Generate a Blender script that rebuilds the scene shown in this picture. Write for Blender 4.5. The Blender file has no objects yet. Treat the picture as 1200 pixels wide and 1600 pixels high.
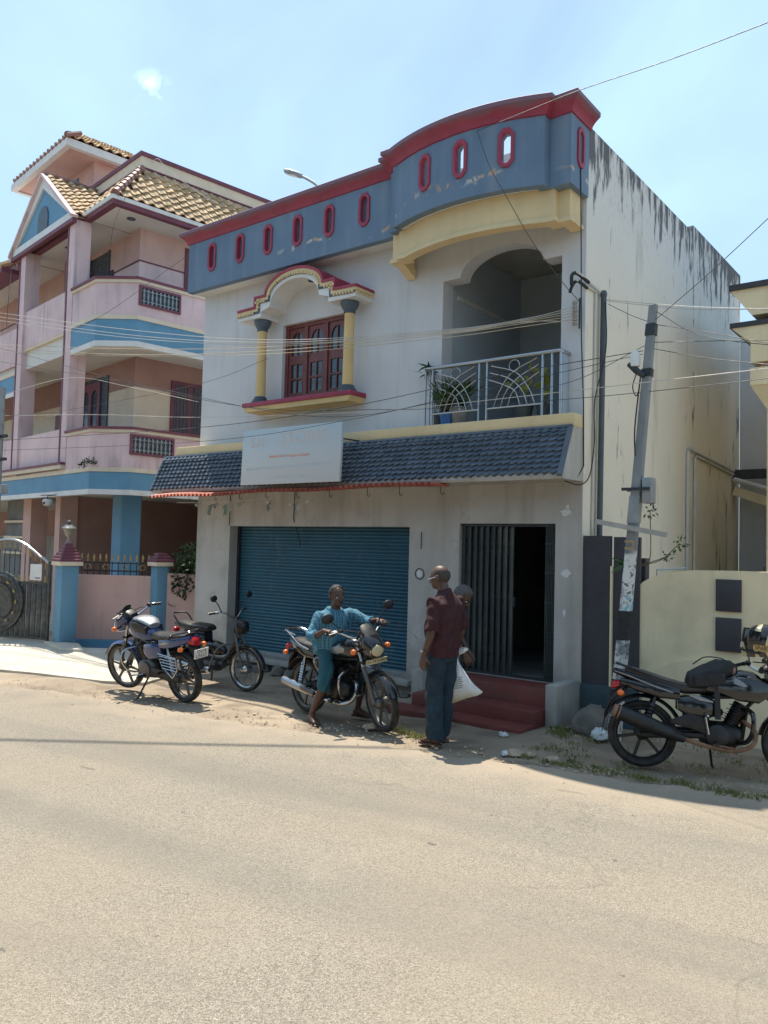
import bpy, bmesh, math, random
from mathutils import Vector, Matrix, Euler
from mathutils.geometry import tessellate_polygon
R = math.radians
rnd = random.Random(7)
scene = bpy.context.scene
col = scene.collection

# ------------------------------------------------------------------ camera
YAW, PITCH, ROLL = R(38.0), math.atan(56 / 1250.0), 0.026
fh = Vector((-math.sin(YAW), math.cos(YAW), 0)); r0 = Vector((math.cos(YAW), math.sin(YAW), 0)); up = Vector((0, 0, 1))
fw = fh * math.cos(PITCH) + up * math.sin(PITCH); u0 = up * math.cos(PITCH) - fh * math.sin(PITCH)
cr = r0 * math.cos(ROLL) + u0 * math.sin(ROLL); cu = u0 * math.cos(ROLL) - r0 * math.sin(ROLL)
cam = bpy.data.cameras.new('camera'); camo = bpy.data.objects.new('camera', cam); col.objects.link(camo)
camo.matrix_world = Matrix(((cr.x, cu.x, -fw.x, 3.870), (cr.y, cu.y, -fw.y, -8.660), (cr.z, cu.z, -fw.z, 1.900), (0, 0, 0, 1)))
cam.sensor_fit = 'VERTICAL'; cam.sensor_height = 36.0; cam.lens = 1250 / 1600 * 36.0; cam.clip_end = 2000
scene.camera = camo
scene.render.resolution_x, scene.render.resolution_y = 768, 1024

# ------------------------------------------------------------------ sky and sun
SUN = Vector((-0.36, 0.20, 1.0)).normalized()          # towards the sun: high, behind and left of the shop
ELEV = math.asin(SUN.z); AZ = math.atan2(SUN.x, SUN.y)
world = bpy.data.worlds.new('World'); scene.world = world; world.use_nodes = True
wn = world.node_tree; wn.nodes.clear()
wo = wn.nodes.new('ShaderNodeOutputWorld'); bg = wn.nodes.new('ShaderNodeBackground'); sk = wn.nodes.new('ShaderNodeTexSky')
sk.sky_type = 'NISHITA'; sk.sun_disc = False; sk.sun_elevation = ELEV; sk.sun_rotation = AZ
sk.air_density = 1.0; sk.dust_density = 0.7; sk.ozone_density = 1.5; sk.altitude = 20
bg.inputs['Strength'].default_value = 0.092
wn.links.new(bg.outputs[0], wo.inputs[0])
# one small cirrus wisp drawn into the sky by direction
tc = wn.nodes.new('ShaderNodeTexCoord')
cdir = (fw * 1250 + cr * (240 - 600) - cu * (145 - 800)).normalized()
def wmath(op, a, b=None):
    n = wn.nodes.new('ShaderNodeMath'); n.operation = op
    for i, q in enumerate((a, b)):
        if q is None: continue
        if hasattr(q, 'links'): wn.links.new(q, n.inputs[i])
        else: n.inputs[i].default_value = q
    return n.outputs[0]
dist = wn.nodes.new('ShaderNodeVectorMath'); dist.operation = 'DISTANCE'; dist.inputs[1].default_value = cdir
wn.links.new(tc.outputs['Generated'], dist.inputs[0])
cn = wn.nodes.new('ShaderNodeTexNoise'); cn.inputs['Scale'].default_value = 42; cn.inputs['Detail'].default_value = 6
wn.links.new(tc.outputs['Generated'], cn.inputs['Vector'])
near = wmath('SUBTRACT', 1.0, wmath('DIVIDE', dist.outputs['Value'], 0.026))
cl = wmath('MULTIPLY', wmath('MAXIMUM', near, 0.0), wmath('MAXIMUM', wmath('MULTIPLY', wmath('SUBTRACT', cn.outputs[0], 0.45), 5.0), 0.0))
# thin high veil that whitens the whole sky unevenly
vn = wn.nodes.new('ShaderNodeTexNoise'); vn.inputs['Scale'].default_value = 2.2; vn.inputs['Detail'].default_value = 5; vn.inputs['Distortion'].default_value = 0.6
wn.links.new(tc.outputs['Generated'], vn.inputs['Vector'])
veil = wmath('ADD', wmath('MULTIPLY', vn.outputs[0], 0.58), wmath('MINIMUM', wmath('MULTIPLY', cl, 0.9), 0.6))
mx = wn.nodes.new('ShaderNodeMix'); mx.data_type = 'RGBA'
wn.links.new(veil, mx.inputs[0]); wn.links.new(sk.outputs[0], mx.inputs[6]); mx.inputs[7].default_value = (8.0, 11.6, 14.6, 1)
wn.links.new(mx.outputs[2], bg.inputs[0])
sl = bpy.data.lights.new('sun', 'SUN'); sl.energy = 4.7; sl.angle = R(0.55); sl.color = (1.0, 0.93, 0.81)
so = bpy.data.objects.new('sun', sl); col.objects.link(so); so.rotation_euler = (-SUN).to_track_quat('-Z', 'Y').to_euler(); so.location = (-20, 10, 40)
scene.view_settings.view_transform = 'Standard'; scene.view_settings.look = 'None'
scene.view_settings.exposure = 0.64; scene.view_settings.gamma = 1.0; scene.view_settings.use_curve_mapping = False

# ------------------------------------------------------------------ materials
def nd(nt, kind, **kw):
    n = nt.nodes.new(kind)
    for k, q in kw.items():
        if k in n.inputs: n.inputs[k].default_value = q
        else: setattr(n, k, q)
    return n
def mixc(nt, fac, a, b, mode='MIX'):
    n = nt.nodes.new('ShaderNodeMix'); n.data_type = 'RGBA'; n.blend_type = mode
    for i, q in ((0, fac), (6, a), (7, b)):
        if hasattr(q, 'links'): nt.links.new(q, n.inputs[i])
        else: n.inputs[i].default_value = q if i == 0 else tuple(q[:3]) + (1,)
    return n.outputs[2]
def ramp(nt, src, a, b):
    n = nt.nodes.new('ShaderNodeMapRange'); n.clamp = True
    nt.links.new(src, n.inputs[0]); n.inputs[1].default_value = a; n.inputs[2].default_value = b
    return n.outputs[0]
def mth(nt, op, a, b):
    n = nt.nodes.new('ShaderNodeMath'); n.operation = op
    for i, q in enumerate((a, b)):
        if hasattr(q, 'links'): nt.links.new(q, n.inputs[i])
        else: n.inputs[i].default_value = q
    return n.outputs[0]
def noise(nt, vec, scale, detail=4, stretch=None, off=0.0):
    if stretch or off:
        mp = nt.nodes.new('ShaderNodeMapping'); nt.links.new(vec, mp.inputs[0])
        if stretch: mp.inputs['Scale'].default_value = stretch
        mp.inputs['Location'].default_value = (off, off * .7, off * 1.3)
        vec = mp.outputs[0]
    n = nd(nt, 'ShaderNodeTexNoise', Scale=scale, Detail=detail); nt.links.new(vec, n.inputs['Vector'])
    return n.outputs[0]
def base(name):
    m = bpy.data.materials.new(name); m.use_nodes = True; nt = m.node_tree
    bs = nt.nodes['Principled BSDF']; g = nt.nodes.new('ShaderNodeNewGeometry')
    return m, nt, bs, g.outputs['Position']
def bump(nt, bs, h, strength, dist=0.01):
    b = nd(nt, 'ShaderNodeBump', Strength=strength, Distance=dist); nt.links.new(h, b.inputs['Height']); nt.links.new(b.outputs[0], bs.inputs['Normal'])
MATS = {}
def M(name, c, rough=0.6, var=0.14, scale=3.0, bmp=0.0, bscale=60, metal=0.0, spec=0.5, streak=0.0, sc=(0.08, 0.07, 0.06), grime=0.0, coat=0.0, obj=False, dust=0.0, per=0.0):
    """painted / plain surface: base colour, uneven tone, optional vertical streaks, blotchy grime and dust"""
    m, nt, bs, pos = base(name)
    if obj:
        t = nt.nodes.new('ShaderNodeTexCoord'); pos = t.outputs['Object']
    lo = tuple(x * (1 - var) for x in c); hi = tuple(min(1, x * (1 + var)) for x in c)
    f = noise(nt, pos, scale, 6)
    k = mixc(nt, ramp(nt, f, .3, .7), lo, hi)
    if per:
        oi = nt.nodes.new('ShaderNodeObjectInfo'); k = mixc(nt, mth(nt, 'MULTIPLY', oi.outputs['Random'], per), k, tuple(x * .45 for x in c))
    if streak:
        s = noise(nt, pos, 5.0, 6, (1.6, 1.6, .14)); s2 = noise(nt, pos, 1.1, 3, off=4)
        k = mixc(nt, mth(nt, 'MULTIPLY', mth(nt, 'MULTIPLY', ramp(nt, s, .5, .78), ramp(nt, s2, .4, .65)), streak), k, sc)
    if grime:
        s = noise(nt, pos, 2.3, 8, off=9)
        k = mixc(nt, mth(nt, 'MULTIPLY', ramp(nt, s, .52, .75), grime), k, sc)
    if dust:
        s = noise(nt, pos, 14, 6, off=3)
        k = mixc(nt, mth(nt, 'MULTIPLY', ramp(nt, s, .35, .75), dust), k, (.36, .30, .23))
    nt.links.new(k, bs.inputs['Base Color'])
    rr = noise(nt, pos, 18, 4, off=2); n = nt.nodes.new('ShaderNodeMapRange'); nt.links.new(rr, n.inputs[0]); n.inputs[1].default_value = .3; n.inputs[2].default_value = .7
    q_ = .03 if metal > .8 else .15; n.inputs[3].default_value = max(.03, rough * (1 - q_)); n.inputs[4].default_value = min(1, rough * (1 + q_)); nt.links.new(n.outputs[0], bs.inputs['Roughness'])
    bs.inputs['Metallic'].default_value = metal; bs.inputs['Specular IOR Level'].default_value = spec; bs.inputs['Coat Weight'].default_value = coat
    if bmp: bump(nt, bs, noise(nt, pos, bscale, 6), bmp)
    MATS[name] = m
    return m

# ------------------------------------------------------------------ mesh building
class MB:
    def __init__(s): s.v = []; s.f = []
    def add(s, v, f):
        o = len(s.v); s.v += [tuple(q) for q in v]; s.f += [tuple(i + o for i in q) for q in f]; return s
    def box(s, x0, x1, y0, y1, z0, z1):
        return s.add([(x0, y0, z0), (x1, y0, z0), (x1, y1, z0), (x0, y1, z0), (x0, y0, z1), (x1, y0, z1), (x1, y1, z1), (x0, y1, z1)],
                     [(0, 3, 2, 1), (4, 5, 6, 7), (0, 1, 5, 4), (1, 2, 6, 5), (2, 3, 7, 6), (3, 0, 4, 7)])
    def bar(s, a, b, w, h, upv=(0, 0, 1)):
        a = Vector(a); b = Vector(b); d = (b - a).normalized(); U = Vector(upv)
        if abs(d.dot(U)) > .98: U = Vector((1, 0, 0))
        x = d.cross(U).normalized() * w / 2; y = x.cross(d).normalized() * h / 2
        v = [p + i * x + j * y for p in (a, b) for i, j in ((-1, -1), (1, -1), (1, 1), (-1, 1))]
        return s.add(v, [(0, 1, 2, 3), (7, 6, 5, 4), (0, 4, 5, 1), (1, 5, 6, 2), (2, 6, 7, 3), (3, 7, 4, 0)])
    def rings(s, rr, close=True, caps=True):
        n = len(rr[0]); v = [p for r in rr for p in r]; f = []
        for i in range(len(rr) - 1):
            for j in range(n if close else n - 1):
                k = (j + 1) % n; f.append((i * n + j, i * n + k, (i + 1) * n + k, (i + 1) * n + j))
        if caps: f += [tuple(range(n - 1, -1, -1)), tuple((len(rr) - 1) * n + j for j in range(n))]
        return s.add(v, f)
    def tube(s, pts, r, n=8, caps=True, flat=1.0, upv=(0, 0, 1), loop=False):
        P = [Vector(p) for p in pts]; N = len(P)
        rr = r if isinstance(r, (list, tuple)) else [r] * N
        out = []; prev = None
        for i in range(N):
            if loop: d = P[(i + 1) % N] - P[i - 1]
            else: d = P[min(i + 1, N - 1)] - P[max(i - 1, 0)]
            d = d.normalized() if d.length > 1e-9 else Vector((0, 0, 1))
            if prev is None:
                U = Vector(upv)
                if abs(d.dot(U)) > .97: U = Vector((1, 0, 0))
                x = d.cross(U).normalized()
            else:
                x = prev - d * prev.dot(d)
                x = x.normalized() if x.length > 1e-6 else d.orthogonal().normalized()
            y = x.cross(d); prev = x
            out.append([P[i] + x * math.cos(2 * math.pi * k / n) * rr[i] + y * math.sin(2 * math.pi * k / n) * rr[i] * flat for k in range(n)])
        if loop: out.append(out[0]); caps = False
        return s.rings(out, True, caps)
    def lathe(s, prof, c=(0, 0, 0), n=16, axis='z', caps=True):
        c = Vector(c); out = []
        for r, h in prof:
            ring = []
            for k in range(n):
                a = 2 * math.pi * k / n; p, q = r * math.cos(a), r * math.sin(a)
                ring.append(c + Vector({'z': (p, q, h), 'y': (q, h, p), 'x': (h, p, q)}[axis]))
            out.append(ring)
        return s.rings(out, True, caps)
    def ell(s, c, r, rot=None, nu=14, nv=9):
        c = Vector(c); out = []
        for i in range(nv + 1):
            t = math.pi * (i + (.02 if i == 0 else -.02 if i == nv else 0)) / nv
            out.append([c + (rot @ q if rot else q) for q in (Vector((r[0] * math.sin(t) * math.cos(2 * math.pi * k / nu), r[1] * math.sin(t) * math.sin(2 * math.pi * k / nu), -r[2] * math.cos(t))) for k in range(nu))])
        return s.rings(out)
    def sup(s, secs, n=16, axis='x', p=2.6):
        """loft of superellipse sections (t, y, z, half width, half height[, power])"""
        out = []
        for q in secs:
            t, yc, zc, hw, hh = q[:5]; pw = q[5] if len(q) > 5 else p; ring = []
            for k in range(n):
                a = 2 * math.pi * k / n; ca, sa = math.cos(a), math.sin(a)
                yy = yc + hw * math.copysign(abs(ca) ** (2 / pw), ca); zz = zc + hh * math.copysign(abs(sa) ** (2 / pw), sa)
                ring.append((t, yy, zz) if axis == 'x' else (yy, t, zz) if axis == 'y' else (yy, zz, t))
            out.append(ring)
        return s.rings(out)
    def holed(s, loops, fn, d0, d1):
        """flat plate with holes: loops of (a, b); fn(a, b, c) gives the point"""
        pts = [p for L in loops for p in L]; tri = tessellate_polygon([[Vector((a, b, 0)) for a, b in L] for L in loops])
        n = len(pts); v = [fn(a, b, d0) for a, b in pts] + [fn(a, b, d1) for a, b in pts]
        f = [tuple(t) for t in tri] + [tuple(i + n for i in reversed(t)) for t in tri]; o = 0
        for L in loops:
            m = len(L)
            for i in range(m): j = (i + 1) % m; f.append((o + i, o + j, n + o + j, n + o + i))
            o += m
        return s.add(v, f)
    def sweep(s, path, prof, closed=False):
        """profile (outward offset, z) swept along a plan polyline; outward is to the right of travel"""
        P = [Vector((p[0], p[1])) for p in path]; N = len(P); out = []
        for i in range(N):
            d0 = (P[i] - P[i - 1]).normalized() if i else None; d1 = (P[i + 1] - P[i]).normalized() if i < N - 1 else None
            a = d0 or d1; b = d1 or d0; n0 = Vector((a.y, -a.x)); n1 = Vector((b.y, -b.x)); m = (n0 + n1)
            m = m / max(.3, m.dot(n0)) if m.length > 1e-6 else n0
            out.append([(P[i].x + m.x * o, P[i].y + m.y * o, z) for o, z in prof])
        return s.rings(out)
    def grid(s, fn, nu, nv):
        v = [fn(i / nu, j / nv) for j in range(nv + 1) for i in range(nu + 1)]
        return s.add(v, [(j * (nu + 1) + i, j * (nu + 1) + i + 1, (j + 1) * (nu + 1) + i + 1, (j + 1) * (nu + 1) + i) for j in range(nv) for i in range(nu)])
    def xf(s, mat, start=0):
        s.v[start:] = [tuple(mat @ Vector(q)) for q in s.v[start:]]; return s
    def mesh(s, name, mat, smooth=True, bevel=0.0, ang=38):
        me = bpy.data.meshes.new(name); me.from_pydata(s.v, [], s.f)
        bm = bmesh.new(); bm.from_mesh(me)
        bmesh.ops.recalc_face_normals(bm, faces=bm.faces)
        if bevel:
            es = [e for e in bm.edges if len(e.link_faces) == 2 and e.calc_face_angle(0) > R(30)]
            bmesh.ops.bevel(bm, geom=es, offset=bevel, offset_type='OFFSET', segments=2, profile=.5, affect='EDGES', clamp_overlap=True)
        bm.to_mesh(me); bm.free()
        if smooth:
            me.polygons.foreach_set('use_smooth', [True] * len(me.polygons)); me.set_sharp_from_angle(angle=R(ang))
        if mat: me.materials.append(mat)
        return me
    def build(s, name, mat, parent=None, **kw):
        return put(name, s.mesh(name, mat, **kw), parent)
def put(name, me, parent=None, loc=(0, 0, 0), rot=(0, 0, 0)):
    o = bpy.data.objects.new(name, me); col.objects.link(o); o.parent = parent; o.location = loc; o.rotation_euler = rot
    return o
def tag(o, label=None, cat=None, group=None, kind=None):
    for k, q in (('label', label), ('category', cat), ('group', group), ('kind', kind)):
        if q: o[k] = q
    return o
def empty(name, loc=(0, 0, 0), rz=0.0, label=None, cat=None, group=None, rx=0.0):
    o = bpy.data.objects.new(name, None); o.empty_display_size = .1; col.objects.link(o); o.location = loc; o.rotation_euler = (rx, 0, rz)
    return tag(o, label, cat, group)
def arc(c, r, a0, a1, n, plane='xz', o=0.0, ry=None):
    ry = r if ry is None else ry; out = []
    for i in range(n + 1):
        a = R(a0 + (a1 - a0) * i / n); p, q = c[0] + r * math.cos(a), c[1] + ry * math.sin(a)
        out.append((p, o, q) if plane == 'xz' else (o, p, q) if plane == 'yz' else (p, q, o) if plane == 'xy' else (p, q))
    return out
def crv(pts, n=8):
    """Catmull-Rom through the points"""
    P = [Vector(p) for p in pts]; P = [P[0] * 2 - P[1]] + P + [P[-1] * 2 - P[-2]]; out = []
    for i in range(1, len(P) - 2):
        a, b, c, d = P[i - 1:i + 3]
        for k in range(n):
            t = k / n; out.append(.5 * ((2 * b) + (c - a) * t + (2 * a - 5 * b + 4 * c - d) * t * t + (3 * b - a - 3 * c + d) * t ** 3))
    out.append(P[-2]); return out
def rect(x0, x1, z0, z1): return [(x0, z0), (x1, z0), (x1, z1), (x0, z1)]
def octo(cx, cz, w, h, c): return [(cx - w + c, cz - h), (cx + w - c, cz - h), (cx + w, cz - h + c * 1.3), (cx + w, cz + h - c * 1.3), (cx + w - c, cz + h), (cx - w + c, cz + h), (cx - w, cz + h - c * 1.3), (cx - w, cz - h + c * 1.3)]
FX = lambda y: (lambda a, b, c: (a, y + c, b))          # plate facing -y
FY = lambda x: (lambda a, b, c: (x + c, a, b))          # plate facing x, a runs along y
tmp_scene = bpy.data.scenes.new('workshop')
def baked(o):
    """mesh of an object with its modifiers applied, evaluated apart from the big scene"""
    tmp_scene.collection.objects.link(o); vl = tmp_scene.view_layers[0]; vl.update()
    me = bpy.data.meshes.new_from_object(o.evaluated_get(vl.depsgraph)); bpy.data.objects.remove(o); return me
def text(s, size, name, mat, parent, loc, rot, ext=0.002, sx=1.0):
    cu_ = bpy.data.curves.new(name, 'FONT'); cu_.body = s; cu_.size = size; cu_.extrude = ext; cu_.align_x = 'CENTER'; cu_.align_y = 'CENTER'
    me = baked(bpy.data.objects.new(name, cu_))
    me.materials.clear(); me.materials.append(mat)
    t = put(name, me, parent, loc, rot); t.scale = (sx, 1, 1); return t
# ------------------------------------------------------------------ shared materials
m_wall = M('wall_paint_pale_blue', (.60, .605, .615), .85, .06, 1.0, .15, 90, streak=.55, sc=(.42, .42, .41), grime=.15)
m_wlow, nt, bs, pos = base('wall_paint_lower')
sx = nt.nodes.new('ShaderNodeSeparateXYZ'); nt.links.new(pos, sx.inputs[0])
k = mixc(nt, ramp(nt, noise(nt, pos, 1.1, 7), .3, .7), (.42, .40, .37), (.51, .485, .445))
k = mixc(nt, mth(nt, 'MULTIPLY', ramp(nt, noise(nt, pos, 3.2, 8, (1.5, 1.5, .16), off=2), .48, .74), .55), k, (.27, .245, .205))
k = mixc(nt, mth(nt, 'MULTIPLY', ramp(nt, noise(nt, pos, 2.4, 9, off=9), .55, .70), .4), k, (.30, .275, .235))
k = mixc(nt, mth(nt, 'MULTIPLY', ramp(nt, noise(nt, pos, 30, 5, off=3), .66, .74), .6), k, (.12, .11, .10))
k = mixc(nt, mth(nt, 'MULTIPLY', ramp(nt, noise(nt, pos, 6, 4, off=14), .70, .73), .35), k, (.47, .47, .45))
k = mixc(nt, mth(nt, 'MULTIPLY', ramp(nt, mth(nt, 'ADD', sx.outputs[2], mth(nt, 'MULTIPLY', mth(nt, 'SUBTRACT', noise(nt, pos, 4, 7, off=6), .5), 1.1)), .75, .1), .65), k, (.17, .145, .115))
ck = nd(nt, 'ShaderNodeTexVoronoi', Scale=.9, feature='DISTANCE_TO_EDGE'); dv = nt.nodes.new('ShaderNodeVectorMath'); dv.operation = 'ADD'; nt.links.new(pos, dv.inputs[0]); cnn = nd(nt, 'ShaderNodeTexNoise', Scale=3.0, Detail=6.0); nt.links.new(pos, cnn.inputs['Vector']); nt.links.new(cnn.outputs['Color'], dv.inputs[1]); nt.links.new(dv.outputs[0], ck.inputs['Vector'])
k = mixc(nt, mth(nt, 'MULTIPLY', ramp(nt, ck.outputs['Distance'], .008, .002), mth(nt, 'MULTIPLY', ramp(nt, noise(nt, pos, 1.3, 3, off=8), .54, .64), .55)), k, (.14, .13, .12))
nt.links.new(k, bs.inputs['Base Color']); bs.inputs['Roughness'].default_value = .9; bump(nt, bs, noise(nt, pos, 60, 6), .3, .008)
m_red = M('red_trim', (.31, .038, .075), .6, .12, 5, .1)
m_yel = M('cream_yellow_paint', (.68, .53, .30), .75, .08, 2, .1, streak=.3, sc=(.35, .24, .12))
m_tan = M('column_paint', (.64, .46, .21), .7, .08, 4, .1)
m_cap = M('dark_slate_paint', (.075, .105, .135), .55, .15, 6)
m_brown = M('maroon_wood', (.15, .04, .035), .45, .2, 8)
m_steel = M('stainless_steel', (.40, .42, .44), .32, .02, 2, metal=1.0)
m_iron = M('dark_iron', (.05, .055, .06), .5, .2, 10, metal=.6)
m_grey = M('grey_metal', (.28, .30, .31), .5, .15, 8, metal=.4)
m_pipe = M('dark_pipe', (.07, .085, .10), .5, .15, 4)
m_pvc = M('pale_pipe', (.55, .54, .50), .5, .1, 4)
m_white = M('white_paint', (.68, .68, .66), .6, .08, 4)
m_step = M('red_oxide_cement', (.17, .042, .035), .55, .22, 3, .2, 40, grime=.5, sc=(.10, .07, .055))
m_plast = M('cement_plaster', (.36, .35, .32), .9, .15, 3, .35, 40, streak=.6, sc=(.15, .14, .11), grime=.4)
m_tile = M('slate_blue_tile', (.085, .118, .16), .38, .22, 6, .12, 50, per=.45, dust=.12)
m_rsheet = M('red_corrugated_sheet', (.50, .13, .085), .55, .18, 5, dust=.25)
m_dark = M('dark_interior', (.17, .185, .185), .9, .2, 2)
m_glass, nt, bs, pos = base('window_glass')
bs.inputs['Base Color'].default_value = (.03, .05, .06, 1); bs.inputs['Roughness'].default_value = .04; bs.inputs['Specular IOR Level'].default_value = 1.0; bs.inputs['Metallic'].default_value = .35
bump(nt, bs, noise(nt, pos, 1.6, 2), .06, .05)
m_black = M('black_rubber', (.02, .02, .021), .65, .2, 12)

# blue-grey fascia with flaked plaster along the lower part
m_fas, nt, bs, pos = base('fascia_blue_grey')
k = mixc(nt, ramp(nt, noise(nt, pos, 1.3, 7), .3, .7), (.112, .178, .262), (.15, .225, .315))
sx = nt.nodes.new('ShaderNodeSeparateXYZ'); nt.links.new(pos, sx.inputs[0])
dz = nt.nodes.new('ShaderNodeMath'); dz.operation = 'ABSOLUTE'
wob = mth(nt, 'MULTIPLY', mth(nt, 'SUBTRACT', noise(nt, pos, 1.4, 2, off=5), .5), .62)
nt.links.new(mth(nt, 'ADD', mth(nt, 'SUBTRACT', sx.outputs[2], 6.25), wob), dz.inputs[0])
line = ramp(nt, dz.outputs[0], .05, .008)
pk = mth(nt, 'MULTIPLY', line, mth(nt, 'MULTIPLY', ramp(nt, noise(nt, pos, 7.5, 10, off=1), .505, .53), ramp(nt, noise(nt, pos, .9, 2, off=12), .40, .50)))
k = mixc(nt, mth(nt, 'MULTIPLY', ramp(nt, noise(nt, pos, 4, 5, (1.4, 1.4, .15)), .5, .75), .35), k, (.30, .34, .38))
k = mixc(nt, pk, k, mixc(nt, ramp(nt, noise(nt, pos, 7, 3), .45, .55), (.46, .46, .44), (.50, .30, .18)))
nt.links.new(k, bs.inputs['Base Color']); bs.inputs['Roughness'].default_value = .75; bump(nt, bs, mth(nt, 'SUBTRACT', noise(nt, pos, 70, 5), mth(nt, 'MULTIPLY', pk, 2.0)), .3, .006)
# red cornice, its top edge weathered to grey violet
m_cor, nt, bs, pos = base('cornice_red_weathered')
sx = nt.nodes.new('ShaderNodeSeparateXYZ'); nt.links.new(pos, sx.inputs[0])
w = ramp(nt, mth(nt, 'ADD', sx.outputs[2], mth(nt, 'MULTIPLY', mth(nt, 'SUBTRACT', noise(nt, pos, 3, 6), .5), .10)), 6.955, 7.0)
k = mixc(nt, ramp(nt, noise(nt, pos, 4, 5), .3, .7), (.25, .030, .060), (.32, .045, .080))
k = mixc(nt, mth(nt, 'MULTIPLY', w, .85), k, (.17, .11, .145))
nt.links.new(k, bs.inputs['Base Color']); bs.inputs['Roughness'].default_value = .6; bump(nt, bs, noise(nt, pos, 60, 5), .2, .005)
# side wall: limewash cream with black mould running down from the parapet
m_side, nt, bs, pos = base('side_wall_mould')
sx = nt.nodes.new('ShaderNodeSeparateXYZ'); nt.links.new(pos, sx.inputs[0])
k = mixc(nt, ramp(nt, noise(nt, pos, .9, 5), .3, .7), (.72, .65, .53), (.80, .735, .61))
k = mixc(nt, ramp(nt, sx.outputs[2], 4.6, 6.4), k, (.68, .665, .63))
st = mth(nt, 'ADD', mth(nt, 'MULTIPLY', noise(nt, pos, 4.2, 9, (1.0, 1.5, .20)), .62), mth(nt, 'MULTIPLY', noise(nt, pos, 11, 8, (1.0, 1.2, .35), off=3), .38)); st2 = noise(nt, pos, 1.0, 4, (1, 1, .5), off=2)
hi_ = mth(nt, 'ADD', mth(nt, 'ADD', ramp(nt, sx.outputs[2], 5.5, 7.05), mth(nt, 'MULTIPLY', mth(nt, 'SUBTRACT', st2, .5), 1.9)), mth(nt, 'MULTIPLY', ramp(nt, sx.outputs[1], 3.6, 6.8), .22))
k = mixc(nt, mth(nt, 'MULTIPLY', ramp(nt, mth(nt, 'ADD', st, mth(nt, 'MULTIPLY', hi_, .22)), .64, .72), .88), k, (.055, .06, .07))
k = mixc(nt, mth(nt, 'MULTIPLY', ramp(nt, noise(nt, pos, 26, 6, (1, 1, .4), off=7), .58, .72), mth(nt, 'MULTIPLY', ramp(nt, sx.outputs[2], 5.2, 6.6), .55)), k, (.12, .12, .13))
low = mth(nt, 'MULTIPLY', ramp(nt, noise(nt, pos, 3.3, 7, (1, 1, .2), off=8), .60, .74), .5)
k = mixc(nt, low, k, (.27, .23, .17))
nt.links.new(k, bs.inputs['Base Color']); bs.inputs['Roughness'].default_value = .92; bump(nt, bs, noise(nt, pos, 55, 6), .25, .008)

# ------------------------------------------------------------------ ground, road, apron
m_road, nt, bs, pos = base('worn_asphalt')
sx = nt.nodes.new('ShaderNodeSeparateXYZ'); nt.links.new(pos, sx.inputs[0])
vo = nd(nt, 'ShaderNodeTexVoronoi', Scale=135.0, Randomness=1.0); nt.links.new(pos, vo.inputs['Vector'])
rt = nt.nodes.new('ShaderNodeMapping'); nt.links.new(pos, rt.inputs[0]); rt.inputs['Rotation'].default_value = (0, 0, R(-9)); rp = rt.outputs[0]
k = mixc(nt, ramp(nt, vo.outputs['Color'], .1, .9), (.135, .115, .088), (.325, .283, .222))
k = mixc(nt, ramp(nt, noise(nt, pos, 230, 3), .58, .66), k, (.50, .46, .39))
k = mixc(nt, ramp(nt, noise(nt, pos, 170, 2, off=3), .60, .68), k, (.06, .055, .048))
k = mixc(nt, mth(nt, 'MULTIPLY', ramp(nt, noise(nt, pos, .5, 6), .35, .7), .45), k, (.30, .245, .178))
k = mixc(nt, mth(nt, 'MULTIPLY', ramp(nt, noise(nt, rp, .9, 6, (.12, 1.5, 1), off=6), .48, .68), .45), k, (.155, .142, .122))
k = mixc(nt, mth(nt, 'MULTIPLY', ramp(nt, noise(nt, rp, 4.2, 5, (.45, 1.6, 1), off=11), .69, .74), .55), k, (.085, .08, .072))
k = mixc(nt, mth(nt, 'MULTIPLY', ramp(nt, noise(nt, pos, 1.6, 8, off=21), .58, .72), .22), k, (.33, .285, .22))
k = mixc(nt, mth(nt, 'MULTIPLY', ramp(nt, noise(nt, pos, 9, 3, off=31), .735, .75), .6), k, (.07, .066, .06))
ck = nd(nt, 'ShaderNodeTexVoronoi', Scale=.42, feature='DISTANCE_TO_EDGE'); dv = nt.nodes.new('ShaderNodeVectorMath'); dv.operation = 'ADD'; nt.links.new(pos, dv.inputs[0]); cnn = nd(nt, 'ShaderNodeTexNoise', Scale=1.8, Detail=8.0); nt.links.new(pos, cnn.inputs['Vector']); nt.links.new(cnn.outputs['Color'], dv.inputs[1]); nt.links.new(dv.outputs[0], ck.inputs['Vector'])
crk = mth(nt, 'MULTIPLY', ramp(nt, ck.outputs['Distance'], .007, .002), ramp(nt, noise(nt, pos, .7, 4, off=17), .50, .58))
k = mixc(nt, mth(nt, 'MULTIPLY', crk, .22), k, (.08, .075, .068))
edge = mth(nt, 'ADD', mth(nt, 'ADD', sx.outputs[1], mth(nt, 'MULTIPLY', sx.outputs[0], -.155)), mth(nt, 'MULTIPLY', mth(nt, 'SUBTRACT', noise(nt, pos, 1.7, 9, off=1), .5), 1.5))
k = mixc(nt, mth(nt, 'MULTIPLY', ramp(nt, edge, -3.05, -2.1), .78), k, (.40, .32, .235))
nt.links.new(k, bs.inputs['Base Color']); bs.inputs['Roughness'].default_value = .88; bs.inputs['Specular IOR Level'].default_value = .3
bump(nt, bs, mth(nt, 'SUBTRACT', mth(nt, 'ADD', vo.outputs['Distance'], noise(nt, pos, 190, 4)), mth(nt, 'MULTIPLY', crk, .4)), .5, .005)
m_dirt, nt, bs, pos = base('sandy_dirt')
k = mixc(nt, ramp(nt, noise(nt, pos, 1.1, 9), .3, .7), (.22, .172, .122), (.37, .295, .212))
k = mixc(nt, ramp(nt, noise(nt, pos, 60, 4), .6, .72), k, (.20, .16, .12))
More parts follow.
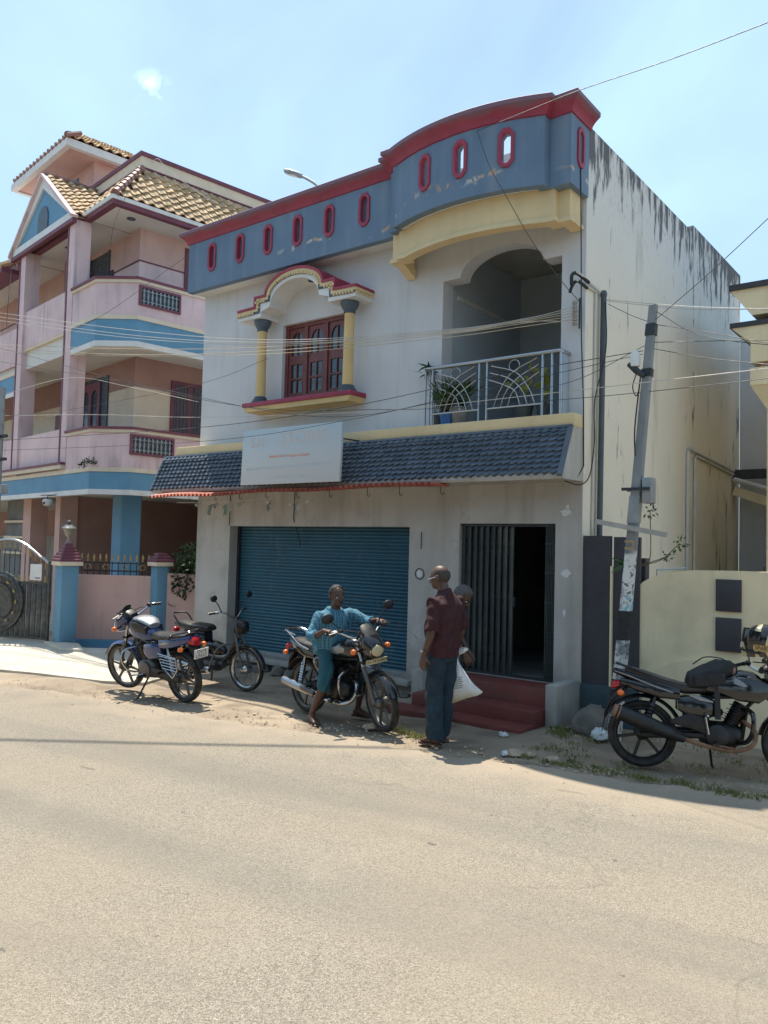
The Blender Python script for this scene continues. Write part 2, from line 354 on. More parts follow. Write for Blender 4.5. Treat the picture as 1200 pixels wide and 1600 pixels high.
k = mixc(nt, mth(nt, 'MULTIPLY', ramp(nt, noise(nt, pos, 2.6, 6, off=4), .50, .66), .65), k, (.15, .115, .08))
nt.links.new(k, bs.inputs['Base Color']); bs.inputs['Roughness'].default_value = .95
bump(nt, bs, mth(nt, 'ADD', noise(nt, pos, 25, 8), mth(nt, 'MULTIPLY', noise(nt, pos, 4, 5), 2.0)), .6, .02)
m_conc = M('apron_concrete', (.50, .455, .375), .9, .12, 2.2, .3, 70, grime=.4, sc=(.30, .25, .19))

def wob(x, y): return .018 * math.sin(1.9 * x + .7 * y) * math.sin(1.3 * y - .4 * x) + .010 * math.sin(5.1 * x + 1.0) * math.sin(4.3 * y)
g = MB().add([(-150, -150, -.04), (150, -150, -.04), (150, 150, -.04), (-150, 150, -.04)], [(0, 1, 2, 3)])
tag(g.build('ground', m_dirt), kind='structure')
# the verge between road and buildings is uneven dirt
g = MB().grid(lambda a, b: (-14 + 26 * a, -4.6 + 6.0 * b, -.012 + wob(-14 + 26 * a, -4.6 + 6 * b) * (.15 if b < .3 else 1)), 150, 40)
tag(g.build('dirt_verge', m_dirt), kind='structure')
EDGE = [(-60, -16.5), (-30, -8.9), (-14, -5.35), (-9.5, -4.35), (-6.94, -3.70), (-6.35, -3.49), (-4.72, -3.06), (-3.18, -2.92), (-2.01, -2.66), (-.91, -2.45), (-.08, -2.36), (.76, -2.15), (1.43, -1.96), (2.35, -1.67), (5, -1.0), (12, .6), (40, 7)]
pts = []
for i in range(len(EDGE) - 1):
    a, b = Vector(EDGE[i]), Vector(EDGE[i + 1]); n = max(1, min(40, int((b - a).length / .06)))
    for k in range(n):
        p = a.lerp(b, k / n); big = -10 < p.x < 8
        pts.append((p.x, p.y + (.05 * math.sin(p.x * 3.1) + .03 * math.sin(p.x * 11.3 + 1) + rnd.uniform(-.025, .025) if big else 0)))
pts += [EDGE[-1]]
bt = [(40, -60), (-60, -60)]
g = MB().holed([[*pts, *bt]], lambda a, b, c: (a, b, c), .006, -.03)
tag(g.build('road', m_road, smooth=False), kind='structure')
AP = [(-12.5, -2.05, .13), (-10.9, -1.80, .13), (-9.2, -1.22, .13), (-8.2, -1.15, .12), (-7.55, -.45, .10), (-6.9, -.05, .08), (-6.2, -.3, .05), (-5.55, -1.2, .028), (-5.25, -2.1, .02), (-5.75, -2.42, .02), (-6.81, -2.68, .022), (-7.6, -2.95, .025), (-9.5, -3.35, .028), (-12.5, -4.1, .03)]
zt = {(p[0], p[1]): p[2] for p in AP}
g = MB().holed([[(p[0], p[1]) for p in AP]], lambda a, b, c: (a, b, zt[(a, b)] if c > 0 else -.05), 1, 0)
tag(g.build('concrete_apron', m_conc, smooth=False), kind='structure')
s = MB(); s.add([(-9.02, -1.42, .0), (-8.15, -1.62, .0), (-7.85, -1.35, .0), (-8.3, -1.18, .0), (-8.98, -1.44, .185), (-8.18, -1.60, .15), (-7.9, -1.36, .14), (-8.32, -1.2, .19)], [(0, 3, 2, 1), (4, 5, 6, 7), (0, 1, 5, 4), (1, 2, 6, 5), (2, 3, 7, 6), (3, 0, 4, 7)])
tag(s.build('broken_slab', m_conc, bevel=.012), 'small broken concrete slab at the foot of the blue gate pillar', 'slab')

# ------------------------------------------------------------------ the shop house
shop = empty('shop_house', (0, 0, 0), 0, 'two storey grey shop house with blue-grey parapet, tiled awning and teal shutter', 'house')
XL = -6.87
# front wall, upper and lower, with its openings
ARCH = [(-2.0, 3.3), (-2.0, 5.44), (-1.735, 5.44)] + [(p[0], p[1]) for p in arc((-1.14, 5.44), .59, 172, 8, 16, 'p', ry=.31)] + [(-.55, 5.44), (-.30, 5.44), (-.30, 3.3)]
b = MB().holed([[(XL, 3.3), (0, 3.3), (0, 6.9), (XL, 6.9)], [(-4.97, 4.13), (-4.97, 5.30), (-3.69, 5.30), (-3.69, 4.13)], ARCH[::-1][1:-1] + [(-2.0, 3.45), (-.30, 3.45)][0:0] + [(-2.0, 3.45), (-.30, 3.45)]], FX(0), 0, .24)
b.build('upper_wall', m_wall, shop, smooth=False)
b = MB()
for q in ((XL, -6.05, -.3, 3.3), (-6.05, -2.454, 2.19, 3.3), (-6.05, -2.454, -.3, .17), (-2.454, -1.665, -.3, 3.3), (-1.665, -.33, 2.237, 3.3), (-1.665, -.33, -.3, .37), (-.33, 0.0, -.3, 3.3)):
    b.box(q[0], q[1], .002, .302, q[2], q[3])
b.build('lower_wall', m_wlow, shop, smooth=False)
b = MB().holed([[(.012, -.3), (6.8, -.3), (6.8, 7.09), (4.0, 7.09), (4.0, 7.0), (3.9, 6.965), (.012, 6.945)]], lambda a, b_, c: (c, a, b_), 0.001, -.22)
b.build('side_wall', m_side, shop, smooth=False)
b = MB().box(XL, XL + .22, .24, 6.8, -.3, 6.95); b.build('left_wall', m_wall, shop, smooth=False)
b = MB().box(XL, 0, 6.6, 6.8, -.3, 6.9); b.build('rear_wall', m_side, shop, smooth=False)
b = MB().box(XL + .22, -.22, .24, 6.6, 6.05, 6.2); b.build('roof_slab', m_plast, shop, smooth=False)
b = MB().box(XL + .22, -.22, .3, 6.6, 3.2, 3.42); b.build('floor_slab', m_plast, shop, smooth=False)
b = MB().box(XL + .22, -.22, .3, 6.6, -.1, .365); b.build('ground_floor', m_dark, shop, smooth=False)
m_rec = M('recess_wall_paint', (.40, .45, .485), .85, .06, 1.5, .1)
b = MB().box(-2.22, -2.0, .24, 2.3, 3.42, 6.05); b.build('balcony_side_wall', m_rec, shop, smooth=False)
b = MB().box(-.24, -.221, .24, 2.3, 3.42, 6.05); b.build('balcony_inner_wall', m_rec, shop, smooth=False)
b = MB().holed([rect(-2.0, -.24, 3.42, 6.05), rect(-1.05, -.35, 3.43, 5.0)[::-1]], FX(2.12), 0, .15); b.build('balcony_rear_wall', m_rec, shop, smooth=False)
b = MB().box(-1.05, -.35, 2.17, 2.22, 3.42, 5.0); d = b.build('balcony_door', m_pipe, shop)
b = MB().box(-2.0, -1.975, .35, 2.1, 5.28, 5.33); b.build('wall_conduit', m_pvc, shop)
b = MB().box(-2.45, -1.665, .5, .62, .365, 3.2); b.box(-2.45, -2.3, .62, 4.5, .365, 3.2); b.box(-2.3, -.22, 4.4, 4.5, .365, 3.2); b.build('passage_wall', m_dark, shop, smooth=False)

# parapet fascia: straight run, stepped shoulders and the bowed front
FZ0, FZ1 = 6.06, 6.90
SX = [-6.30, -5.63, -5.00, -4.375, -3.75, -3.10]
def slot(cx, cz=6.55): return octo(cx, cz, .058, .185, .036)
b = MB().holed([rect(-6.9, -2.55, FZ0, FZ1)] + [slot(x)[::-1] for x in SX], FX(-.35), 0, .11); b.build('parapet_panel', m_fas, shop, smooth=False)
def frame(cx, fn):
    return MB().holed([octo(cx, 6.55, .098, .232, .056), octo(cx, 6.55, .056, .183, .034)[::-1]], fn, -.022, .05)
for x in SX: frame(x, FX(-.35)).build('slot_frame', m_red, shop, smooth=False, bevel=.006)
bcx, bhw, bsag = -1.31, 1.06, .215
brad = (bhw * bhw + bsag * bsag) / (2 * bsag)
def bow(x, inset=0.0):
    yc = -.6 - bsag + brad
    return yc - math.sqrt(max(0, (brad - inset) ** 2 - (x - bcx) ** 2))
BX = [-2.37, -2.13, -1.91, -1.67, -1.37, -1.13, -.79, -.55, -.25]
bw = MB()
for i in range(len(BX) - 1):
    p, q = Vector((BX[i], bow(BX[i]))), Vector((BX[i + 1], bow(BX[i + 1]))); L = (q - p).length; d = (q - p) / L; nrm = Vector((-d.y, d.x))
    fn = lambda a, b_, c, p=p, d=d, n_=nrm: (p.x + d.x * a + n_.x * c, p.y + d.y * a + n_.y * c, b_)
    lp = [rect(0, L, FZ0, FZ1)]
    if i in (2, 4, 6):
        lp.append(octo(L / 2, 6.55, .058, .185, .036)[::-1]); frame(L / 2, fn).build('slot_frame', m_red, shop, smooth=False, bevel=.006)
    bw.holed(lp, fn, 0, .11)
bw.build('bowed_parapet_panel', m_fas, shop, smooth=True, ang=20)
b = MB().box(-2.55, -2.42, -.48, -.19, FZ0, FZ1); b.box(-2.42, -2.37, -.60, -.30, FZ0, FZ1 - .002); b.build('parapet_shoulder', m_fas, shop, smooth=False)
b = MB().box(-.25, 0.02, -.48, -.19, FZ0, FZ1); b.box(-.37, -.252, -.598, -.30, FZ0 + .001, FZ1 - .003); b.build('parapet_shoulder', m_fas, shop, smooth=False)
b = MB().holed([[(-.19, FZ0), (.0, FZ0), (.0, FZ1), (-.19, FZ1)]], lambda a, b_, c: (.02 - c, a, b_), 0, .15); b.build('parapet_return', m_fas, shop, smooth=False)
MB().holed([octo(-.24, 6.55, .088, .232, .05), octo(-.24, 6.55, .048, .183, .03)[::-1]], lambda a, b_, c: (.02 + c, a, b_), 0, .022).build('slot_frame', m_red, shop, smooth=False)
MB().holed([octo(-.24, 6.55, .048, .183, .03)], lambda a, b_, c: (.02 + c, a, b_), 0, .003).build('slot_recess', m_cap, shop, smooth=False)
b = MB().box(XL - .02, -2.56, .05, .16, 6.9, 6.98); b.build('parapet_back', m_plast, shop, smooth=False)
bowpts = [(bcx - bhw + 2 * bhw * i / 24, bow(bcx - bhw + 2 * bhw * i / 24)) for i in range(25)]
path = [(-6.9, .0), (-6.9, -.35), (-2.55, -.35), (-2.55, -.48), (-2.42, -.48), (-2.42, -.60)] + bowpts + [(-.25, -.48), (.02, -.48), (.02, .03)]
PR = [(-.02, 6.86), (.018, 6.87), (.03, 6.91), (.062, 6.95), (.105, 6.985), (.125, 7.0), (.125, 7.05), (.11, 7.062), (-.22, 7.062), (-.22, 6.9)]
MB().sweep(path, PR).build('cornice', m_cor, shop, ang=30)
sof = [(-6.88, .0), (-6.88, -.33), (-2.53, -.33), (-2.53, -.46), (-2.4, -.46)] + [(x, y + .02) for x, y in bowpts[1:-1]] + [(-.27, -.46), (.0, -.46), (.0, .0)]
MB().holed([sof], lambda a, b_, c: (a, b_, c), 6.075, 6.2).build('soffit', m_white, shop, smooth=False)

# cream bowed beam below the fascia
bb = [(bcx - 1.0 + 2.0 * i / 24, bow(bcx - 1.0 + 2.0 * i / 24, .17)) for i in range(25)]
yb = bb[0][1]
path = [(-2.57, -.02), (-2.57, yb + .07), (-2.42, yb + .07), (-2.42, yb)] + bb + [(-.20, yb), (-.20, yb + .10), (-.05, yb + .10), (-.05, -.02)]
MB().sweep(path, [(0, 5.73), (0, 6.07), (-.11, 6.07), (-.11, 5.73)]).build('bowed_beam', m_yel, shop, ang=30)
MB().sweep(path, [(.028, 5.68), (.028, 5.715), (.012, 5.745), (.0, 5.745), (-.12, 5.728), (-.12, 5.68)]).build('beam_moulding', m_yel, shop, ang=30)
MB().holed([[(-.30, 5.68), (-.02, 5.68), (-.02, 5.55)]], lambda a, b_, c: (-2.57 + c, a, b_), 0, .13).build('bracket', m_yel, shop, smooth=False)

# window canopy, columns, sill
CA = [(-3.20, 5.36), (-3.70, 5.36), (-3.70, 5.44), (-3.88, 5.49)] + [p for p in arc((-4.39, 5.50), .50, 0, 180, 18, 'p', ry=.33)][1:-1] + [(-4.90, 5.49), (-5.08, 5.44), (-5.08, 5.36), (-5.58, 5.36)]
CO = [(-5.58, 5.50), (-5.19, 5.51), (-5.19, 5.66), (-4.97, 5.66)] + [p for p in arc((-4.39, 5.66), .58, 172, 8, 18, 'p', ry=.31)] + [(-3.81, 5.66), (-3.59, 5.66), (-3.59, 5.51), (-3.20, 5.50)]
can = MB().holed([CA + CO], FX(-.38), 0, .38).build('window_canopy', m_white, shop, smooth=True, ang=25)
def strip(pl, off0, off1, y0, y1, mb):
    P = [Vector(p) for p in pl]; o = []
    for i in range(len(P)):
        a = (P[i] - P[i - 1]).normalized() if i else (P[1] - P[0]).normalized(); b_ = (P[i + 1] - P[i]).normalized() if i < len(P) - 1 else a
        n = Vector((-a.y, a.x)) + Vector((-b_.y, b_.x)); n = n / max(.5, n.dot(Vector((-a.y, a.x)))); o.append(n)
    top = [tuple(P[i] + o[i] * off1) for i in range(len(P))]; bot = [tuple(P[i] + o[i] * off0) for i in range(len(P))]
    mb.rings([[(t[0], y0, t[1]), (q[0], y0, q[1]), (q[0], y1, q[1]), (t[0], y1, t[1])] for t, q in zip(top, bot)]); return mb
strip(CO, -.012, .026, -.41, .0, MB()).build('canopy_red_edge', m_red, can, smooth=False)
strip(CO, -.055, -.013, -.396, -.37, MB()).build('canopy_yellow_band', m_yel, can, smooth=False)
MB().box(-3.20, -3.168, -.41, 0, 5.49, 5.524).build('canopy_red_edge', m_red, can, smooth=False)
MB().box(-3.199, -3.18, -.39, 0, 5.447, 5.488).build('canopy_yellow_band', m_yel, can, smooth=False)
dn = MB(); L = 0; seg = [(Vector(CO[i]), Vector(CO[i + 1])) for i in range(len(CO) - 1)]
for a, q in seg:
    l = (q - a).length; t = -L % .056
    while t < l:
        p = a.lerp(q, t / l); d = (q - a) / l; n = Vector((d.y, -d.x)); p = p + n * .072
        dn.bar((p.x - d.x * .014, -.398, p.y - d.y * .014), (p.x + d.x * .014, -.398, p.y + d.y * .014), .034, .034, (n.x, 0, n.y)); t += .056
    L += l
for i in range(7): dn.box(-3.2, -3.178, -.37 + i * .052, -.344 + i * .052, 5.41, 5.44)
strip(CO, -.092, -.056, -.388, -.375, MB()).build('dentil_recess', m_cap, can, smooth=False)  # dark strip painted in as the shade between the dentils
tag(dn.build('dentils', m_yel, can, smooth=False), kind='stuff')
MB().lathe([(.0, 5.835), (.06, 5.825), (.06, 5.80), (.0, 5.80)], (-4.2, -.2, 0), 12).build('ceiling_lamp', m_iron, can)
for x in (-5.22, -3.45):
    c_ = MB().lathe([(.078, 4.17), (.075, 4.6), (.07, 5.22)], (x, -.2, 0), 20).build('column', m_tan, shop)
    MB().lathe([(.075, 5.19), (.085, 5.20), (.085, 5.215), (.08, 5.225), (.11, 5.27), (.135, 5.33), (.135, 5.361)], (x, -.2, 0), 20).build('capital', m_cap, c_, ang=25)
    MB().lathe([(.14, 4.07), (.14, 4.095), (.115, 4.105), (.12, 4.125), (.095, 4.14), (.10, 4.16), (.082, 4.175)], (x, -.2, 0), 20).build('column_base', m_cap, c_, ang=25)
sl_ = MB().box(-5.47, -3.27, -.35, 0, 4.005, 4.072).build('window_sill', m_red, shop, bevel=.008)
MB().holed([[(-5.41, 3.93), (-3.33, 3.93), (-3.29, 4.004), (-5.45, 4.004)]], lambda a, b_, c: (a, -.33 + c, b_), 0, .33).build('sill_moulding', m_tan, sl_, smooth=False)
# the window: three casements of maroon wood, arched top lights
win = MB().holed([rect(-4.97, -3.69, 4.13, 5.30)] + [rect(x, x + .34, 4.20, 5.24)[::-1] for x in (-4.91, -4.50, -4.09)], FX(.06), 0, .08).build('window', m_brown, shop, smooth=False, bevel=.005)
for x in (-4.91, -4.50, -4.09):
    lo1 = rect(x + .05, x + .16, 4.24, 4.44); lo2 = rect(x + .18, x + .29, 4.24, 4.44); hi1 = rect(x + .05, x + .16, 4.47, 4.68); hi2 = rect(x + .18, x + .29, 4.47, 4.68)
    t1 = [(x + .05, 4.82), (x + .16, 4.82), (x + .16, 5.18), (x + .12, 5.165), (x + .08, 5.13), (x + .05, 5.06)]; t2 = [(x + .18, 4.82), (x + .29, 4.82), (x + .29, 5.06), (x + .26, 5.13), (x + .22, 5.165), (x + .18, 5.18)]
    MB().holed([rect(x, x + .34, 4.20, 5.24)] + [q[::-1] for q in (lo1, lo2, hi1, hi2, t1, t2)], FX(.085), 0, .035).build('casement', m_brown, win, smooth=False)
    for q in (lo1, lo2, hi1, hi2, t1, t2):
        o = MB().holed([q], FX(.105), 0, .006).build('pane', m_glass, win, smooth=False)

# balcony slab edge, awning with its tiles
b = MB().box(-7.15, .012, -.27, .0, 3.335, 3.49); b.build('balcony_slab', m_yel, shop, bevel=.01)
AY0, AZ0, AY1, AZ1 = -.275, 3.335, -.545, 2.745
b = MB().holed([[(0.0, 3.334), (AY0, 3.334), (AY1, AZ1), (AY1 + .02, AZ1 - .03), (.0, AZ1 - .02)]], lambda a, b_, c: (-7.42 + 7.43 * c, a, b_), 0, 1)
b.build('awning_slab', m_wlow, shop, smooth=False)
sd = Vector((0, AY1 - AY0, AZ1 - AZ0)); sl_len = sd.length; sd.normalize(); nrm = Vector((0, -sd.z * -1, 0)); nrm = Vector((0, sd.z, -sd.y)); nrm = nrm if nrm.z > 0 else -nrm
TW, TR = .107, .0705
def tile_mesh():
    t = MB(); n = 8; top = []; low = []
    for i in range(n + 1):
        a = i / n; h = .016 * (1 + math.sin(2 * math.pi * a - math.pi / 2)); dip = .019 * math.sin(2 * math.pi * a - math.pi / 2)
        top.append((a * TW, .0, h * .35)); low.append((a * TW, TR * 1.06 + dip, h + .016))
    def P(q): v = sd * q[1] + nrm * q[2]; return (q[0], v.y, v.z)
    v = [P(q) for q in top] + [P(q) for q in low] + [P((q[0], q[1] - .004, -.006)) for q in low]
    f = [(i, i + 1, n + 2 + i, n + 1 + i) for i in range(n)] + [(n + 1 + i, n + 2 + i, 2 * n + 3 + i, 2 * n + 2 + i) for i in range(n)]
    return t.add(v, f)
aw = empty('tiled_awning'); aw.parent = shop
tme = tile_mesh().mesh('roof_tile', m_tile); rest = MB(); cnt = 0
nx = 69
for i in range(nx):
    for j in range(9):
        x = -.055 - TW * (i + 1); p = Vector((x, AY0, AZ0)) + sd * (TR * j - .02) + nrm * .008
        if j == 0: p = Vector((x, AY0, AZ0)) + sd * .004 + nrm * .006
        if cnt < 297: put('roof_tile', tme, aw, p + nrm * rnd.uniform(-.002, .004), (rnd.uniform(-.02, .02), rnd.uniform(-.03, .03), rnd.uniform(-.025, .025))); cnt += 1
        else:
            q = tile_mesh(); p = p + nrm * rnd.uniform(-.003, .005) + sd * rnd.uniform(-.003, .003); rest.add([(v[0] + p.x, v[1] + p.y, v[2] + p.z) for v in q.v], q.f)
tag(rest.build('far_roof_tiles', m_tile, aw), kind='stuff')
b = MB(); a0 = Vector((-7.43, AY0, AZ0)); a1 = Vector((0.0, AY0, AZ0)); b.bar(a0 + nrm * .015 + sd * .01, a1 + nrm * .015 + sd * .01, .03, .03, nrm); b.build('awning_top_strip', m_tile, aw)
for x in (-.026, -7.41):
    b = MB(); b.bar(Vector((x, AY0, AZ0)) + nrm * .014, Vector((x, AY1, AZ1)) + nrm * .014, .05, .032, nrm); b.build('awning_end_strip', m_tile, aw)
# red corrugated sheet hung under the awning
b = MB().grid(lambda a, t: (-7.16 + 5.6 * a, -.40 - .36 * t + .006 * math.sin(a * 31), 2.715 - .085 * t + .022 * math.sin(a * 2 * math.pi * 62) + .012 * math.sin(a * 17) + .07 * a * t), 62 * 8, 3)
n0 = len(b.f)
b.grid(lambda a, t: (-7.16 + 5.6 * a, -.40 - .36 * t + .006 * math.sin(a * 31), 2.712 - .085 * t + .022 * math.sin(a * 2 * math.pi * 62) + .012 * math.sin(a * 17) + .07 * a * t - .004), 62 * 8, 3)
b.build('corrugated_sheet', m_rsheet, shop)
for i in range(9):
    x = -6.6 + i * .62 + rnd.uniform(-.1, .1); b = MB()
    b.tube([(x, -.45, 2.70), (x, -.45, 2.60), (x + .015, -.45, 2.575), (x + .04, -.45, 2.58), (x + .045, -.45, 2.61)], .005, 5); b.build('hook', m_iron, shop)

# rolling shutter
m_shut, nt, bs, pos = base('shutter_teal')
sx = nt.nodes.new('ShaderNodeSeparateXYZ'); nt.links.new(pos, sx.inputs[0])
k = mixc(nt, ramp(nt, noise(nt, pos, 1.5, 6), .3, .7), (.018, .085, .135), (.026, .115, .172))
k = mixc(nt, mth(nt, 'MULTIPLY', ramp(nt, noise(nt, pos, 3, 7, (.5, 1, 2.0), off=3), .5, .75), .45), k, (.05, .10, .12))
k = mixc(nt, mth(nt, 'MULTIPLY', ramp(nt, noise(nt, pos, 9, 6, (1, 1, .3), off=5), .62, .75), .4), k, (.16, .20, .20))
k = mixc(nt, mth(nt, 'MULTIPLY', ramp(nt, noise(nt, pos, 4, 8, (.25, 1, 9), off=15), .52, .72), .5), k, (.03, .06, .075))
k = mixc(nt, ramp(nt, noise(nt, pos, 17, 5, off=19), .70, .74), k, (.14, .09, .06))
nt.links.new(k, bs.inputs['Base Color']); bs.inputs['Roughness'].default_value = .5
def prof(t):
    a = (t * 39) % 1.0
    return .016 * math.sin(math.pi * min(1, a / .82)) if a < .82 else -.004
NR = 39 * 8
b = MB().grid(lambda a, t: (-6.05 + 3.62 * a, .222 - prof(t), .20 + 1.99 * t), 1, NR); b.build('rolling_shutter', m_shut, shop, ang=60)
b = MB().box(-6.05, -2.45, .2, .24, .168, .225); b.build('shutter_bottom_bar', m_grey, shop)
b = MB().box(-6.05, -6.0, .17, .25, .2, 2.19); b.box(-2.5, -2.455, .17, .25, .2, 2.19); b.build('shutter_guide', m_iron, shop)
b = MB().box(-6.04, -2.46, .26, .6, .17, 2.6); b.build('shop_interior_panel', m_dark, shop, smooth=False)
b = MB().box(-6.2, -2.36, -.09, .26, .085, .165); b.build('shop_threshold', m_plast, shop, bevel=.012)
# collapsible gate
gate = empty('collapsible_gate', (0, .06, 0)); gate.parent = shop
m_gate = M('gate_green_grey', (.036, .048, .049), .5, .2, 10, metal=.3, streak=.4, sc=(.30, .28, .24))
gx = [-1.62 + i * .087 for i in range(9)]
for x in gx: MB().box(x - .017, x + .017, -.012, .012, .40, 2.2).build('gate_bar', m_gate, gate, smooth=False)
for x in gx[:-1]:
    MB().box(x + .03, x + .055, .018, .024, .41, 2.19).build('gate_channel', m_gate, gate, smooth=False)
for zc in (.62, 1.28, 1.94):
    for i in range(len(gx) - 1):
        b = MB(); b.bar((gx[i], .016, zc - .12), (gx[i + 1], .016, zc + .12), .006, .018, (0, 1, 0)); b.bar((gx[i], .022, zc + .12), (gx[i + 1], .022, zc - .12), .006, .018, (0, 1, 0)); b.build('gate_scissor', m_gate, gate, smooth=False)
for i in range(7):
    x = -.47 + i * .02; MB().box(x - .006, x + .006, -.012, .05, .40, 2.2).build('folded_gate_bar', m_gate, gate, smooth=False)
for z in (.6, .95, 1.3, 1.65, 2.0): MB().box(-.482, -.335, -.016, -.012, z - .009, z + .009).build('gate_clip', m_iron, gate, smooth=False)
for z in (2.202, .372): MB().box(-1.66, -.335, -.02, .02, z, z + .03).build('gate_track', m_iron, gate, smooth=False)
MB().box(gx[-1] + .02, gx[-1] + .05, -.03, .02, 1.22, 1.34).build('gate_lock', m_iron, gate, bevel=.006)
# red steps with cement cheeks
for y0, y1, z1, x0 in ((-.45, .0, .368, -1.78), (-.80, -.452, .18, -1.78), (-1.14, -.802, .045, -1.95)):
    MB().box(x0, -.145, y0, y1, -.1, z1).build('step', m_step, shop, bevel=.012)
MB().box(-.142, .0, -.58, -.001, -.1, .45).build('step_cheek', m_plast, shop, bevel=.014)
MB().box(-1.95, -1.782, -.58, -.001, -.1, .42).build('step_cheek', m_plast, shop, bevel=.014)

# balcony railing in stainless steel
rail = empty('balcony_railing', (0, -.22, 3.49)); rail.parent = shop
RX0, RX1 = -2.09, -.19
MB().tube([(RX0, .22, .745), (RX0, .02, .745), (RX0 + .02, 0, .745), (RX1 - .02, 0, .745), (RX1, .02, .745), (RX1, .22, .745)], .026, 10).build('top_rail', m_steel, rail)
for x in (RX0, -1.98, -1.28, -1.17, -.42, -.30, RX1): MB().tube([(x, 0, 0), (x, 0, .735)], .0135, 8).build('post', m_steel, rail)
for x, y in ((RX0, .1), (RX0, .2), (RX1, .07), (RX1, .13), (RX1, .2)): MB().tube([(x, y, 0), (x, y, .735)], .009, 8).build('post', m_steel, rail)
for x0, x1 in ((-1.98, -1.28), (-1.17, -.42)):
    MB().tube([(x0, 0, .145), (x1, 0, .145)], .011, 8).build('bottom_rail', m_steel, rail)
    w = x1 - x0
    for i in range(3):
        a = x0 + w * (.12 + .13 * i)
        MB().tube(crv([(a, .008, .15), (a + w * .10, .008, .33), (a + w * .32, .008, .55 - .06 * i), (x0 + w * (.90 + .02 * i), .008, .70 - .085 * i)], 6), .0075, 6).build('rail_arc', m_steel, rail)
        a = x1 - w * (.12 + .13 * i)
        MB().tube(crv([(a, -.008, .15), (a - w * .10, -.008, .33), (a - w * .34, -.008, .55 - .06 * i), (x1 - w * (.92 + .02 * i), -.008, .67 - .085 * i)], 6), .0065, 6).build('rail_arc', m_steel, rail)
    MB().tube([(x0 + w * .5 + .07 * math.cos(t * math.pi / 9), 0, .64 + .07 * math.sin(t * math.pi / 9)) for t in range(18)], .006, 6, loop=True).build('rail_ring', m_steel, rail)

# service pipes and brackets on the side wall (parts of the house)
def pipe(name, pts, r, m, n=8): return MB().tube(pts, r, n).build(name, m, shop)
pipe('mast_pipe', [(.06, .36, 2.0), (.06, .39, 4.98)], .034, m_pipe, 10)
MB().lathe([(.04, 4.98), (.043, 5.02), (.03, 5.05), (.0, 5.055)], (.06, .39, 0), 10).build('mast_cap', m_pipe, shop)
pipe('conduit', [(.02, .24, 2.1), (.02, .245, 4.98), (.02, .25, 5.01), (.02, .2, 5.01), (.02, -.1, 5.0), (.02, -.30, 5.0)], .013, m_pvc)
pipe('conduit', [(.02, .50, 2.1), (.02, .53, 4.97)], .015, m_pvc)
pipe('conduit', [(.03, .45, 5.02), (.03, -.30, 5.09)], .016, m_pvc)
pipe('service_elbow', crv([(.03, .02, 5.055), (.02, -.22, 5.08), (.0, -.30, 5.08), (-.02, -.33, 5.04), (-.02, -.33, 4.94)], 4), .021, m_black)
pipe('service_elbow', crv([(.02, .0, 4.985), (.02, -.22, 5.0), (.0, -.27, 4.99), (-.03, -.30, 4.93), (-.05, -.31, 4.86)], 4), .019, m_black)
pipe('corner_cable', [(.028, -.24, 6.33), (.03, -.20, 5.4), (.012, -.12, 4.4), (.02, -.05, 3.6), (.02, -.02, 2.9), (.0, -.2, 2.72)], .007, m_black, 6)
pipe('looped_cable', crv([(.10, .36, 4.9), (.12, .33, 4.3), (.05, .2, 3.7), (.05, .2, 3.2), (.04, .1, 2.8), (.0, -.08, 2.68), (-.08, -.3, 2.71)], 6), .007, m_black, 6)
pipe('water_pipe', [(.03, 3.74, 1.5), (.03, 3.74, 3.5), (.03, 3.80, 3.545), (.03, 6.3, 3.42)], .026, m_pvc)
pipe('water_pipe', [(.03, 4.09, 1.5), (.03, 4.09, 3.42), (.03, 4.15, 3.46), (.03, 6.3, 3.36)], .022, m_pvc)
rk = MB().box(-.045, -.03, -.075, -.06, 4.50, 4.86).build('insulator_rack', m_iron, shop)
for i in range(6):
    z = 4.56 + i * .05; MB().lathe([(.012, -.06), (.026, -.045), (.016, -.03), (.026, -.015), (.012, 0)], (-.06, -.085, z), 8, 'x').build('insulator', m_plast, rk)
# wall marks, small bits fixed on the ground floor wall
m_poster = M('torn_paper', (.66, .66, .64), .9, .12, 20, grime=.6, sc=(.30, .30, .28), obj=True)
def scrap(x, z, w, h, n=11, y=-.001):
    pts = [(x + w * math.cos(2 * math.pi * i / n) * rnd.uniform(.55, 1.1), z + h * math.sin(2 * math.pi * i / n) * rnd.uniform(.55, 1.1)) for i in range(n)]
    return MB().holed([pts], FX(y), 0, -.003).build('torn_poster', m_poster, shop, smooth=False)
scrap(-.20, 2.37, .085, .05); scrap(-.18, 2.43, .03, .03); scrap(-.19, 1.66, .07, .05); scrap(-.2, 1.2, .025, .05)
e_ = MB().tube([(-2.27 + .07 * math.cos(t * math.pi / 10), -.003, 1.57 + .07 * math.sin(t * math.pi / 10)) for t in range(20)], .006, 6, loop=True).build('stencil_ring', m_iron, shop)
MB().holed([octo(-2.27, 1.57, .045, .045, .02)], FX(0), 0, -.004).build('stencil_disc', m_poster, shop, smooth=False)
pipe('door_bell_wire', [(-2.25, -.012, 2.12), (-2.25, -.012, 1.9)], .006, m_black, 5)
pipe('shutter_pull_cable', [(-4.58, -.03, 2.72), (-4.60, -.02, 2.3), (-4.62, .17, 1.9)], .008, m_black, 5)
pipe('shutter_pull_cable', [(-6.02, -.03, 2.72), (-6.03, -.03, 2.2)], .008, m_black, 5)
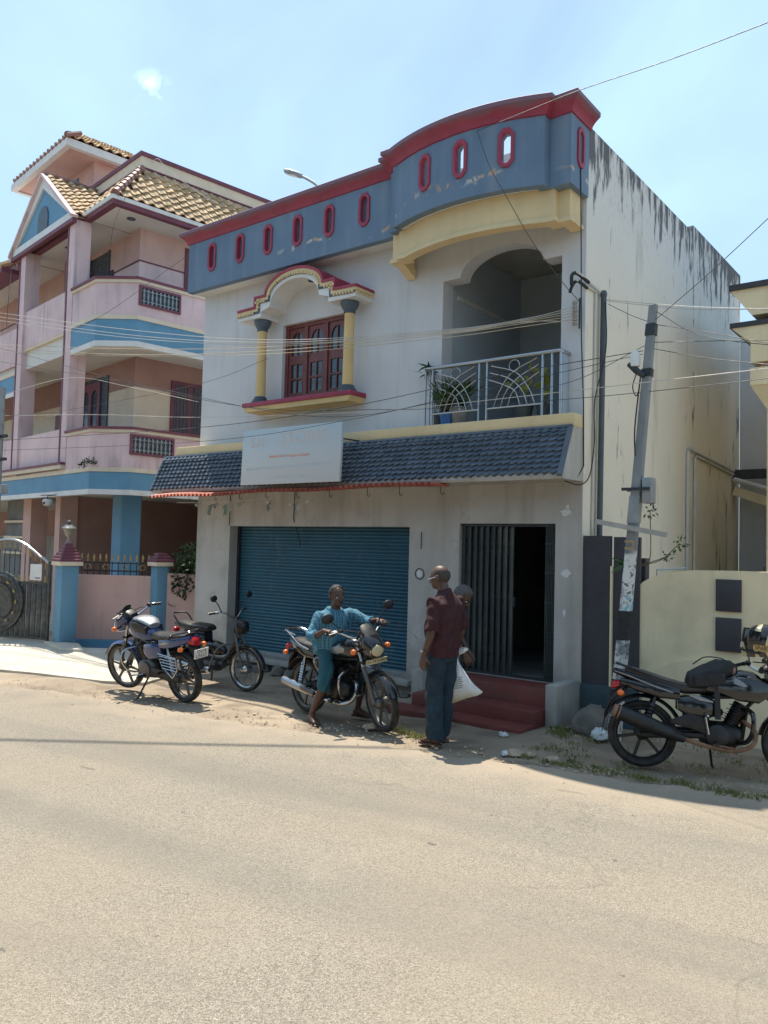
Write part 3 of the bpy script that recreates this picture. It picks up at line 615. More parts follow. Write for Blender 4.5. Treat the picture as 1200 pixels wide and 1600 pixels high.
# street lamp fixed to the roof behind the parapet
lamp = empty('roof_lamp', (-4.80, .5, 6.2), 0, 'grey floodlight lamp on a bent arm above the parapet', 'lamp')
MB().tube(crv([(0, 0, 0), (0, 0, 1.3), (-.02, -.0, 1.46), (-.22, .0, 1.62), (-.38, 0, 1.72)], 5), .022, 8).build('arm', m_grey, lamp)
MB().sup([(-.72, 0, 1.88, .05, .03), (-.69, 0, 1.865, .10, .045), (-.55, 0, 1.81, .12, .05), (-.43, 0, 1.755, .09, .045), (-.36, 0, 1.72, .03, .03)], 14).build('lamp_head', m_grey, lamp)
MB().sup([(-.66, 0, 1.825, .085, .02), (-.45, 0, 1.735, .075, .02)], 12).build('diffuser', m_white, lamp)
# small shelter walls on the roof are hidden from the street; only the back parapet shows
# ------------------------------------------------------------------ the pink house on the left
TH = R(-8.2); LO = Vector((-8.824, -1.09, 0))
left = empty('pink_house', LO, TH, 'three storey pink and blue house with gable, clay tile roofs and curved balconies', 'house')
m_lav = M('lavender_paint', (.68, .51, .51), .8, .09, 1.4, .1, streak=.9, grime=.25, sc=(.30, .24, .27))
m_pink = M('dusty_pink_paint', (.58, .385, .34), .8, .10, 2, .1, streak=.3, sc=(.27, .17, .16))
m_cream = M('cream_paint', (.68, .58, .45), .75, .07, 3, .1, streak=.3, sc=(.36, .30, .22))
m_blue = M('sky_blue_paint', (.115, .28, .42), .7, .09, 2, .1, streak=.3, sc=(.12, .22, .30))
m_mar = M('maroon_paint', (.16, .045, .07), .6, .12, 4)
m_soff = M('soffit_white', (.66, .64, .60), .85, .06, 1.5)
m_brick = M('brown_pink_paint', (.36, .215, .18), .8, .1, 2, .1)
m_clay = M('clay_roof_tile', (.54, .38, .215), .8, .25, 1.7, .2, 60, per=.6, grime=.4, sc=(.30, .17, .10))
m_clayd = M('ridge_tile_dark', (.24, .12, .10), .6, .2, 5, .1)
m_wind = M('dark_shutter_glass', (.035, .05, .07), .25, .2, 5)
def LB(name, x0, x1, y0, y1, z0, z1, m, parent=left, bevel=0.0): return MB().box(x0, x1, y0, y1, z0, z1).build(name, m, parent, smooth=False, bevel=bevel)
OUT = [(-26, .93), (-1.6, .93), (-1.0, 1.5), (-1.0, 8.0)]
def band(name, z0, z1, off, m, path=OUT, th=.14): return MB().sweep(path, [(off, z0), (off, z1), (off - th, z1), (off - th, z0)]).build(name, m, left, smooth=False)
UP = [(-2.75, .93), (-1.6, .93), (-1.0, 1.5), (-1.0, 8.0)]
# lower belt
band('belt_white', 2.80, 2.90, .005, m_white); band('belt_blue', 2.90, 3.245, .0, m_blue); band('belt_cream', 3.245, 3.33, .02, m_cream)
# shallow arch on the soffit edge
LB('first_floor_slab', -26, -1.75, 1.05, 7.8, 2.9, 3.25, m_soff); LB('first_floor_slab', -1.75, -1.1, 1.55, 7.8, 2.901, 3.249, m_soff)
# lower balcony
band('balcony_parapet', 3.33, 4.02, .0, m_lav, UP, .12); band('balcony_rail_cream', 4.02, 4.08, .035, m_cream, UP, .2); band('balcony_rail_maroon', 4.08, 4.13, .06, m_mar, UP, .24)
# upper belt and balcony
band('belt_white', 5.72, 5.83, .005, m_white, UP); band('belt_blue', 5.83, 6.26, .0, m_blue, UP); band('belt_cream', 6.26, 6.345, .02, m_cream, UP)
band('balcony_parapet', 6.345, 6.99, .0, m_lav, UP, .12); band('balcony_rail_cream', 6.99, 7.05, .035, m_cream, UP, .2); band('balcony_rail_maroon', 7.05, 7.10, .06, m_mar, UP, .24)
LB('second_floor_slab', -13, -1.75, 1.05, 7.8, 5.84, 6.24, m_soff); LB('second_floor_slab', -1.75, -1.1, 1.55, 7.8, 5.841, 6.239, m_soff)
def grille(y0, y1, z0, z1):
    fr = MB().holed([rect(y0, y1, z0, z1), rect(y0 + .045, y1 - .045, z0 + .045, z1 - .045)[::-1]], lambda a, b, c: (-1.0 + c, a, b), -.02, .035).build('grille_frame', m_mar, left, smooth=False)
    MB().holed([rect(y0 + .045, y1 - .045, z0 + .045, z1 - .045)], lambda a, b, c: (-1.0 + c, a, b), .001, .004).build('grille_back', m_wind, fr, smooth=False)
    n = 9
    for i in range(n):
        y = y0 + .1 + (y1 - y0 - .2) * i / (n - 1)
        MB().lathe([(.012, z0 + .05), (.025, z0 + .09), (.012, z0 + .13), (.026, (z0 + z1) / 2), (.012, z1 - .13), (.025, z1 - .09), (.012, z1 - .05)], (-.98, y, 0), 6).build('baluster', m_grey, fr)
    for z in (z0 + .10, z1 - .10): MB().box(-.985, -.972, y0 + .05, y1 - .05, z - .006, z + .006).build('grille_bar', m_grey, fr, smooth=False)
grille(1.52, 2.43, 6.55, 6.95); grille(1.46, 2.40, 3.59, 3.99)
# rooms
LB('room_wall', -26, -2.27, 2.13, 7.8, 3.25, 5.2, m_cream); LB('room_wall_band', -13, -2.265, 2.125, 7.8, 5.2, 5.84, m_brick)
LB('room_wall', -13, -2.27, 2.13, 7.8, 6.24, 7.93, m_lav); LB('room_wall_band', -13, -2.265, 2.125, 7.8, 7.93, 8.62, m_pink)
LB('wall_trim', -13, -2.255, 2.115, 7.8, 7.905, 7.935, m_mar)
# windows: front arched pair, right side window, upper ones
w = MB().holed([rect(-4.86, -3.84, 4.13, 5.50), [(-4.74, 4.2), (-4.42, 4.2), (-4.42, 5.15)] + [(-4.58 + .16 * math.cos(R(a)), 5.18 + .16 * math.sin(R(a))) for a in (0, 40, 80, 120, 160)] + [(-4.74, 5.15)], [(-4.28, 4.2), (-3.96, 4.2), (-3.96, 5.15)] + [(-4.12 + .16 * math.cos(R(a)), 5.18 + .16 * math.sin(R(a))) for a in (0, 40, 80, 120, 160)] + [(-4.28, 5.15)]], lambda a, b, c: (a, 2.13 - c, b), 0, .06).build('window', m_mar, left, smooth=False)
m_paleglass = M('pale_window_glass', (.16, .28, .38), .12, .1, 3)
LB('pane', -4.74, -4.42, 2.105, 2.115, 4.2, 5.36, m_paleglass, w); LB('pane', -4.28, -3.96, 2.105, 2.115, 4.2, 5.36, m_wind, w)
w = LB('window', -2.27, -2.23, 2.98, 4.4, 4.13, 5.46, m_mar)
for y in (3.06, 3.50, 3.94): LB('pane', -2.229, -2.222, y, y + .36, 4.2, 5.38, m_wind, w)
for y in (3.06, 3.50, 3.94):
    for i in range(4): LB('window_bar', -2.221, -2.212, y + .05 + i * .085, y + .062 + i * .085, 4.2, 5.38, m_mar, w)
w = LB('window', -4.66, -3.72, 2.09, 2.125, 6.3, 8.47, m_wind); LB('window_frame', -4.70, -4.66, 2.08, 2.125, 6.3, 8.5, m_cap, w); LB('window_frame', -3.72, -3.69, 2.08, 2.125, 6.3, 8.5, m_cap, w)
w = LB('window', -2.265, -2.23, 3.2, 4.6, 6.3, 8.48, m_mar); LB('pane', -2.229, -2.22, 3.3, 4.5, 6.4, 8.4, m_wind, w)
# front porch: two tall pillars, parapets, deep rooms between them
for x in (-3.12, -5.92):
    p = LB('pillar', x, x + .34, .93, 1.27, 3.33, 8.6, m_lav); LB('pillar_edge', x - .005, x + .05, .915, .93, 3.40, 8.59, m_mar, p)
LB('porch_parapet', -5.58, -3.12, .98, 1.10, 3.46, 4.22, m_lav); LB('porch_ledge', -6.6, -2.8, .84, .98, 3.36, 3.44, m_cream); LB('porch_ledge_cap', -6.62, -2.78, .82, .985, 3.44, 3.49, m_mar)
LB('porch_parapet', -5.58, -3.12, .98, 1.10, 6.30, 7.17, m_lav); LB('porch_slab', -5.6, -3.1, .985, 2.1, 6.24, 6.30, m_cream)
LB('left_wing_parapet', -13, -5.93, .98, 1.1, 6.0, 6.9, m_lav); LB('left_wing_belt', -13, -5.93, .96, .98, 5.35, 5.75, m_blue); LB('left_wing_trim', -13, -5.93, .94, .96, 5.75, 5.85, m_cream); LB('left_wing_trim', -13, -5.93, .94, .96, 5.25, 5.35, m_white)
LB('left_wing_parapet', -13, -5.93, .98, 1.1, 3.46, 4.22, m_lav)
LB('door', -5.35, -3.5, 2.10, 2.125, 3.3, 5.6, m_wind); LB('side_pier', -5.6, -5.35, 1.9, 2.125, 3.3, 5.84, m_pink); LB('side_pier_window', -5.9, -5.62, 1.9, 2.12, 4.0, 4.9, m_mar)
LB('door', -5.0, -3.5, 2.10, 2.125, 6.3, 8.0, m_wind); LB('upper_pier', -5.6, -5.0, 1.85, 2.12, 6.3, 8.62, m_brick)
# eave slab and its trims
EV = [(-13, 1.13), (-1.45, 1.13), (-1.45, 8.0)]
MB().holed([[(-13, 1.15), (-1.47, 1.15), (-1.47, 8.0), (-13, 8.0)]], lambda a, b, c: (a, b, c), 8.62, 8.70).build('eave_soffit', m_soff, left, smooth=False)
MB().sweep(EV, [(.02, 8.60), (.02, 8.69), (-.12, 8.69), (-.12, 8.60)]).build('eave_trim', m_mar, left, smooth=False)
MB().sweep(EV, [(.05, 8.69), (.05, 8.77), (-.12, 8.77), (-.12, 8.69)]).build('eave_gutter', m_white, left, smooth=False)
MB().lathe([(.0, 8.60), (.09, 8.605), (.09, 8.62)], (-1.95, 1.75, 0), 12).build('ceiling_lamp', m_cap, left)
MB().lathe([(.0, 8.60), (.06, 8.605), (.06, 8.62)], (-4.6, 1.5, 0), 12).build('ceiling_lamp', m_cap, left)
# clay tiles: a pan with a roll, laid course by course
def clay_mesh(W, L):
    t = MB(); n = 8; rows = []
    for s_ in (0, 1):
        rows.append([(W * i / n, L * s_, (.045 * max(0, math.sin(math.pi * (i / n) * 1.6)) if i / n < .625 else -.012 * math.sin(math.pi * (i / n - .625) / .375)) + (.035 if s_ == 0 else 0)) for i in range(n + 1)])
    v = rows[0] + rows[1] + [(p[0], p[1] + .004, p[2] - .03) for p in rows[0]]
    f = [(i, i + 1, n + 2 + i, n + 1 + i) for i in range(n)] + [(2 * n + 2 + i, 2 * n + 3 + i, i + 1, i) for i in range(n)]
    return t.add(v, f)
CW, CL = .235, .20
cme = clay_mesh(CW, CL * 1.12).mesh('clay_tile', m_clay)
def tiled(parent, o, ux, uy, W, L, keep=lambda a, b: True, cap=None):
    """courses of tiles on the plane o + a*ux + b*uy, uy up the slope"""
    ux = Vector(ux).normalized(); uy = Vector(uy).normalized(); uz = ux.cross(uy); m = Matrix((ux, uy, uz)).transposed().to_4x4(); n = 0
    for j in range(int(L / CL)):
        for i in range(int(W / CW)):
            a, b = i * CW, j * CL
            if not keep(a + CW / 2, b + CL / 2): continue
            t = put('clay_tile', cme, parent); mm = m @ Euler((rnd.uniform(-.04, .04), rnd.uniform(-.03, .03), rnd.uniform(-.04, .04))).to_matrix().to_4x4(); mm.translation = Vector(o) + ux * a + uy * b + uz * .01; t.matrix_local = mm; n += 1
    return n
# skirt roof on the right side and front, hip at the corner
sk_ = empty('skirt_roof'); sk_.parent = left
run = .87; rise = 1.12; L = math.hypot(run, rise)
hip = lambda off: (lambda a, b: a > off + b * run / L)
nt1 = tiled(sk_, (-1.42, 1.15, 8.77), (0, 1, 0), (-run, 0, rise), 5.2, L, lambda a, b: a > b * .96 / L + .04)
MB().holed([[(1.15, 8.76), (8.0, 8.76), (8.0, 9.88), (2.10, 9.88)]], lambda a, b, c: (-1.43 - (b - 8.76) * run / rise, a, b - c * .02), 0, 1).build('roof_deck', m_clayd, sk_, smooth=False)
tiled(sk_, (-3.05, 1.15, 8.77), (1, 0, 0), (0, .96, rise), 1.62, L, lambda a, b: a < 1.58 - b * run / L)
MB().holed([[(-3.3, 8.76), (-1.43, 8.76), (-2.28, 9.88), (-3.3, 9.88)]], lambda a, b, c: (a, 1.15 + (b - 8.76) * .96 / rise, b - c * .02), 0, 1).build('roof_deck', m_clayd, sk_, smooth=False)
a, b = Vector((-1.40, 1.13, 8.80)), Vector((-2.28, 2.11, 9.93))
for i in range(8):
    p, q = a.lerp(b, i / 8), a.lerp(b, (i + 1.15) / 8); MB().tube([p, q], [.085, .06], 8).build('hip_tile', m_clayd, sk_)
# gable over the porch
gb = empty('porch_gable'); gb.parent = left
G0, G1, GA, GZ, GT = -6.33, -2.72, -4.48, 8.60, 10.02
MB().holed([[(G0 + .2, GZ + .12), (G1 - .2, GZ + .12), (GA, GT - .22)]], lambda a, b, c: (a, .90 + c, b), 0, .08).build('gable_face', m_blue, gb, smooth=False)
MB().holed([[(G0, GZ), (G1, GZ), (GA, GT)], [(G0 + .27, GZ + .16), (GA, GT - .27), (G1 - .27, GZ + .16)]], lambda a, b, c: (a, .85 + c, b), 0, .06).build('gable_frame', m_white, gb, smooth=False)
MB().box(G0, G1, .84, .93, GZ - .09, GZ - .001).build('gable_trim', m_mar, gb, smooth=False)
for s_, e_ in ((G0 - .03, GZ), (G1 + .03, GZ)): MB().bar((s_, .86, e_ + .02), (GA, .86, GT + .03), .16, .06, (0, 0, 1)).build('gable_rake', m_lav, gb, smooth=False)
MB().holed([[(-4.78, 8.80), (-4.2, 8.80), (-4.2, 9.05)] + [(-4.49 + .29 * math.cos(R(t)), 9.05 + .3 * math.sin(R(t))) for t in range(0, 181, 20)] + [(-4.78, 9.05)]], lambda a, b, c: (a, .875 + c, b), 0, .04).build('gable_vent', m_cap, gb, smooth=False)
gl = math.hypot(G1 - GA, GT - GZ)
tiled(gb, (G1 - .02, .90, GZ + .06), (0, 1, 0), (GA - G1, 0, GT - GZ), 1.9, gl)
MB().holed([[(.88, 0), (2.9, 0), (2.9, 1), (.88, 1)]], lambda a, b, c: (G1 + (GA - G1) * b, a, GZ + .04 + (GT - GZ) * b - .03 * c), 0, 1).build('roof_deck', m_clayd, gb, smooth=False)
MB().holed([[(.88, 0), (2.9, 0), (2.9, 1), (.88, 1)]], lambda a, b, c: (G0 + (GA - G0) * b, a, GZ + .04 + (GT - GZ) * b - .03 * c), 0, 1).build('roof_deck', m_clayd, gb, smooth=False)
for i in range(7): MB().tube([(GA, .86 + i * .26, GT + .07), (GA, .86 + (i + 1.1) * .26, GT + .07)], [.07, .055], 8).build('ridge_tile', m_clayd, gb)
# roof parapet behind the skirt
PW = [(-9, 2.11), (-2.30, 2.11), (-2.30, 8.0)]
MB().sweep(PW, [(0, 8.7), (0, 9.97), (-.15, 9.97), (-.15, 8.7)]).build('roof_parapet', m_lav, left, smooth=False)
MB().sweep(PW, [(.03, 9.97), (.03, 10.20), (-.15, 10.20), (-.15, 9.97)]).build('parapet_cream_band', m_cream, left, smooth=False)
MB().sweep(PW, [(.06, 10.20), (.06, 10.29), (-.18, 10.29), (-.18, 10.20)]).build('parapet_cap', m_mar, left, smooth=False)
MB().sweep(PW, [(.045, 9.94), (.045, 9.968), (0, 9.968), (0, 9.94)]).build('parapet_trim', m_mar, left, smooth=False)
# roof room with a hipped tile roof
rr = empty('roof_room'); rr.parent = left
MB().box(-7.6, -5.2, 2.3, 6.5, 9.9, 11.3).build('room_wall', m_pink, rr, smooth=False)
MB().box(-5.2, -5.17, 3.05, 4.6, 9.9, 11.0).build('window', m_blue, rr, smooth=False); MB().box(-6.6, -6.1, 2.27, 2.3, 10.2, 11.0).build('window', m_blue, rr, smooth=False)
MB().holed([[(-8.4, 1.5), (-4.85, 1.5), (-4.85, 7.5), (-8.4, 7.5)]], lambda a, b, c: (a, b, c), 11.13, 11.2).build('eave_soffit', m_pink, rr, smooth=False)
MB().sweep([(-8.4, 7.5), (-8.4, 1.48), (-4.83, 1.48), (-4.83, 7.5)], [(.03, 11.10), (.03, 11.28), (-.1, 11.28), (-.1, 11.10)]).build('eave_fascia', m_white, rr, smooth=False)
run2 = 1.75; rise2 = 1.0; L2 = math.hypot(run2, rise2)
tiled(rr, (-4.78, 1.48, 11.29), (0, 1, 0), (-run2, 0, rise2), 4.2, L2, lambda a, b: a > b * run2 / L2 * .55)
MB().add([(-4.8, 1.45, 11.28), (-4.8, 7.5, 11.28), (-6.6, 6.5, 12.27), (-6.6, 2.5, 12.27), (-8.42, 1.45, 11.28), (-8.42, 7.5, 11.28)], [(0, 1, 2, 3), (0, 3, 4), (4, 3, 2, 5), (5, 2, 1)]).build('roof_deck', m_clayd, rr, smooth=False)
a, b = Vector((-4.78, 1.46, 11.33)), Vector((-6.6, 2.5, 12.33))
for i in range(9): p, q = a.lerp(b, i / 9), a.lerp(b, (i + 1.15) / 9); MB().tube([p, q], [.085, .06], 8).build('hip_tile', m_clayd, rr)
for i in range(14): MB().tube([(-6.6, 2.5 + i * .3, 12.33), (-6.6, 2.5 + (i + 1.1) * .3, 12.33)], [.08, .06], 8).build('ridge_tile', m_clayd, rr)
for i in range(16): MB().tube([(-4.72 - i * .23, 1.42, 11.30), (-4.72 - i * .23, 1.75, 11.45)], .05, 6).build('eave_tile', m_clayd, rr)
# far left wing roof edge
LB('wing_eave', -13, -6.5, .7, 1.2, 8.30, 8.42, m_mar); LB('wing_parapet', -13, -6.6, 1.1, 1.3, 8.42, 8.9, m_lav)
for i in range(20): MB().tube([(-6.55 - i * .23, .66, 8.44), (-6.55 - i * .23, 1.2, 8.75)], .07, 6).build('eave_tile', m_clay, left)
# ground floor
LB('ground_floor_wall', -26, -1.2, 5.2, 5.4, 0, 2.9, m_brick); LB('ground_floor_wall_pale', -26, -1.2, 5.12, 5.19, .1, 2.0, m_plast)
LB('ground_floor_side', -1.25, -1.1, 3.2, 7.8, 0, 2.9, m_brick); LB('porch_floor', -26, -1.1, 1.0, 7.8, -.05, .16, m_conc)
p = LB('blue_pillar', -2.22, -1.78, 1.72, 2.16, .1, 2.88, m_blue, bevel=.03)
for x, x1 in ((-4.62, -4.35), (-6.6, -6.1)): LB('porch_pier', x, x1, 1.5, 1.9, .1, 2.88, m_pink)
LB('porch_side_wall', -4.6, -4.4, 1.9, 5.1, .1, 2.88, m_brick)
for z in (1.5, 1.9, 2.3): LB('porch_grille', -8.5, -6.6, 1.7, 1.75, z, z + .06, m_cream)
LB('stair_dark', -8.6, -6.62, 1.8, 1.85, .1, 2.88, m_dark)
# ------------------------------------------------------------------ compound wall, gate pillars and gate on the left
def P2(p): return Vector((p[0], p[1], 0))
wA, wB, wC = Vector((-8.62, -.93, 0)), Vector((-7.95, -.06, 0)), Vector((-6.95, .42, 0))
cw = empty('compound_wall', (0, 0, 0), 0, 'low dusty pink compound wall with gold spear fence beside blue pillars', 'wall')
wallA0, wallA1 = Vector((-8.98, -.93, 0)), Vector((-7.86, -.05, 0))
def wallbox(name, a, b, z0, z1, th, m, parent, off=0.0):
    d = (b - a).normalized(); n = Vector((-d.y, d.x, 0)); v = [a + n * off, b + n * off, b + n * (off + th), a + n * (off + th)]
    return MB().add([(q.x, q.y, z) for z in (z0, z1) for q in v], [(0, 3, 2, 1), (4, 5, 6, 7), (0, 1, 5, 4), (1, 2, 6, 5), (2, 3, 7, 6), (3, 0, 4, 7)]).build(name, m, parent, smooth=False, bevel=.008)
m_cwall = M('compound_wall_pink', (.58, .375, .33), .8, .07, 2, .15, streak=.4, sc=(.30, .20, .18), grime=.2)
m_gold = M('gold_paint', (.42, .29, .11), .5, .25, 10, metal=.4, dust=.2)
wallbox('wall_panel', wallA0, wallA1, .18, 1.30, .12, m_cwall, cw); wallbox('wall_plinth', wallA0, wallA1, .0, .18, .16, m_blue, cw, -.03)
wallbox('wall_panel', Vector((-7.70, .03, 0)), wC, .05, 1.36, .12, m_cwall, cw)
wallbox('fence_rail', wallA0 + Vector((.05, .1, 0)), wallA1, 1.36, 1.385, .02, m_iron, cw, .05); wallbox('fence_rail', wallA0 + Vector((.05, .1, 0)), wallA1, 1.50, 1.52, .02, m_iron, cw, .05)
d = (wallA1 - wallA0)
for i in range(13):
    p = wallA0 + d * (.06 + .9 * i / 12) + Vector((-.03, .05, 0)); s_ = MB()
    s_.tube([p + Vector((0, 0, 1.30)), p + Vector((0, 0, 1.54))], .009, 6); sp = s_.build('fence_bar', m_iron, cw)
    MB().lathe([(.006, 1.53), (.018, 1.55), (.008, 1.57), (.022, 1.60), (.0, 1.68)], p, 6).build('spear_head', m_gold, sp)
    if i % 3 == 1:
        MB().tube([p + Vector((.045 * math.cos(t * math.pi / 6), .03 * math.cos(t * math.pi / 6), 1.44 + .045 * math.sin(t * math.pi / 6))) for t in range(12)], .007, 5, loop=True).build('fence_ring', m_gold, cw)
m_bpil = M('pillar_blue', (.12, .27, .39), .75, .09, 2, .15, grime=.25, sc=(.20, .22, .22), streak=.3)
def gpillar(c, w, h, capped, label):
    g_ = empty('gate_pillar', (c[0], c[1], 0), TH, label, 'pillar')
    MB().box(-w / 2, w / 2, -w / 2, w / 2, .0, h).build('shaft', m_bpil, g_, bevel=.01)
    MB().box(-w / 2 - .05, w / 2 + .05, -w / 2 - .05, w / 2 + .05, h, h + .07).build('cap_slab', m_cream, g_, bevel=.008)
    n = 6 if capped else 3
    for i in range(n):
        q = (w / 2 + .05) * (1 - i / (n + 1.2)); z = h + .07 + i * .052
        MB().lathe([(q * 1.414, z), (q * 1.414, z + .035), (q * 1.3, z + .052)], n=4).build('cap_tier', m_mar, g_, smooth=False).rotation_euler = (0, 0, R(45))
    return g_, h + .07 + n * .052
gp, zt_ = gpillar((-8.775, -1.20), .29, 1.46, True, 'wide blue gate pillar with stepped maroon cap and a lamp on top')
m_cpillar = M('dusty_lamp_glass', (.24, .225, .19), .4, .2, 9); lm = empty('lantern', (0, 0, zt_)); lm.parent = gp
MB().lathe([(.05, 0), (.025, .03), (.02, .10), (.05, .13), (.075, .2), (.1, .25), (.0, .26)], n=10).build('lamp_glass', m_cpillar, lm)
MB().lathe([(.13, .25), (.06, .31), (.03, .33), (.04, .37), (.0, .40)], n=10).build('lamp_cap', m_pipe, lm)
gpillar((-7.80, -.02), .23, 1.48, False, 'narrow blue wall pillar with patched plaster left of the shop')
# iron gate
gt = empty('iron_gate', (-9.20, -1.25, .13), R(198.5), 'dark iron gate with gold spears, curved top and a round ornament', 'gate')
m_gt = M('gate_dark_grey', (.055, .065, .07), .45, .2, 8, metal=.5, dust=.25)
GW = 1.9
def gtop(x):
    x = min(x, 1.9 - x)
    return 1.33 + (.12 * max(0, min(1, (x - .02) / .16)) if x < .22 else .12 + .30 * math.sin(math.pi / 2 * min(1, (x - .22) / .70)))
for i in range(16):
    x = .06 + i * .115; MB().box(x, x + .09, -.012, .012, .06, .99).build('gate_slat', m_gt, gt, bevel=.006)
    MB().tube([(x + .05, -.016, .40), (x + .05, -.016, .52)], .008, 5).build('gold_dash', m_gold, gt)
for z in (.05, 1.0): MB().box(0, GW, -.02, .02, z - .02, z + .02).build('gate_crossbar', m_gt, gt)
MB().box(0, .045, -.022, .022, .0, 1.38).build('gate_stile', m_gt, gt)
for i in range(16):
    x = .06 + i * .115 + .05; zt2 = gtop(x) - .03; sp = MB().tube([(x, 0, 1.0), (x, 0, zt2)], .009, 6).build('gate_bar', m_gt, gt)
    MB().lathe([(.02, 1.02), (.022, 1.04), (.008, 1.06), (.022, 1.09), (.0, 1.16)], (x, 0, 0), 6).build('spear_head', m_gold, sp)
    MB().lathe([(.0, zt2 - .16), (.02, zt2 - .08), (.008, zt2 - .05), (.018, zt2 - .02), (.006, zt2)], (x, 0, 0), 6).build('spear_head', m_gold, sp)
MB().tube([(x * GW / 24, 0, gtop(x * GW / 24)) for x in range(25)], .022, 8).build('top_rail', m_steel, gt)
md = empty('round_ornament', (1.05, .03, .66)); md.parent = gt
MB().lathe([(.52, -.02), (.52, .03), (.47, .045), (.47, .02), (.0, .02), (.0, -.02)], n=32, axis='y').build('disc', m_gt, md)
for rr_ in (.46, .30): MB().tube([(rr_ * math.cos(t * math.pi / 16), .045, rr_ * math.sin(t * math.pi / 16)) for t in range(32)], .014, 6, loop=True).build('ornament_ring', m_gt, md)
for i in range(12):
    a = i * math.pi / 6; MB().ell((.38 * math.cos(a), .05, .38 * math.sin(a)), (.018, .014, .036), Matrix.Rotation(-a, 3, 'Y'), 8, 6).build('gold_leaf', m_gold, md)
MB().box(.18, .43, .016, .022, 1.05, 1.33).build('notice_board', m_white, gt)
MB().box(.20, .32, .0222, .0235, 1.08, 1.10).build('notice_line', m_cap, gt)
# security camera on the house edge
sc_ = empty('security_camera', LO + Matrix.Rotation(TH, 3, 'Z') @ Vector((-3.15, .75, 2.68)), 0, 'white dome security camera under the blue balcony belt', 'camera')
MB().lathe([(.0, -.10), (.07, -.085), (.095, -.03), (.10, .02), (.07, .05), (.0, .05)], n=14).build('dome', m_white, sc_)
MB().tube([(0, 0, .05), (0, 0, .12), (.1, .1, .14)], .014, 6).build('bracket', m_pipe, sc_)
MB().ell((.02, -.085, -.035), (.03, .02, .03)).build('lens', m_black, sc_)
MB().box(-.2, .35, -.05, .0, .12, .135).build('mount_plate', m_pipe, sc_)

wl = LO + Matrix.Rotation(TH, 3, 'Z') @ Vector((-1.75, .90, 3.34))
WEED_AT = wl
# ------------------------------------------------------------------ boundary and house on the right
m_cr2 = M('pale_yellow_paint', (.84, .71, .465), .8, .07, 1.2, .2, 60, grime=.40, streak=.6, sc=(.40, .36, .24))
m_purp = M('dark_plum_paint', (.045, .044, .052), .6, .15, 3)
gp2 = empty('plum_gate', (.0, .03, 0), 0, 'dark plum sheet gate panel between the shop corner and leaning pole', 'gate')
MB().box(.012, .335, 0, .05, .42, 2.10).build('gate_leaf', m_purp, gp2, smooth=False); MB().box(.36, .66, .03, .08, .42, 2.09).build('gate_leaf', m_purp, gp2, smooth=False)
MB().box(.338, .357, -.01, .04, .42, 1.76).build('gate_edge_strip', m_cr2, gp2, smooth=False)
MB().box(.012, .66, -.03, .06, -.1, .418).build('gate_plinth', M('plinth_teal', (.045, .08, .095), .8, .15, 3, .2, 40, grime=.4), gp2, smooth=False)
rw = empty('curved_compound_wall', (0, .08, 0), 0, 'pale yellow compound wall with rising curved top and two dark square panels', 'wall')
top = [(.585, 1.47), (.62, 1.53), (.69, 1.60), (.80, 1.665), (1.0, 1.72), (1.2, 1.745), (1.6, 1.755), (4.8, 1.755)]
MB().holed([[(.585, -.1), (4.8, -.1)] + top[::-1]], lambda a, b, c: (a, c, b), 0, .16).build('wall_panel', m_cr2, rw, smooth=False)
for z0, z1 in ((1.335, 1.665), (.925, 1.27)): MB().box(1.465, 1.715, -.028, .02, z0, z1).build('dark_square', m_purp, rw, bevel=.004)
for z0, z1 in ((1.335, 1.665), (.925, 1.27)): MB().box(3.1, 3.35, -.028, .02, z0, z1).build('dark_square', m_purp, rw, bevel=.004)
bow_ = [(.70, .3)] + [(1.5 - .80 * math.cos(R(t)), .45 + .38 * math.sin(R(t))) for t in range(8, 173, 8)] + [(2.3, .3), (2.3, -.1), (.70, -.1)]
MB().holed([bow_], lambda a, b, c: (a, -.035 + c, b), 0, .05).build('arched_relief', m_cr2, rw, smooth=False)
MB().tube([(.80, .12, 1.60), (.80, .12, 1.735), (1.12, .12, 1.765)], .01, 6).build('top_rail', m_steel, rw)
MB().box(.56, .68, .10, .22, 1.5, 1.86).build('plum_stub', m_purp, rw, smooth=False)
rh = empty('yellow_house', (0, 0, 0), 0, 'pale yellow house with plum edged canopies at the right of the photo', 'house')
b = MB().box(.80, 5.0, 3.0, 6.2, 5.63, 5.705); b.build('roof_canopy_edge', m_purp, rh, smooth=False)
MB().holed([[(.81, 5.63), (1.09, 5.25), (5.0, 5.25), (5.0, 5.63)]], lambda a, b_, c: (a, 3.05 + c, b_), 0, 3.1).build('roof_canopy', m_cr2, rh, smooth=False)
MB().box(.82, 5.0, 2.98, 6.2, 5.085, 5.155).build('canopy_edge', m_purp, rh, smooth=False)
MB().holed([[(.84, 5.085), (1.09, 4.86), (1.09, 4.58), (5.0, 4.58), (5.0, 5.085)]], lambda a, b_, c: (a, 3.0 + c, b_), 0, 3.1).build('canopy_body', m_cr2, rh, smooth=False)
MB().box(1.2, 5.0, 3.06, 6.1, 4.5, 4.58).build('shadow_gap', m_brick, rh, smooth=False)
MB().box(1.09, 5.0, 2.99, 6.1, 4.26, 4.50).build('balcony_box', m_cr2, rh, smooth=False)
MB().holed([[(1.09, 4.26), (1.30, 3.92), (5.0, 3.92), (5.0, 4.26)]], lambda a, b_, c: (a, 3.0 + c, b_), 0, 3.0).build('balcony_corbel', m_yel, rh, smooth=False)
MB().box(1.30, 5.0, 3.02, 6.2, 0, 3.92).build('house_wall', m_cr2, rh, smooth=False)
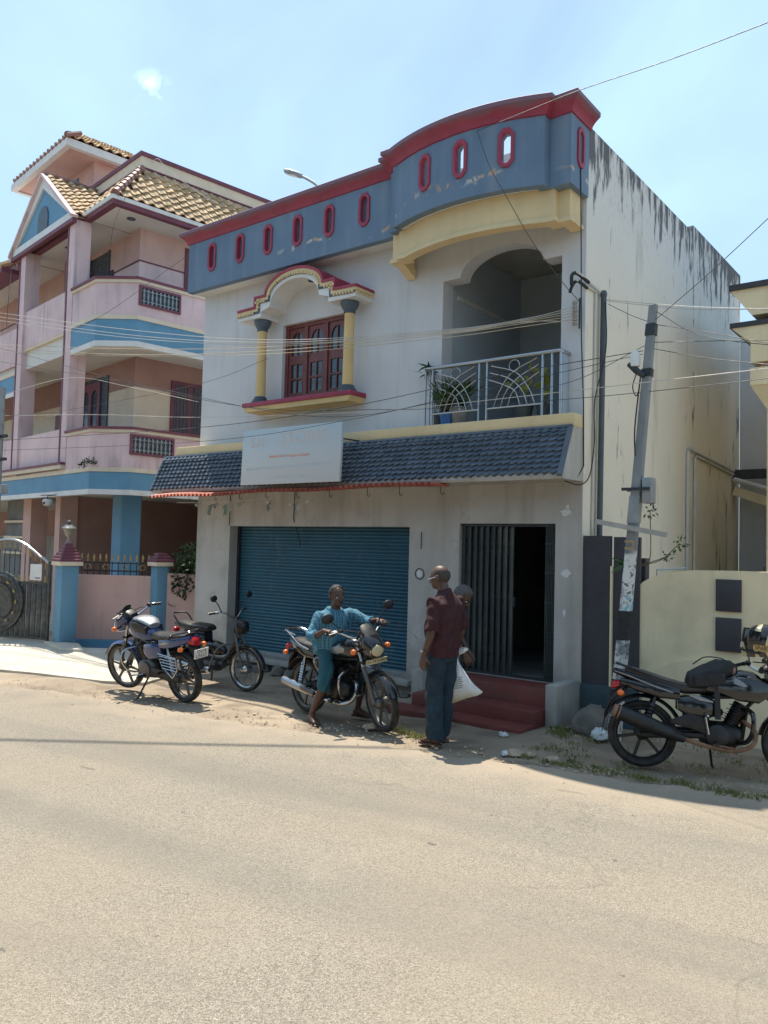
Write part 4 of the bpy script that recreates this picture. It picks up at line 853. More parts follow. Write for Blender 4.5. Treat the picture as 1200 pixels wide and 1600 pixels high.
MB().box(.0, 5.0, 6.82, 7.0, 0, 6.0).build('rear_wall', m_wall, rh, smooth=False)
MB().box(.02, 5.0, 6.35, 6.6, 3.30, 3.45).build('stair_beam', m_purp, rh, smooth=False)
MB().tube([(.04, 6.3, 3.27), (1.3, 6.25, 2.85)], .05, 10).build('waste_pipe', m_pvc, rh)
MB().bar((.03, 6.45, 3.08), (1.3, 6.4, 2.62), .25, .16, (0, 0, 1)).build('stair_string', m_cr2, rh, smooth=False)
for i in range(11):
    MB().box(.22 + i * .045, 1.29, 6.15 - .0 + i * .05, 6.75, .25 * i, .25 * (i + 1)).build('stair_step', m_plast, rh, smooth=False)
MB().box(.02, 9.0, .3, 6.6, -.06, .03).build('yard_paving', m_conc)['kind'] = 'structure'  # pale paving added out of view to bounce sunlight onto the side wall
# ------------------------------------------------------------------ cables, poles, sign, plants
CABLES = [
    ('bundle',[(-16.206,0.11,7.459),(-13.485,-0.269,6.813),(-7.904,-0.787,5.492),(-4.127,-1.095,4.715),(-1.67,-0.5,4.622),(-0.623,-0.3,4.651),(-0.036,-0.1,4.758)],0.0065,'pale') ,
    ('bundle',[(-16.207,0.114,7.366),(-13.486,-0.264,6.729),(-7.904,-0.782,5.405),(-4.128,-1.093,4.68),(-1.67,-0.5,4.606),(-0.622,-0.3,4.636),(-0.036,-0.1,4.72)],0.0065,'pale') ,
    ('bundle',[(-16.211,0.149,6.696),(-13.49,-0.233,6.128),(-7.906,-0.77,5.166),(-4.128,-1.09,4.619),(-1.669,-0.5,4.59),(-0.622,-0.3,4.62),(-0.035,-0.1,4.683)],0.0065,'ochre') ,
    ('bundle',[(-16.212,0.154,6.603),(-13.491,-0.229,6.044),(-7.907,-0.765,5.069),(-4.128,-1.087,4.566),(-1.669,-0.5,4.566),(-0.622,-0.3,4.597),(-0.034,-0.1,4.645)],0.0065,'ochre') ,
    ('bundle',[(-16.213,0.158,6.525),(-13.491,-0.226,5.974),(-7.907,-0.764,5.047),(-4.129,-1.085,4.522),(-1.668,-0.5,4.525),(-0.621,-0.3,4.559),(-0.034,-0.1,4.607)],0.0065,'ochre') ,
    ('bundle',[(-16.207,0.119,7.273),(-13.486,-0.26,6.645),(-7.905,-0.78,5.356),(-4.128,-1.092,4.654),(-1.669,-0.5,4.582),(-0.622,-0.3,4.613),(-0.033,-0.1,4.57)],0.0065,'pale') ,
    ('drop',[(-13.316,-0.726,6.024),(-5.784,-0.828,4.08),(-2.234,-0.9,3.615),(0.216,-0.6,3.575),(2.411,-0.8,3.541)],0.006,'black') ,
    ('drop',[(-13.318,-0.71,5.698),(-7.824,-0.799,4.571),(-3.443,-1.006,3.618),(-1.285,-0.9,3.639),(0.121,-0.8,3.704),(0.953,-0.62,4.052)],0.006,'black') ,
    ('drop',[(-11.307,-1.565,3.693),(-5.776,-0.925,3.645),(-2.78,-0.999,3.68),(-0.773,-0.9,3.854),(0.92,-0.62,3.996)],0.0075,'black') ,
    ('drop',[(-11.308,-1.556,3.513),(-5.778,-0.914,3.432),(-2.781,-0.991,3.509),(-0.769,-0.9,3.722),(0.92,-0.62,3.963)],0.006,'black') ,
    ('drop',[(-11.303,-1.589,4.173),(-8.343,-1.047,4.033),(-5.775,-0.933,3.799),(-2.78,-0.996,3.607),(-1.284,-0.9,3.594),(2.485,-1.2,3.545)],0.006,'pale') ,
    ('drop',[(-10.528,-1.512,4.532),(-9.235,-1.024,4.773),(-7.911,-0.737,4.525),(-6.012,-0.753,4.084)],0.006,'pale') ,
    ('drop',[(-10.53,-1.491,4.124),(-9.239,-0.995,4.206),(-6.17,-0.64,4.401),(-4.275,-0.944,4.507)],0.005,'black') ,
    ('right',[(0.099,0.39,4.939),(0.576,0.2,4.769),(1.4,-0.2,4.478),(2.426,-0.6,4.181)],0.0055,'pale') ,
    ('right',[(0.099,0.39,4.923),(0.576,0.2,4.747),(1.4,-0.2,4.451),(2.426,-0.6,4.205)],0.0055,'pale') ,
    ('right',[(1.041,-0.62,4.39),(1.548,-0.7,4.041),(2.498,-1.0,3.724)],0.006,'black') ,
    ('right',[(0.116,0.39,4.882),(0.58,-0.1,4.554),(0.977,-0.62,4.288)],0.006,'black') ,
    ('right',[(1.043,-0.62,4.251),(1.608,-0.7,4.064),(2.498,-1.0,3.712)],0.006,'black') ,
    ('right',[(0.986,-0.62,4.074),(1.548,-0.7,3.991),(2.498,-1.0,3.808)],0.0065,'black') ,
    ('right',[(1.032,-0.62,4.001),(1.61,-0.7,3.813),(2.498,-1.0,3.555)],0.006,'black') ,
    ('diag',[(1.016,-0.62,4.282),(1.66,-0.9,4.593),(2.603,-1.6,4.942)],0.0065,'black') ,
    ('roof',[(-1.007,-0.84,6.804),(-0.452,-1.0,6.725),(0.448,-1.3,6.569),(1.579,-1.8,6.241),(2.78,-2.6,5.763)],0.007,'black') ,
    ('sagfront',[(-1.007,-0.84,6.82),(-0.811,-0.86,6.321),(-0.628,-0.8,5.958),(-0.434,-0.5,5.47),(-0.178,-0.25,5.028),(-0.005,-0.1,4.783)],0.0075,'black') ,
    ('rope',[(-10.925,1.552,9.987),(-10.59,1.548,10.176),(-10.323,1.644,9.914),(-9.994,2.049,9.56),(-9.715,2.534,9.328)],0.008,'white') ,
    ('rope2',[(-9.876,0.404,8.831),(-10.08,0.277,8.253),(-10.429,0.409,7.852)],0.006,'black') ,
    ('leftline',[(-11.787,-0.898,7.715),(-11.614,-0.989,7.213),(-11.362,-1.139,6.615),(-11.11,-1.284,5.916)],0.01,'black') ,
    ('house',[(-10.706,-0.209,5.981),(-9.653,0.082,6.392),(-7.839,0.438,7.186),(-5.567,0.173,7.315)],0.006,'black') ,
]
m_cab = {'black': M('cable_black', (.06, .06, .065), .6, .2), 'pale': M('cable_pale', (.50, .47, .42), .6, .2), 'ochre': M('cable_ochre', (.50, .41, .27), .6, .2), 'white': M('rope_white', (.72, .71, .70), .8, .1)}
CLAB = {'bundle': ('{} cable in the bundle strung across the shop front to the corner rack', 'cables bundled across the shop front'),
        'drop': ('thin {} service wire crossing low in front of the shop between poles', 'service wires low across the shop front'),
        'right': ('thin {} wire running from the leaning pole off to the right', 'wires leaving the leaning pole'),
        'diag': ('black wire rising steeply from the leaning pole top to the upper right', None), 'roof': ('black cable from the bowed parapet rising across the sky to the right', None),
        'sagfront': ('black cable hanging from the bowed parapet down past the balcony arch', None), 'rope': ('white rope slung over the pink house roof parapet', None),
        'rope2': ('thin black wire dangling beside the upper balcony of the pink house', None), 'leftline': ('thick black line hanging beside the left porch pillar of the pink house', None), 'house': ('black wire slanting up from the pink house balcony to the shop parapet', None)}
CN = {'black': 'black', 'pale': 'pale', 'ochre': 'ochre yellow', 'white': 'white'}
ULAB = {'bundle': ['topmost pale cable of the bundle across the shop front', 'second pale cable from the top of the bundle across the shop front', 'uppermost ochre cable of the bundle across the shop front', 'middle ochre cable of the bundle across the shop front', 'lowest ochre cable of the bundle across the shop front', 'lowest pale cable of the bundle across the shop front'],
        'drop': ['black wire sagging from the upper left past the window sill to the right edge', 'black wire dipping below the window sill then rising to the leaning pole', 'thicker black wire running above the sign board to the leaning pole', 'thin black wire crossing the sign board face on its way to the pole', 'pale wire running level over the sign and the balcony railing', 'short pale wire peaking beside the right porch pillar of the pink house', 'short black wire rising from the left pole towards the window column'],
        'right': ['upper of two pale wires from the mast pipe to the yellow house', 'lower of two pale wires from the mast pipe to the yellow house', 'black wire falling from the tip of the leaning pole to the right edge', 'short black wire between the mast pipe and the leaning pole', 'black wire from the pole binding dropping to the right edge', 'black wire running level right from the white insulator', 'lowest black wire leaving the leaning pole to the right']}
seen = {}
for nm, pp, r_, mt in CABLES:
    pv = crv(pp, 12)
    if pv[-1].x > 2.3: pv.append(pv[-1] + (pv[-1] - pv[-3]).normalized() * 14)          # runs on along the street
    if pv[0].x < -11 and nm != 'leftline': pv.insert(0, pv[0] + (pv[0] - pv[2]).normalized() * 10)
    o = MB().tube(pv, r_ * (.62 if mt == 'black' else .72), 5).build('rope' if nm == 'rope' else 'cable', m_cab[mt])
    i = seen.get(nm, 0); seen[nm] = i + 1
    tag(o, ULAB[nm][i] if nm in ULAB else CLAB[nm][0].format(CN[mt]), 'rope' if nm == 'rope' else 'cable', CLAB[nm][1])
hi = [Vector(q) + Vector((-.36, .2, 1)) * 11.6 for q in ((-7.2, -7.8, 0), (-3.608, -4.852, 0), (-2.202, -3.729, 0), (-.628, -2.412, 0), (2.0, -.26, 0), (6.0, 3.0, 0))]
tag(MB().tube(crv(hi, 4), .034, 6).build('power_line', m_cab['black']), 'high power line above the frame whose thin shadow crosses the road', 'cable')
# leaning concrete pole
m_pole, nt, bs, pos = base('concrete_pole')
sx = nt.nodes.new('ShaderNodeSeparateXYZ'); nt.links.new(pos, sx.inputs[0])
k = mixc(nt, ramp(nt, noise(nt, pos, 6, 7, (1, 1, .5)), .3, .7), (.17, .19, .20), (.27, .285, .29))
k = mixc(nt, mth(nt, 'MULTIPLY', ramp(nt, sx.outputs[2], 1.95, 1.90), ramp(nt, noise(nt, pos, 5, 8, off=2), .40, .50)), k, (.66, .66, .63))
k = mixc(nt, mth(nt, 'MULTIPLY', ramp(nt, sx.outputs[2], 1.95, 1.90), ramp(nt, noise(nt, pos, 22, 6, off=4), .56, .62)), k, (.10, .11, .12))
k = mixc(nt, mth(nt, 'MULTIPLY', mth(nt, 'MULTIPLY', ramp(nt, sx.outputs[2], 1.5, 1.45), ramp(nt, sx.outputs[2], .9, .95)), ramp(nt, noise(nt, pos, 7, 4, off=9), .52, .58)), k, (.20, .45, .52))
nt.links.new(k, bs.inputs['Base Color']); bs.inputs['Roughness'].default_value = .9; bump(nt, bs, noise(nt, pos, 50, 6), .4, .006)
pole = empty('utility_pole', (.655, -.62, 0), 0, 'leaning concrete pole painted white and black at its foot beside the plum gate', 'pole')
PB, PT_ = Vector((0, 0, -.1)), Vector((.366, 0, 4.45))
def pl(z): return PB.lerp(PT_, (z + .1) / 4.55)
sh = MB(); out = []
for z in [-.1 + 4.55 * i / 12 for i in range(13)]:
    c_ = pl(z); hw = .062 - .0052 * z; hd = .052 - .0035 * z
    out.append([(c_.x + a * hw, c_.y + b * hd, z) for a, b in ((-1, -.8), (-.8, -1), (.8, -1), (1, -.8), (1, .8), (.8, 1), (-.8, 1), (-1, .8))])
sh.rings(out).build('shaft', m_pole, pole, ang=20)
def collar(z0, z1, g_, m, name):
    out = []
    for z in (z0, z1):
        c_ = pl(z); hw = .062 - .0052 * z + g_; hd = .052 - .0035 * z + g_; out.append([(c_.x - hw, -hd, z), (c_.x + hw, -hd, z), (c_.x + hw, hd, z), (c_.x - hw, hd, z)])
    return MB().rings(out).build(name, m, pole, smooth=False)
collar(1.02, 1.32, .004, m_black, 'black_band'); collar(.45, .62, .004, m_black, 'black_band'); collar(2.22, 2.50, .005, m_grey, 'sheet_sleeve'); collar(4.14, 4.26, .008, m_iron, 'wire_binding'); collar(3.72, 3.80, .006, m_iron, 'wire_binding')
c_ = pl(2.57); MB().box(c_.x - .13, c_.x + .16, -.085, -.073, 2.55, 2.58).build('clamp', m_iron, pole); MB().box(c_.x - .13, c_.x + .16, .073, .085, 2.551, 2.581).build('clamp', m_iron, pole)
jb = MB().box(c_.x + .075, c_.x + .17, -.06, .08, 2.42, 2.68).build('junction_box', m_grey, pole, bevel=.006)
MB().tube([(c_.x + .17, 0, 2.42), (c_.x + .175, 0, 2.36)], .008, 5).build('box_stub', m_iron, jb)
b = MB(); b.bar((-.19, -.075, 2.235), (.55, -.09, 2.10), .035, .05); b.build('cross_arm', m_plast, pole, smooth=False)
c_ = pl(2.1); b = MB(); b.bar((c_.x - .05, -.088, 2.03), (c_.x + .05, -.088, 2.03), .004, .02, (0, 0, 1)); b.bar((c_.x + .04, -.0885, 1.98), (c_.x + .04, -.0885, 2.04), .02, .004, (0, 1, 0)); b.bar((c_.x - .05, -.0885, 1.96), (c_.x + .05, -.0885, 1.96), .004, .02, (0, 0, 1)); b.build('painted_number', m_gold, pole, smooth=False)
c_ = pl(3.88); MB().lathe([(.02, 3.82), (.05, 3.83), (.055, 3.92), (.04, 3.97), (.02, 4.0)], (c_.x - .12, -.05, 0), 12).build('insulator', m_white, pole)
MB().tube([(c_.x - .18, -.06, 3.86), (c_.x - .10, -.06, 3.78), (c_.x - .02, -.05, 3.72)], [.03, .035, .03], 7).build('cable_clump', m_iron, pole)
MB().tube(crv([(c_.x - .1, -.06, 3.76), (c_.x - .14, -.06, 3.62), (c_.x - .10, -.06, 3.52), (c_.x - .07, -.06, 3.6)], 5), .006, 5).build('loose_wire', m_black, pole)
MB().tube(crv([(c_.x - .05, -.07, 3.75), (pl(3.2).x - .05, -.075, 3.2), (pl(2.9).x - .02, -.075, 2.9)], 5), .008, 5).build('loose_wire', m_black, pole)
# utility pole at the far left edge, mostly out of view
lp = empty('utility_pole', (-10.72, -1.55, 0), 0, 'dark metal pole with brackets at the left edge before the iron gate', 'pole')
MB().tube([(0, 0, 0), (.05, 0, 4.65)], [.11, .085], 10).build('shaft', m_grey, lp)
for z in (3.30, 3.72): MB().box(-.1, .34, -.03, .03, z, z + .05).build('bracket', m_iron, lp)
MB().box(.1, .38, -.06, .06, 2.70, 2.86).build('switch_box', m_grey, lp, bevel=.008)
for i in range(4): MB().tube(crv([(.07 - i * .03, -.08, 4.4 - .2 * i), (.13 + i * .02, -.11, 3.2), (.06, -.12, 2.4), (.1 + .03 * i, -.1, 1.9)], 6), .011, 5).build('loose_wire', m_black, lp)
MB().tube(crv([(.06, -.1, 2.1), (.16, -.12, 1.98), (.13, -.12, 1.82), (.03, -.12, 1.78)], 5), .03, 6).build('wire_coil', m_cab['pale'], lp); MB().tube(crv([(.02, -.12, 2.12), (.10, -.14, 1.95), (.05, -.13, 1.7)], 5), .035, 6).build('wire_coil', m_black, lp)
# shop sign leaning on the awning
sg = empty('shop_sign', (-3.99, -.78, 2.755), 0, 'faded pale blue shop sign board standing on the tiled awning', 'sign', rx=R(-2))
m_sign, nt, bs, pos = base('faded_sign_vinyl')
t = nt.nodes.new('ShaderNodeTexCoord'); sx = nt.nodes.new('ShaderNodeSeparateXYZ'); nt.links.new(t.outputs['Object'], sx.inputs[0])
k = mixc(nt, ramp(nt, sx.outputs[2], .30, .80), (.52, .53, .53), (.42, .52, .56))
k = mixc(nt, mth(nt, 'MULTIPLY', ramp(nt, noise(nt, pos, 5, 6), .4, .7), .35), k, (.55, .54, .535)); nt.links.new(k, bs.inputs['Base Color']); bs.inputs['Roughness'].default_value = .45
MB().box(-.955, .955, -.012, .03, 0, .80).build('board', m_sign, sg, bevel=.004)
MB().box(-.955, .955, .031, .05, .03, .06).build('back_batten', m_iron, sg)
MB().tube([(.8, .03, .6), (.85, .55, .62)], .01, 6).build('stay', m_iron, sg)
m_lt1 = M('faded_pink_lettering', (.60, .50, .46), .5, .03); m_lt2 = M('faded_orange_lettering', (.58, .33, .25), .5, .05); m_lt3 = M('ghost_lettering', (.44, .475, .50), .5, .03)
text('S.N.', .20, 'lettering', m_lt1, sg, (-.62, -.0135, .60), (R(90), 0, 0), .0006, 1.0)
text('STORES', .225, 'lettering', m_lt1, sg, (.28, -.0135, .635), (R(90), 0, 0), .0006, 1.18)
for i in range(15):
    w_ = rnd.uniform(.012, .03); x = -.36 + i * .052
    MB().holed([octo(x, .385 + rnd.uniform(-.006, .006), w_, .016, .008)], FX(-.0128), 0, -.0006).build('worn_glyph', m_lt2, sg, smooth=False)
for i in range(26): MB().holed([octo(-.82 + i * .064, .225 + i * .0012, rnd.uniform(.014, .026), rnd.uniform(.014, .024), .008)], FX(-.0128), 0, -.0006).build('worn_glyph', m_lt3, sg, smooth=False)
for i in range(10): MB().holed([octo(-.33 + i * .07, .10, rnd.uniform(.014, .03), .016, .008)], FX(-.0128), 0, -.0006).build('worn_glyph', m_lt3, sg, smooth=False)
# dusty cloth and plastic scraps hung from the awning hooks
m_scr = [M('scrap_white', (.50, .50, .47), .8, .15, 12), M('scrap_green', (.25, .33, .26), .8, .2, 12), M('scrap_grey', (.30, .32, .31), .8, .2, 12)]
SC = [(-6.30, 2.52, .16, .05, 2), (-6.02, 2.43, .09, .15, 1), (-5.66, 2.42, .08, .16, 1), (-5.55, 2.47, .05, .16, 0), (-5.30, 2.52, .16, .06, 2), (-4.72, 2.52, .16, .04, 0), (-4.70, 2.46, .06, .10, 2), (-4.22, 2.50, .13, .045, 0), (-4.10, 2.43, .07, .11, 0), (-3.88, 2.53, .17, .05, 0), (-5.88, 2.50, .12, .07, 2)]
for i, (x, z, w_, h_, mi) in enumerate(SC):
    ph = rnd.uniform(0, 6)
    MB().grid(lambda a, b: (x + w_ * (a - .5) * (1 - .25 * b), -.45 + .022 * math.sin(7 * a + ph + 3 * b), z + h_ * (.5 - b) + .03 * (a - .5) + .012 * math.sin(5 * a + ph)), 8, 5).build('hanging_scrap', m_scr[mi])
for o in [o for o in bpy.data.objects if o.name.startswith('hanging_scrap')]: tag(o, {'scrap_white': 'small dusty white rag', 'scrap_green': 'small green plastic strip', 'scrap_grey': 'small grey rag'}[o.data.materials[0].name] + ' hanging under the red corrugated sheet', 'scrap', 'scraps hanging above the shutter, ' + o.data.materials[0].name[6:])
tag(MB().tube([(-6.85, -.45, 2.55), (-5.9, -.45, 2.54), (-5.1, -.45, 2.56), (-4.6, -.45, 2.59)], .005, 5).build('string', m_cab['pale']), 'slack string carrying scraps below the red corrugated sheet', 'string')
# foliage helpers
def leafmat(name, a, b):
    m, nt, bs, pos = base(name); k = mixc(nt, ramp(nt, noise(nt, pos, 9, 3), .3, .7), a, b); nt.links.new(k, bs.inputs['Base Color']); bs.inputs['Roughness'].default_value = .5
    tr = nt.nodes.new('ShaderNodeBsdfTranslucent'); nt.links.new(k, tr.inputs[0]); mx = nt.nodes.new('ShaderNodeMixShader'); mx.inputs[0].default_value = .3
    nt.links.new(bs.outputs[0], mx.inputs[1]); nt.links.new(tr.outputs[0], mx.inputs[2]); nt.links.new(mx.outputs[0], nt.nodes['Material Output'].inputs[0]); return m
m_leaf = leafmat('leaf_green', (.035, .07, .02), (.07, .125, .035)); m_leafd = leafmat('leaf_dark', (.014, .035, .012), (.035, .07, .022)); m_leafy = leafmat('leaf_yellow', (.22, .24, .04), (.34, .33, .07)); m_grass = leafmat('grass_blade', (.13, .15, .045), (.27, .26, .09)); m_stem = M('stem', (.12, .10, .06), .8, .2, 9)
def leaf(mb, p, d, n, L, W):
    d = d.normalized(); s = d.cross(n); s = s.normalized() if s.length > 1e-4 else d.orthogonal().normalized(); n = s.cross(d)
    mb.add([p, p + d * L * .45 + s * W + n * L * .05, p + d * L - n * L * .1, p + d * L * .45 - s * W + n * L * .05], [(0, 1, 2, 3)])
def rv(a=1.0): return Vector((rnd.gauss(0, a), rnd.gauss(0, a), rnd.gauss(0, a)))
def blobleaves(mb, c, r, n, L):
    c = Vector(c)
    for _ in range(n):
        q = rv(); q = q / q.length * rnd.random() ** .45; p = c + Vector((q.x * r[0], q.y * r[1], q.z * r[2])); leaf(mb, p, q + rv(.6) + Vector((0, 0, -.2)), rv() + Vector((0, 0, 1.2)), L * rnd.uniform(.6, 1.2), L * rnd.uniform(.22, .38))
# bush leaning over the compound wall
bu = empty('bush', (-7.42, .42, 0), 0, 'dark green bush hanging over the pink wall beside the shop', 'bush')
lf = MB()
for c_, r_, n in (((0, 0, 1.62), (.42, .28, .26), 420), ((-.05, -.20, 1.35), (.30, .14, .22), 220), ((.22, -.1, 1.45), (.25, .2, .3), 200), ((-.1, -.30, 1.15), (.13, .06, .16), 70), ((.15, -.30, 1.08), (.08, .05, .15), 35)): blobleaves(lf, c_, r_, n, .085)
tag(lf.build('foliage', m_leafd, bu, smooth=False), kind='stuff')
lf2 = MB(); blobleaves(lf2, (0, -.1, 1.5), (.44, .32, .36), 150, .085); tag(lf2.build('bright_foliage', m_leaf, bu, smooth=False), kind='stuff')
for i in range(4): MB().tube(crv([(rnd.uniform(-.1, .1), .1, 0), (rnd.uniform(-.15, .15), .05, .8), (rnd.uniform(-.3, .3), -.1, 1.6)], 4), .015, 5).build('stem', m_stem, bu)
MB().tube(crv([(-.2, -.33, 1.15), (-.28, -.36, .95), (-.2, -.36, .82), (-.02, -.36, .80)], 6), .006, 5).build('trailing_stem', m_stem, bu)
# balcony pots
m_bpot = M('blue_plastic', (.03, .13, .36), .4, .1); m_cpot = M('weathered_pot', (.25, .23, .20), .9, .2, 9, .3); m_dpot = M('dark_pot', (.06, .07, .07), .7, .2)
def pot(name, loc, r, h, m, label, style):
    e = empty(name, loc, 0, label, 'plant pot')
    MB().lathe([(.0, 0), (r * .78, 0), (r * .9, h * .6), (r, h * .9), (r * 1.07, h * .9), (r * 1.07, h), (r * .95, h), (r * .9, h * .92), (0, h * .92)], n=16).build('pot', m, e)
    lf = MB(); st = MB()
    if style == 'dracaena':
        st.tube([(0, 0, h * .9), (-.06, -.06, h + .46), (-.12, -.12, h + .58)], .012, 6)
        for i in range(16): a = rnd.uniform(0, 6.3); leaf(lf, Vector((-.12, -.12, h + .54 + rnd.uniform(-.06, .08))), Vector((math.cos(a), math.sin(a), rnd.uniform(-.5, .7))), Vector((0, 0, 1)), rnd.uniform(.16, .27), .024)
    elif style == 'bushy':
        for i in range(80):
            a = rnd.uniform(0, 6.3); e_ = rnd.uniform(.2, 1.2); leaf(lf, Vector((rnd.gauss(0, .05), rnd.gauss(0, .05), h + rnd.uniform(0, .16))), Vector((math.cos(a), math.sin(a), e_ * 2)), rv(), rnd.uniform(.2, .40), .02)
    else:
        for i in range(4):
            p = [Vector((0, 0, h * .9))]
            for k_ in range(5): p.append(p[-1] + Vector((rnd.uniform(-.07, .07), rnd.uniform(-.05, .03), .09)))
            st.tube(p, .005, 5)
            for q in p[2:]:
                if rnd.random() < .75: leaf(lf, q, Vector((rnd.uniform(-1, 1), -.6, rnd.uniform(-.6, .3))), Vector((rnd.uniform(-.4, .4), -1, .4)), .13, .06)
    if st.v: st.build('stem', m_stem, e)
    tag(lf.build('leaves', m_leafy if style == 'creeper' else m_leaf, e, smooth=False), kind='stuff')
pot('flower_pot', (-1.86, -.05, 3.49), .10, .17, m_bpot, 'blue plastic bucket at the left end of the balcony', 'bare' if 0 else 'bushy')
pot('flower_pot', (-1.70, .0, 3.49), .12, .24, m_cpot, 'grey weathered pot with spiky plant next to the blue bucket', 'bushy')
pot('flower_pot', (-2.02, .02, 3.49), .09, .2, m_dpot, 'dark pot with tall drooping plant at the balcony left corner', 'dracaena')
pot('flower_pot', (-.80, .05, 3.49), .11, .19, m_dpot, 'dark pot with yellow leaved creeper behind the right railing panel', 'creeper')
pot('flower_pot', (-.55, .1, 3.49), .10, .19, m_dpot, 'dark pot with creeper near the right balcony posts', 'creeper')
# weeds growing from the leaning pole
wd = empty('weed', (1.0, -.55, 0), 0, 'small leafy weed growing from the leaning pole above the plum gate', 'plant')
lf = MB(); st = MB()
for tip in ((.30, -.05, 2.02), (.22, -.1, 1.9), (.02, -.1, 2.35)):
    st.tube(crv([(-.14, -.02, 1.78), (tip[0] * .4, -.06, 1.85), tip], 5), .005, 5); blobleaves(lf, tip, (.06, .05, .06), 16, .05)
for i in range(14): a = R(rnd.uniform(110, 230)); leaf(lf, Vector((-.22, -.08, 1.80)), Vector((math.cos(a), -.3, math.sin(a))), Vector((0, -1, .3)), rnd.uniform(.1, .2), .012)
tag(lf.build('leaves', m_leaf, wd, smooth=False), kind='stuff'); st.build('stem', m_stem, wd)
wd = empty('weed', WEED_AT, 0, 'dark straggly weed rooted on the lower balcony edge of the pink house', 'plant')
lf = MB()
for c_ in ((0, 0, .08), (.14, .0, .10), (.28, .02, .09), (-.1, 0, .03)): blobleaves(lf, c_, (.07, .04, .07), 22, .06)
tag(lf.build('leaves', m_leafd, wd, smooth=False), kind='stuff'); MB().tube(crv([(-.2, 0, .1), (-.05, -.02, .09), (.12, -.02, .1), (.3, -.02, .08)], 4), .006, 5).build('stem', m_stem, wd)
# grass along the road edge
gr = MB()
def tuft(x, y, r, n, h):
    for _ in range(n):
        p = Vector((x + rnd.gauss(0, r), y + rnd.gauss(0, r * .6), 0)); d = Vector((rnd.gauss(0, .5), rnd.gauss(0, .5), 1)).normalized(); L = h * rnd.uniform(.4, 1.2); s = d.orthogonal().normalized() * .004
        gr.add([p - s, p + s, p + d * L * .6 + s * .7, p + d * L + Vector((rnd.gauss(0, .3), rnd.gauss(0, .3), -.1)) * L, p + d * L * .6 - s * .7], [(0, 1, 2, 3, 4)])
for x, y in ((-.85, -2.02), (-.98, -1.98), (-.72, -2.0), (-1.1, -1.9)): tuft(x, y, .05, 60, .07)
for i in range(34):
    t = rnd.random(); x = .30 + 2.3 * t; tuft(x, -1.98 + .30 * t + rnd.gauss(0, .06), .04, 26, .055)
for i in range(46): tuft(rnd.uniform(.2, 2.8), rnd.uniform(-1.75, -.2), .06, 16, .045)
for i in range(10): tuft(rnd.uniform(.0, .25), rnd.uniform(-.95, -.6), .05, 20, .08)
for x, y in ((-9.0, -1.45), (-8.9, -1.5), (-8.5, -1.42), (-8.0, -.5), (-7.4, -.1)): tuft(x, y, .06, 50, .13)
tag(gr.build('grass', m_grass, smooth=False), 'sparse grass tufts along the sandy road edge', 'grass', kind='stuff')
# stones and litter
m_stone = M('sandstone', (.42, .32, .23), .95, .25, 6, .5, 20); m_stoned = M('dark_stone', (.16, .145, .125), .95, .3, 5, .6, 14); m_bag = M('crumpled_plastic', (.62, .64, .64), .35, .12, 12)
def rock(name, loc, r, m, label, cat='stone', group=None, jag=.22, n=2):
    bm = bmesh.new(); bmesh.ops.create_icosphere(bm, subdivisions=n, radius=1)
    for v in bm.verts: v.co *= 1 + rnd.uniform(-jag, jag); v.co = Vector((v.co.x * r[0], v.co.y * r[1], max(-.25, v.co.z) * r[2]))
    me = bpy.data.meshes.new(name); bm.to_mesh(me); bm.free(); me.materials.append(m)
    if n > 2: me.polygons.foreach_set('use_smooth', [True] * len(me.polygons))
    return tag(put(name, me, None, loc, (0, 0, rnd.uniform(0, 6))), label, cat, group)
rock('stone', (.22, -1.93, .01), (.09, .05, .045), m_stone, 'flat tan stone on the sandy patch right of the standing man'); rock('stone', (.36, -1.86, .01), (.05, .04, .035), m_stone, 'small tan stone beside the flat one on the sandy patch')
rock('stone', (.60, -1.90, .01), (.07, .05, .05), m_stone, 'rounded pale stone among the grass at the road edge'); rock('stone', (-1.42, -1.98, .01), (.11, .05, .05), m_stone, 'pale stone under the front wheel of the ridden motorcycle')
rock('rock', (.38, -.42, .03), (.26, .2, .24), m_stoned, 'large dark rock below the plum gate beside the step cheek', 'rock', jag=.16, n=3)
rock('plastic_bag', (.55, -.72, .03), (.11, .08, .08), m_bag, 'crumpled white plastic bag on the dirt behind the parked black motorcycle', 'plastic bag', jag=.28, n=3)
rock('paper_scrap', (-.22, -1.35, .02), (.055, .04, .03), m_bag, 'small white crumpled paper in the shade below the red steps', 'litter', jag=.3, n=3); rock('paper_scrap', (.16, -1.99, .015), (.05, .03, .03), m_bag, 'scrap of white paper in the sun on the sandy patch', 'litter', jag=.3, n=3)
for i in range(16):
    x = rnd.uniform(-5.6, -2.1); rock('rubble_stone', (x, rnd.uniform(-.30, -.08), .0), (rnd.uniform(.08, .17), rnd.uniform(.06, .12), rnd.uniform(.05, .11)), m_stoned, 'rough grey stone in the footing below the teal shutter', 'stone', 'rubble below the shutter', .18)
for i in range(26):
    x = rnd.uniform(-4.2, 1.2); y = -2.15 + .13 * x * .6 + rnd.gauss(0, .12); rock('pebble', (x, y, .005), (rnd.uniform(.012, .028),) * 2 + (rnd.uniform(.008, .016),), m_stone, 'tiny pebble in the sand along the road edge', 'pebble', 'pebbles along the road edge', n=1)
gv = MB()
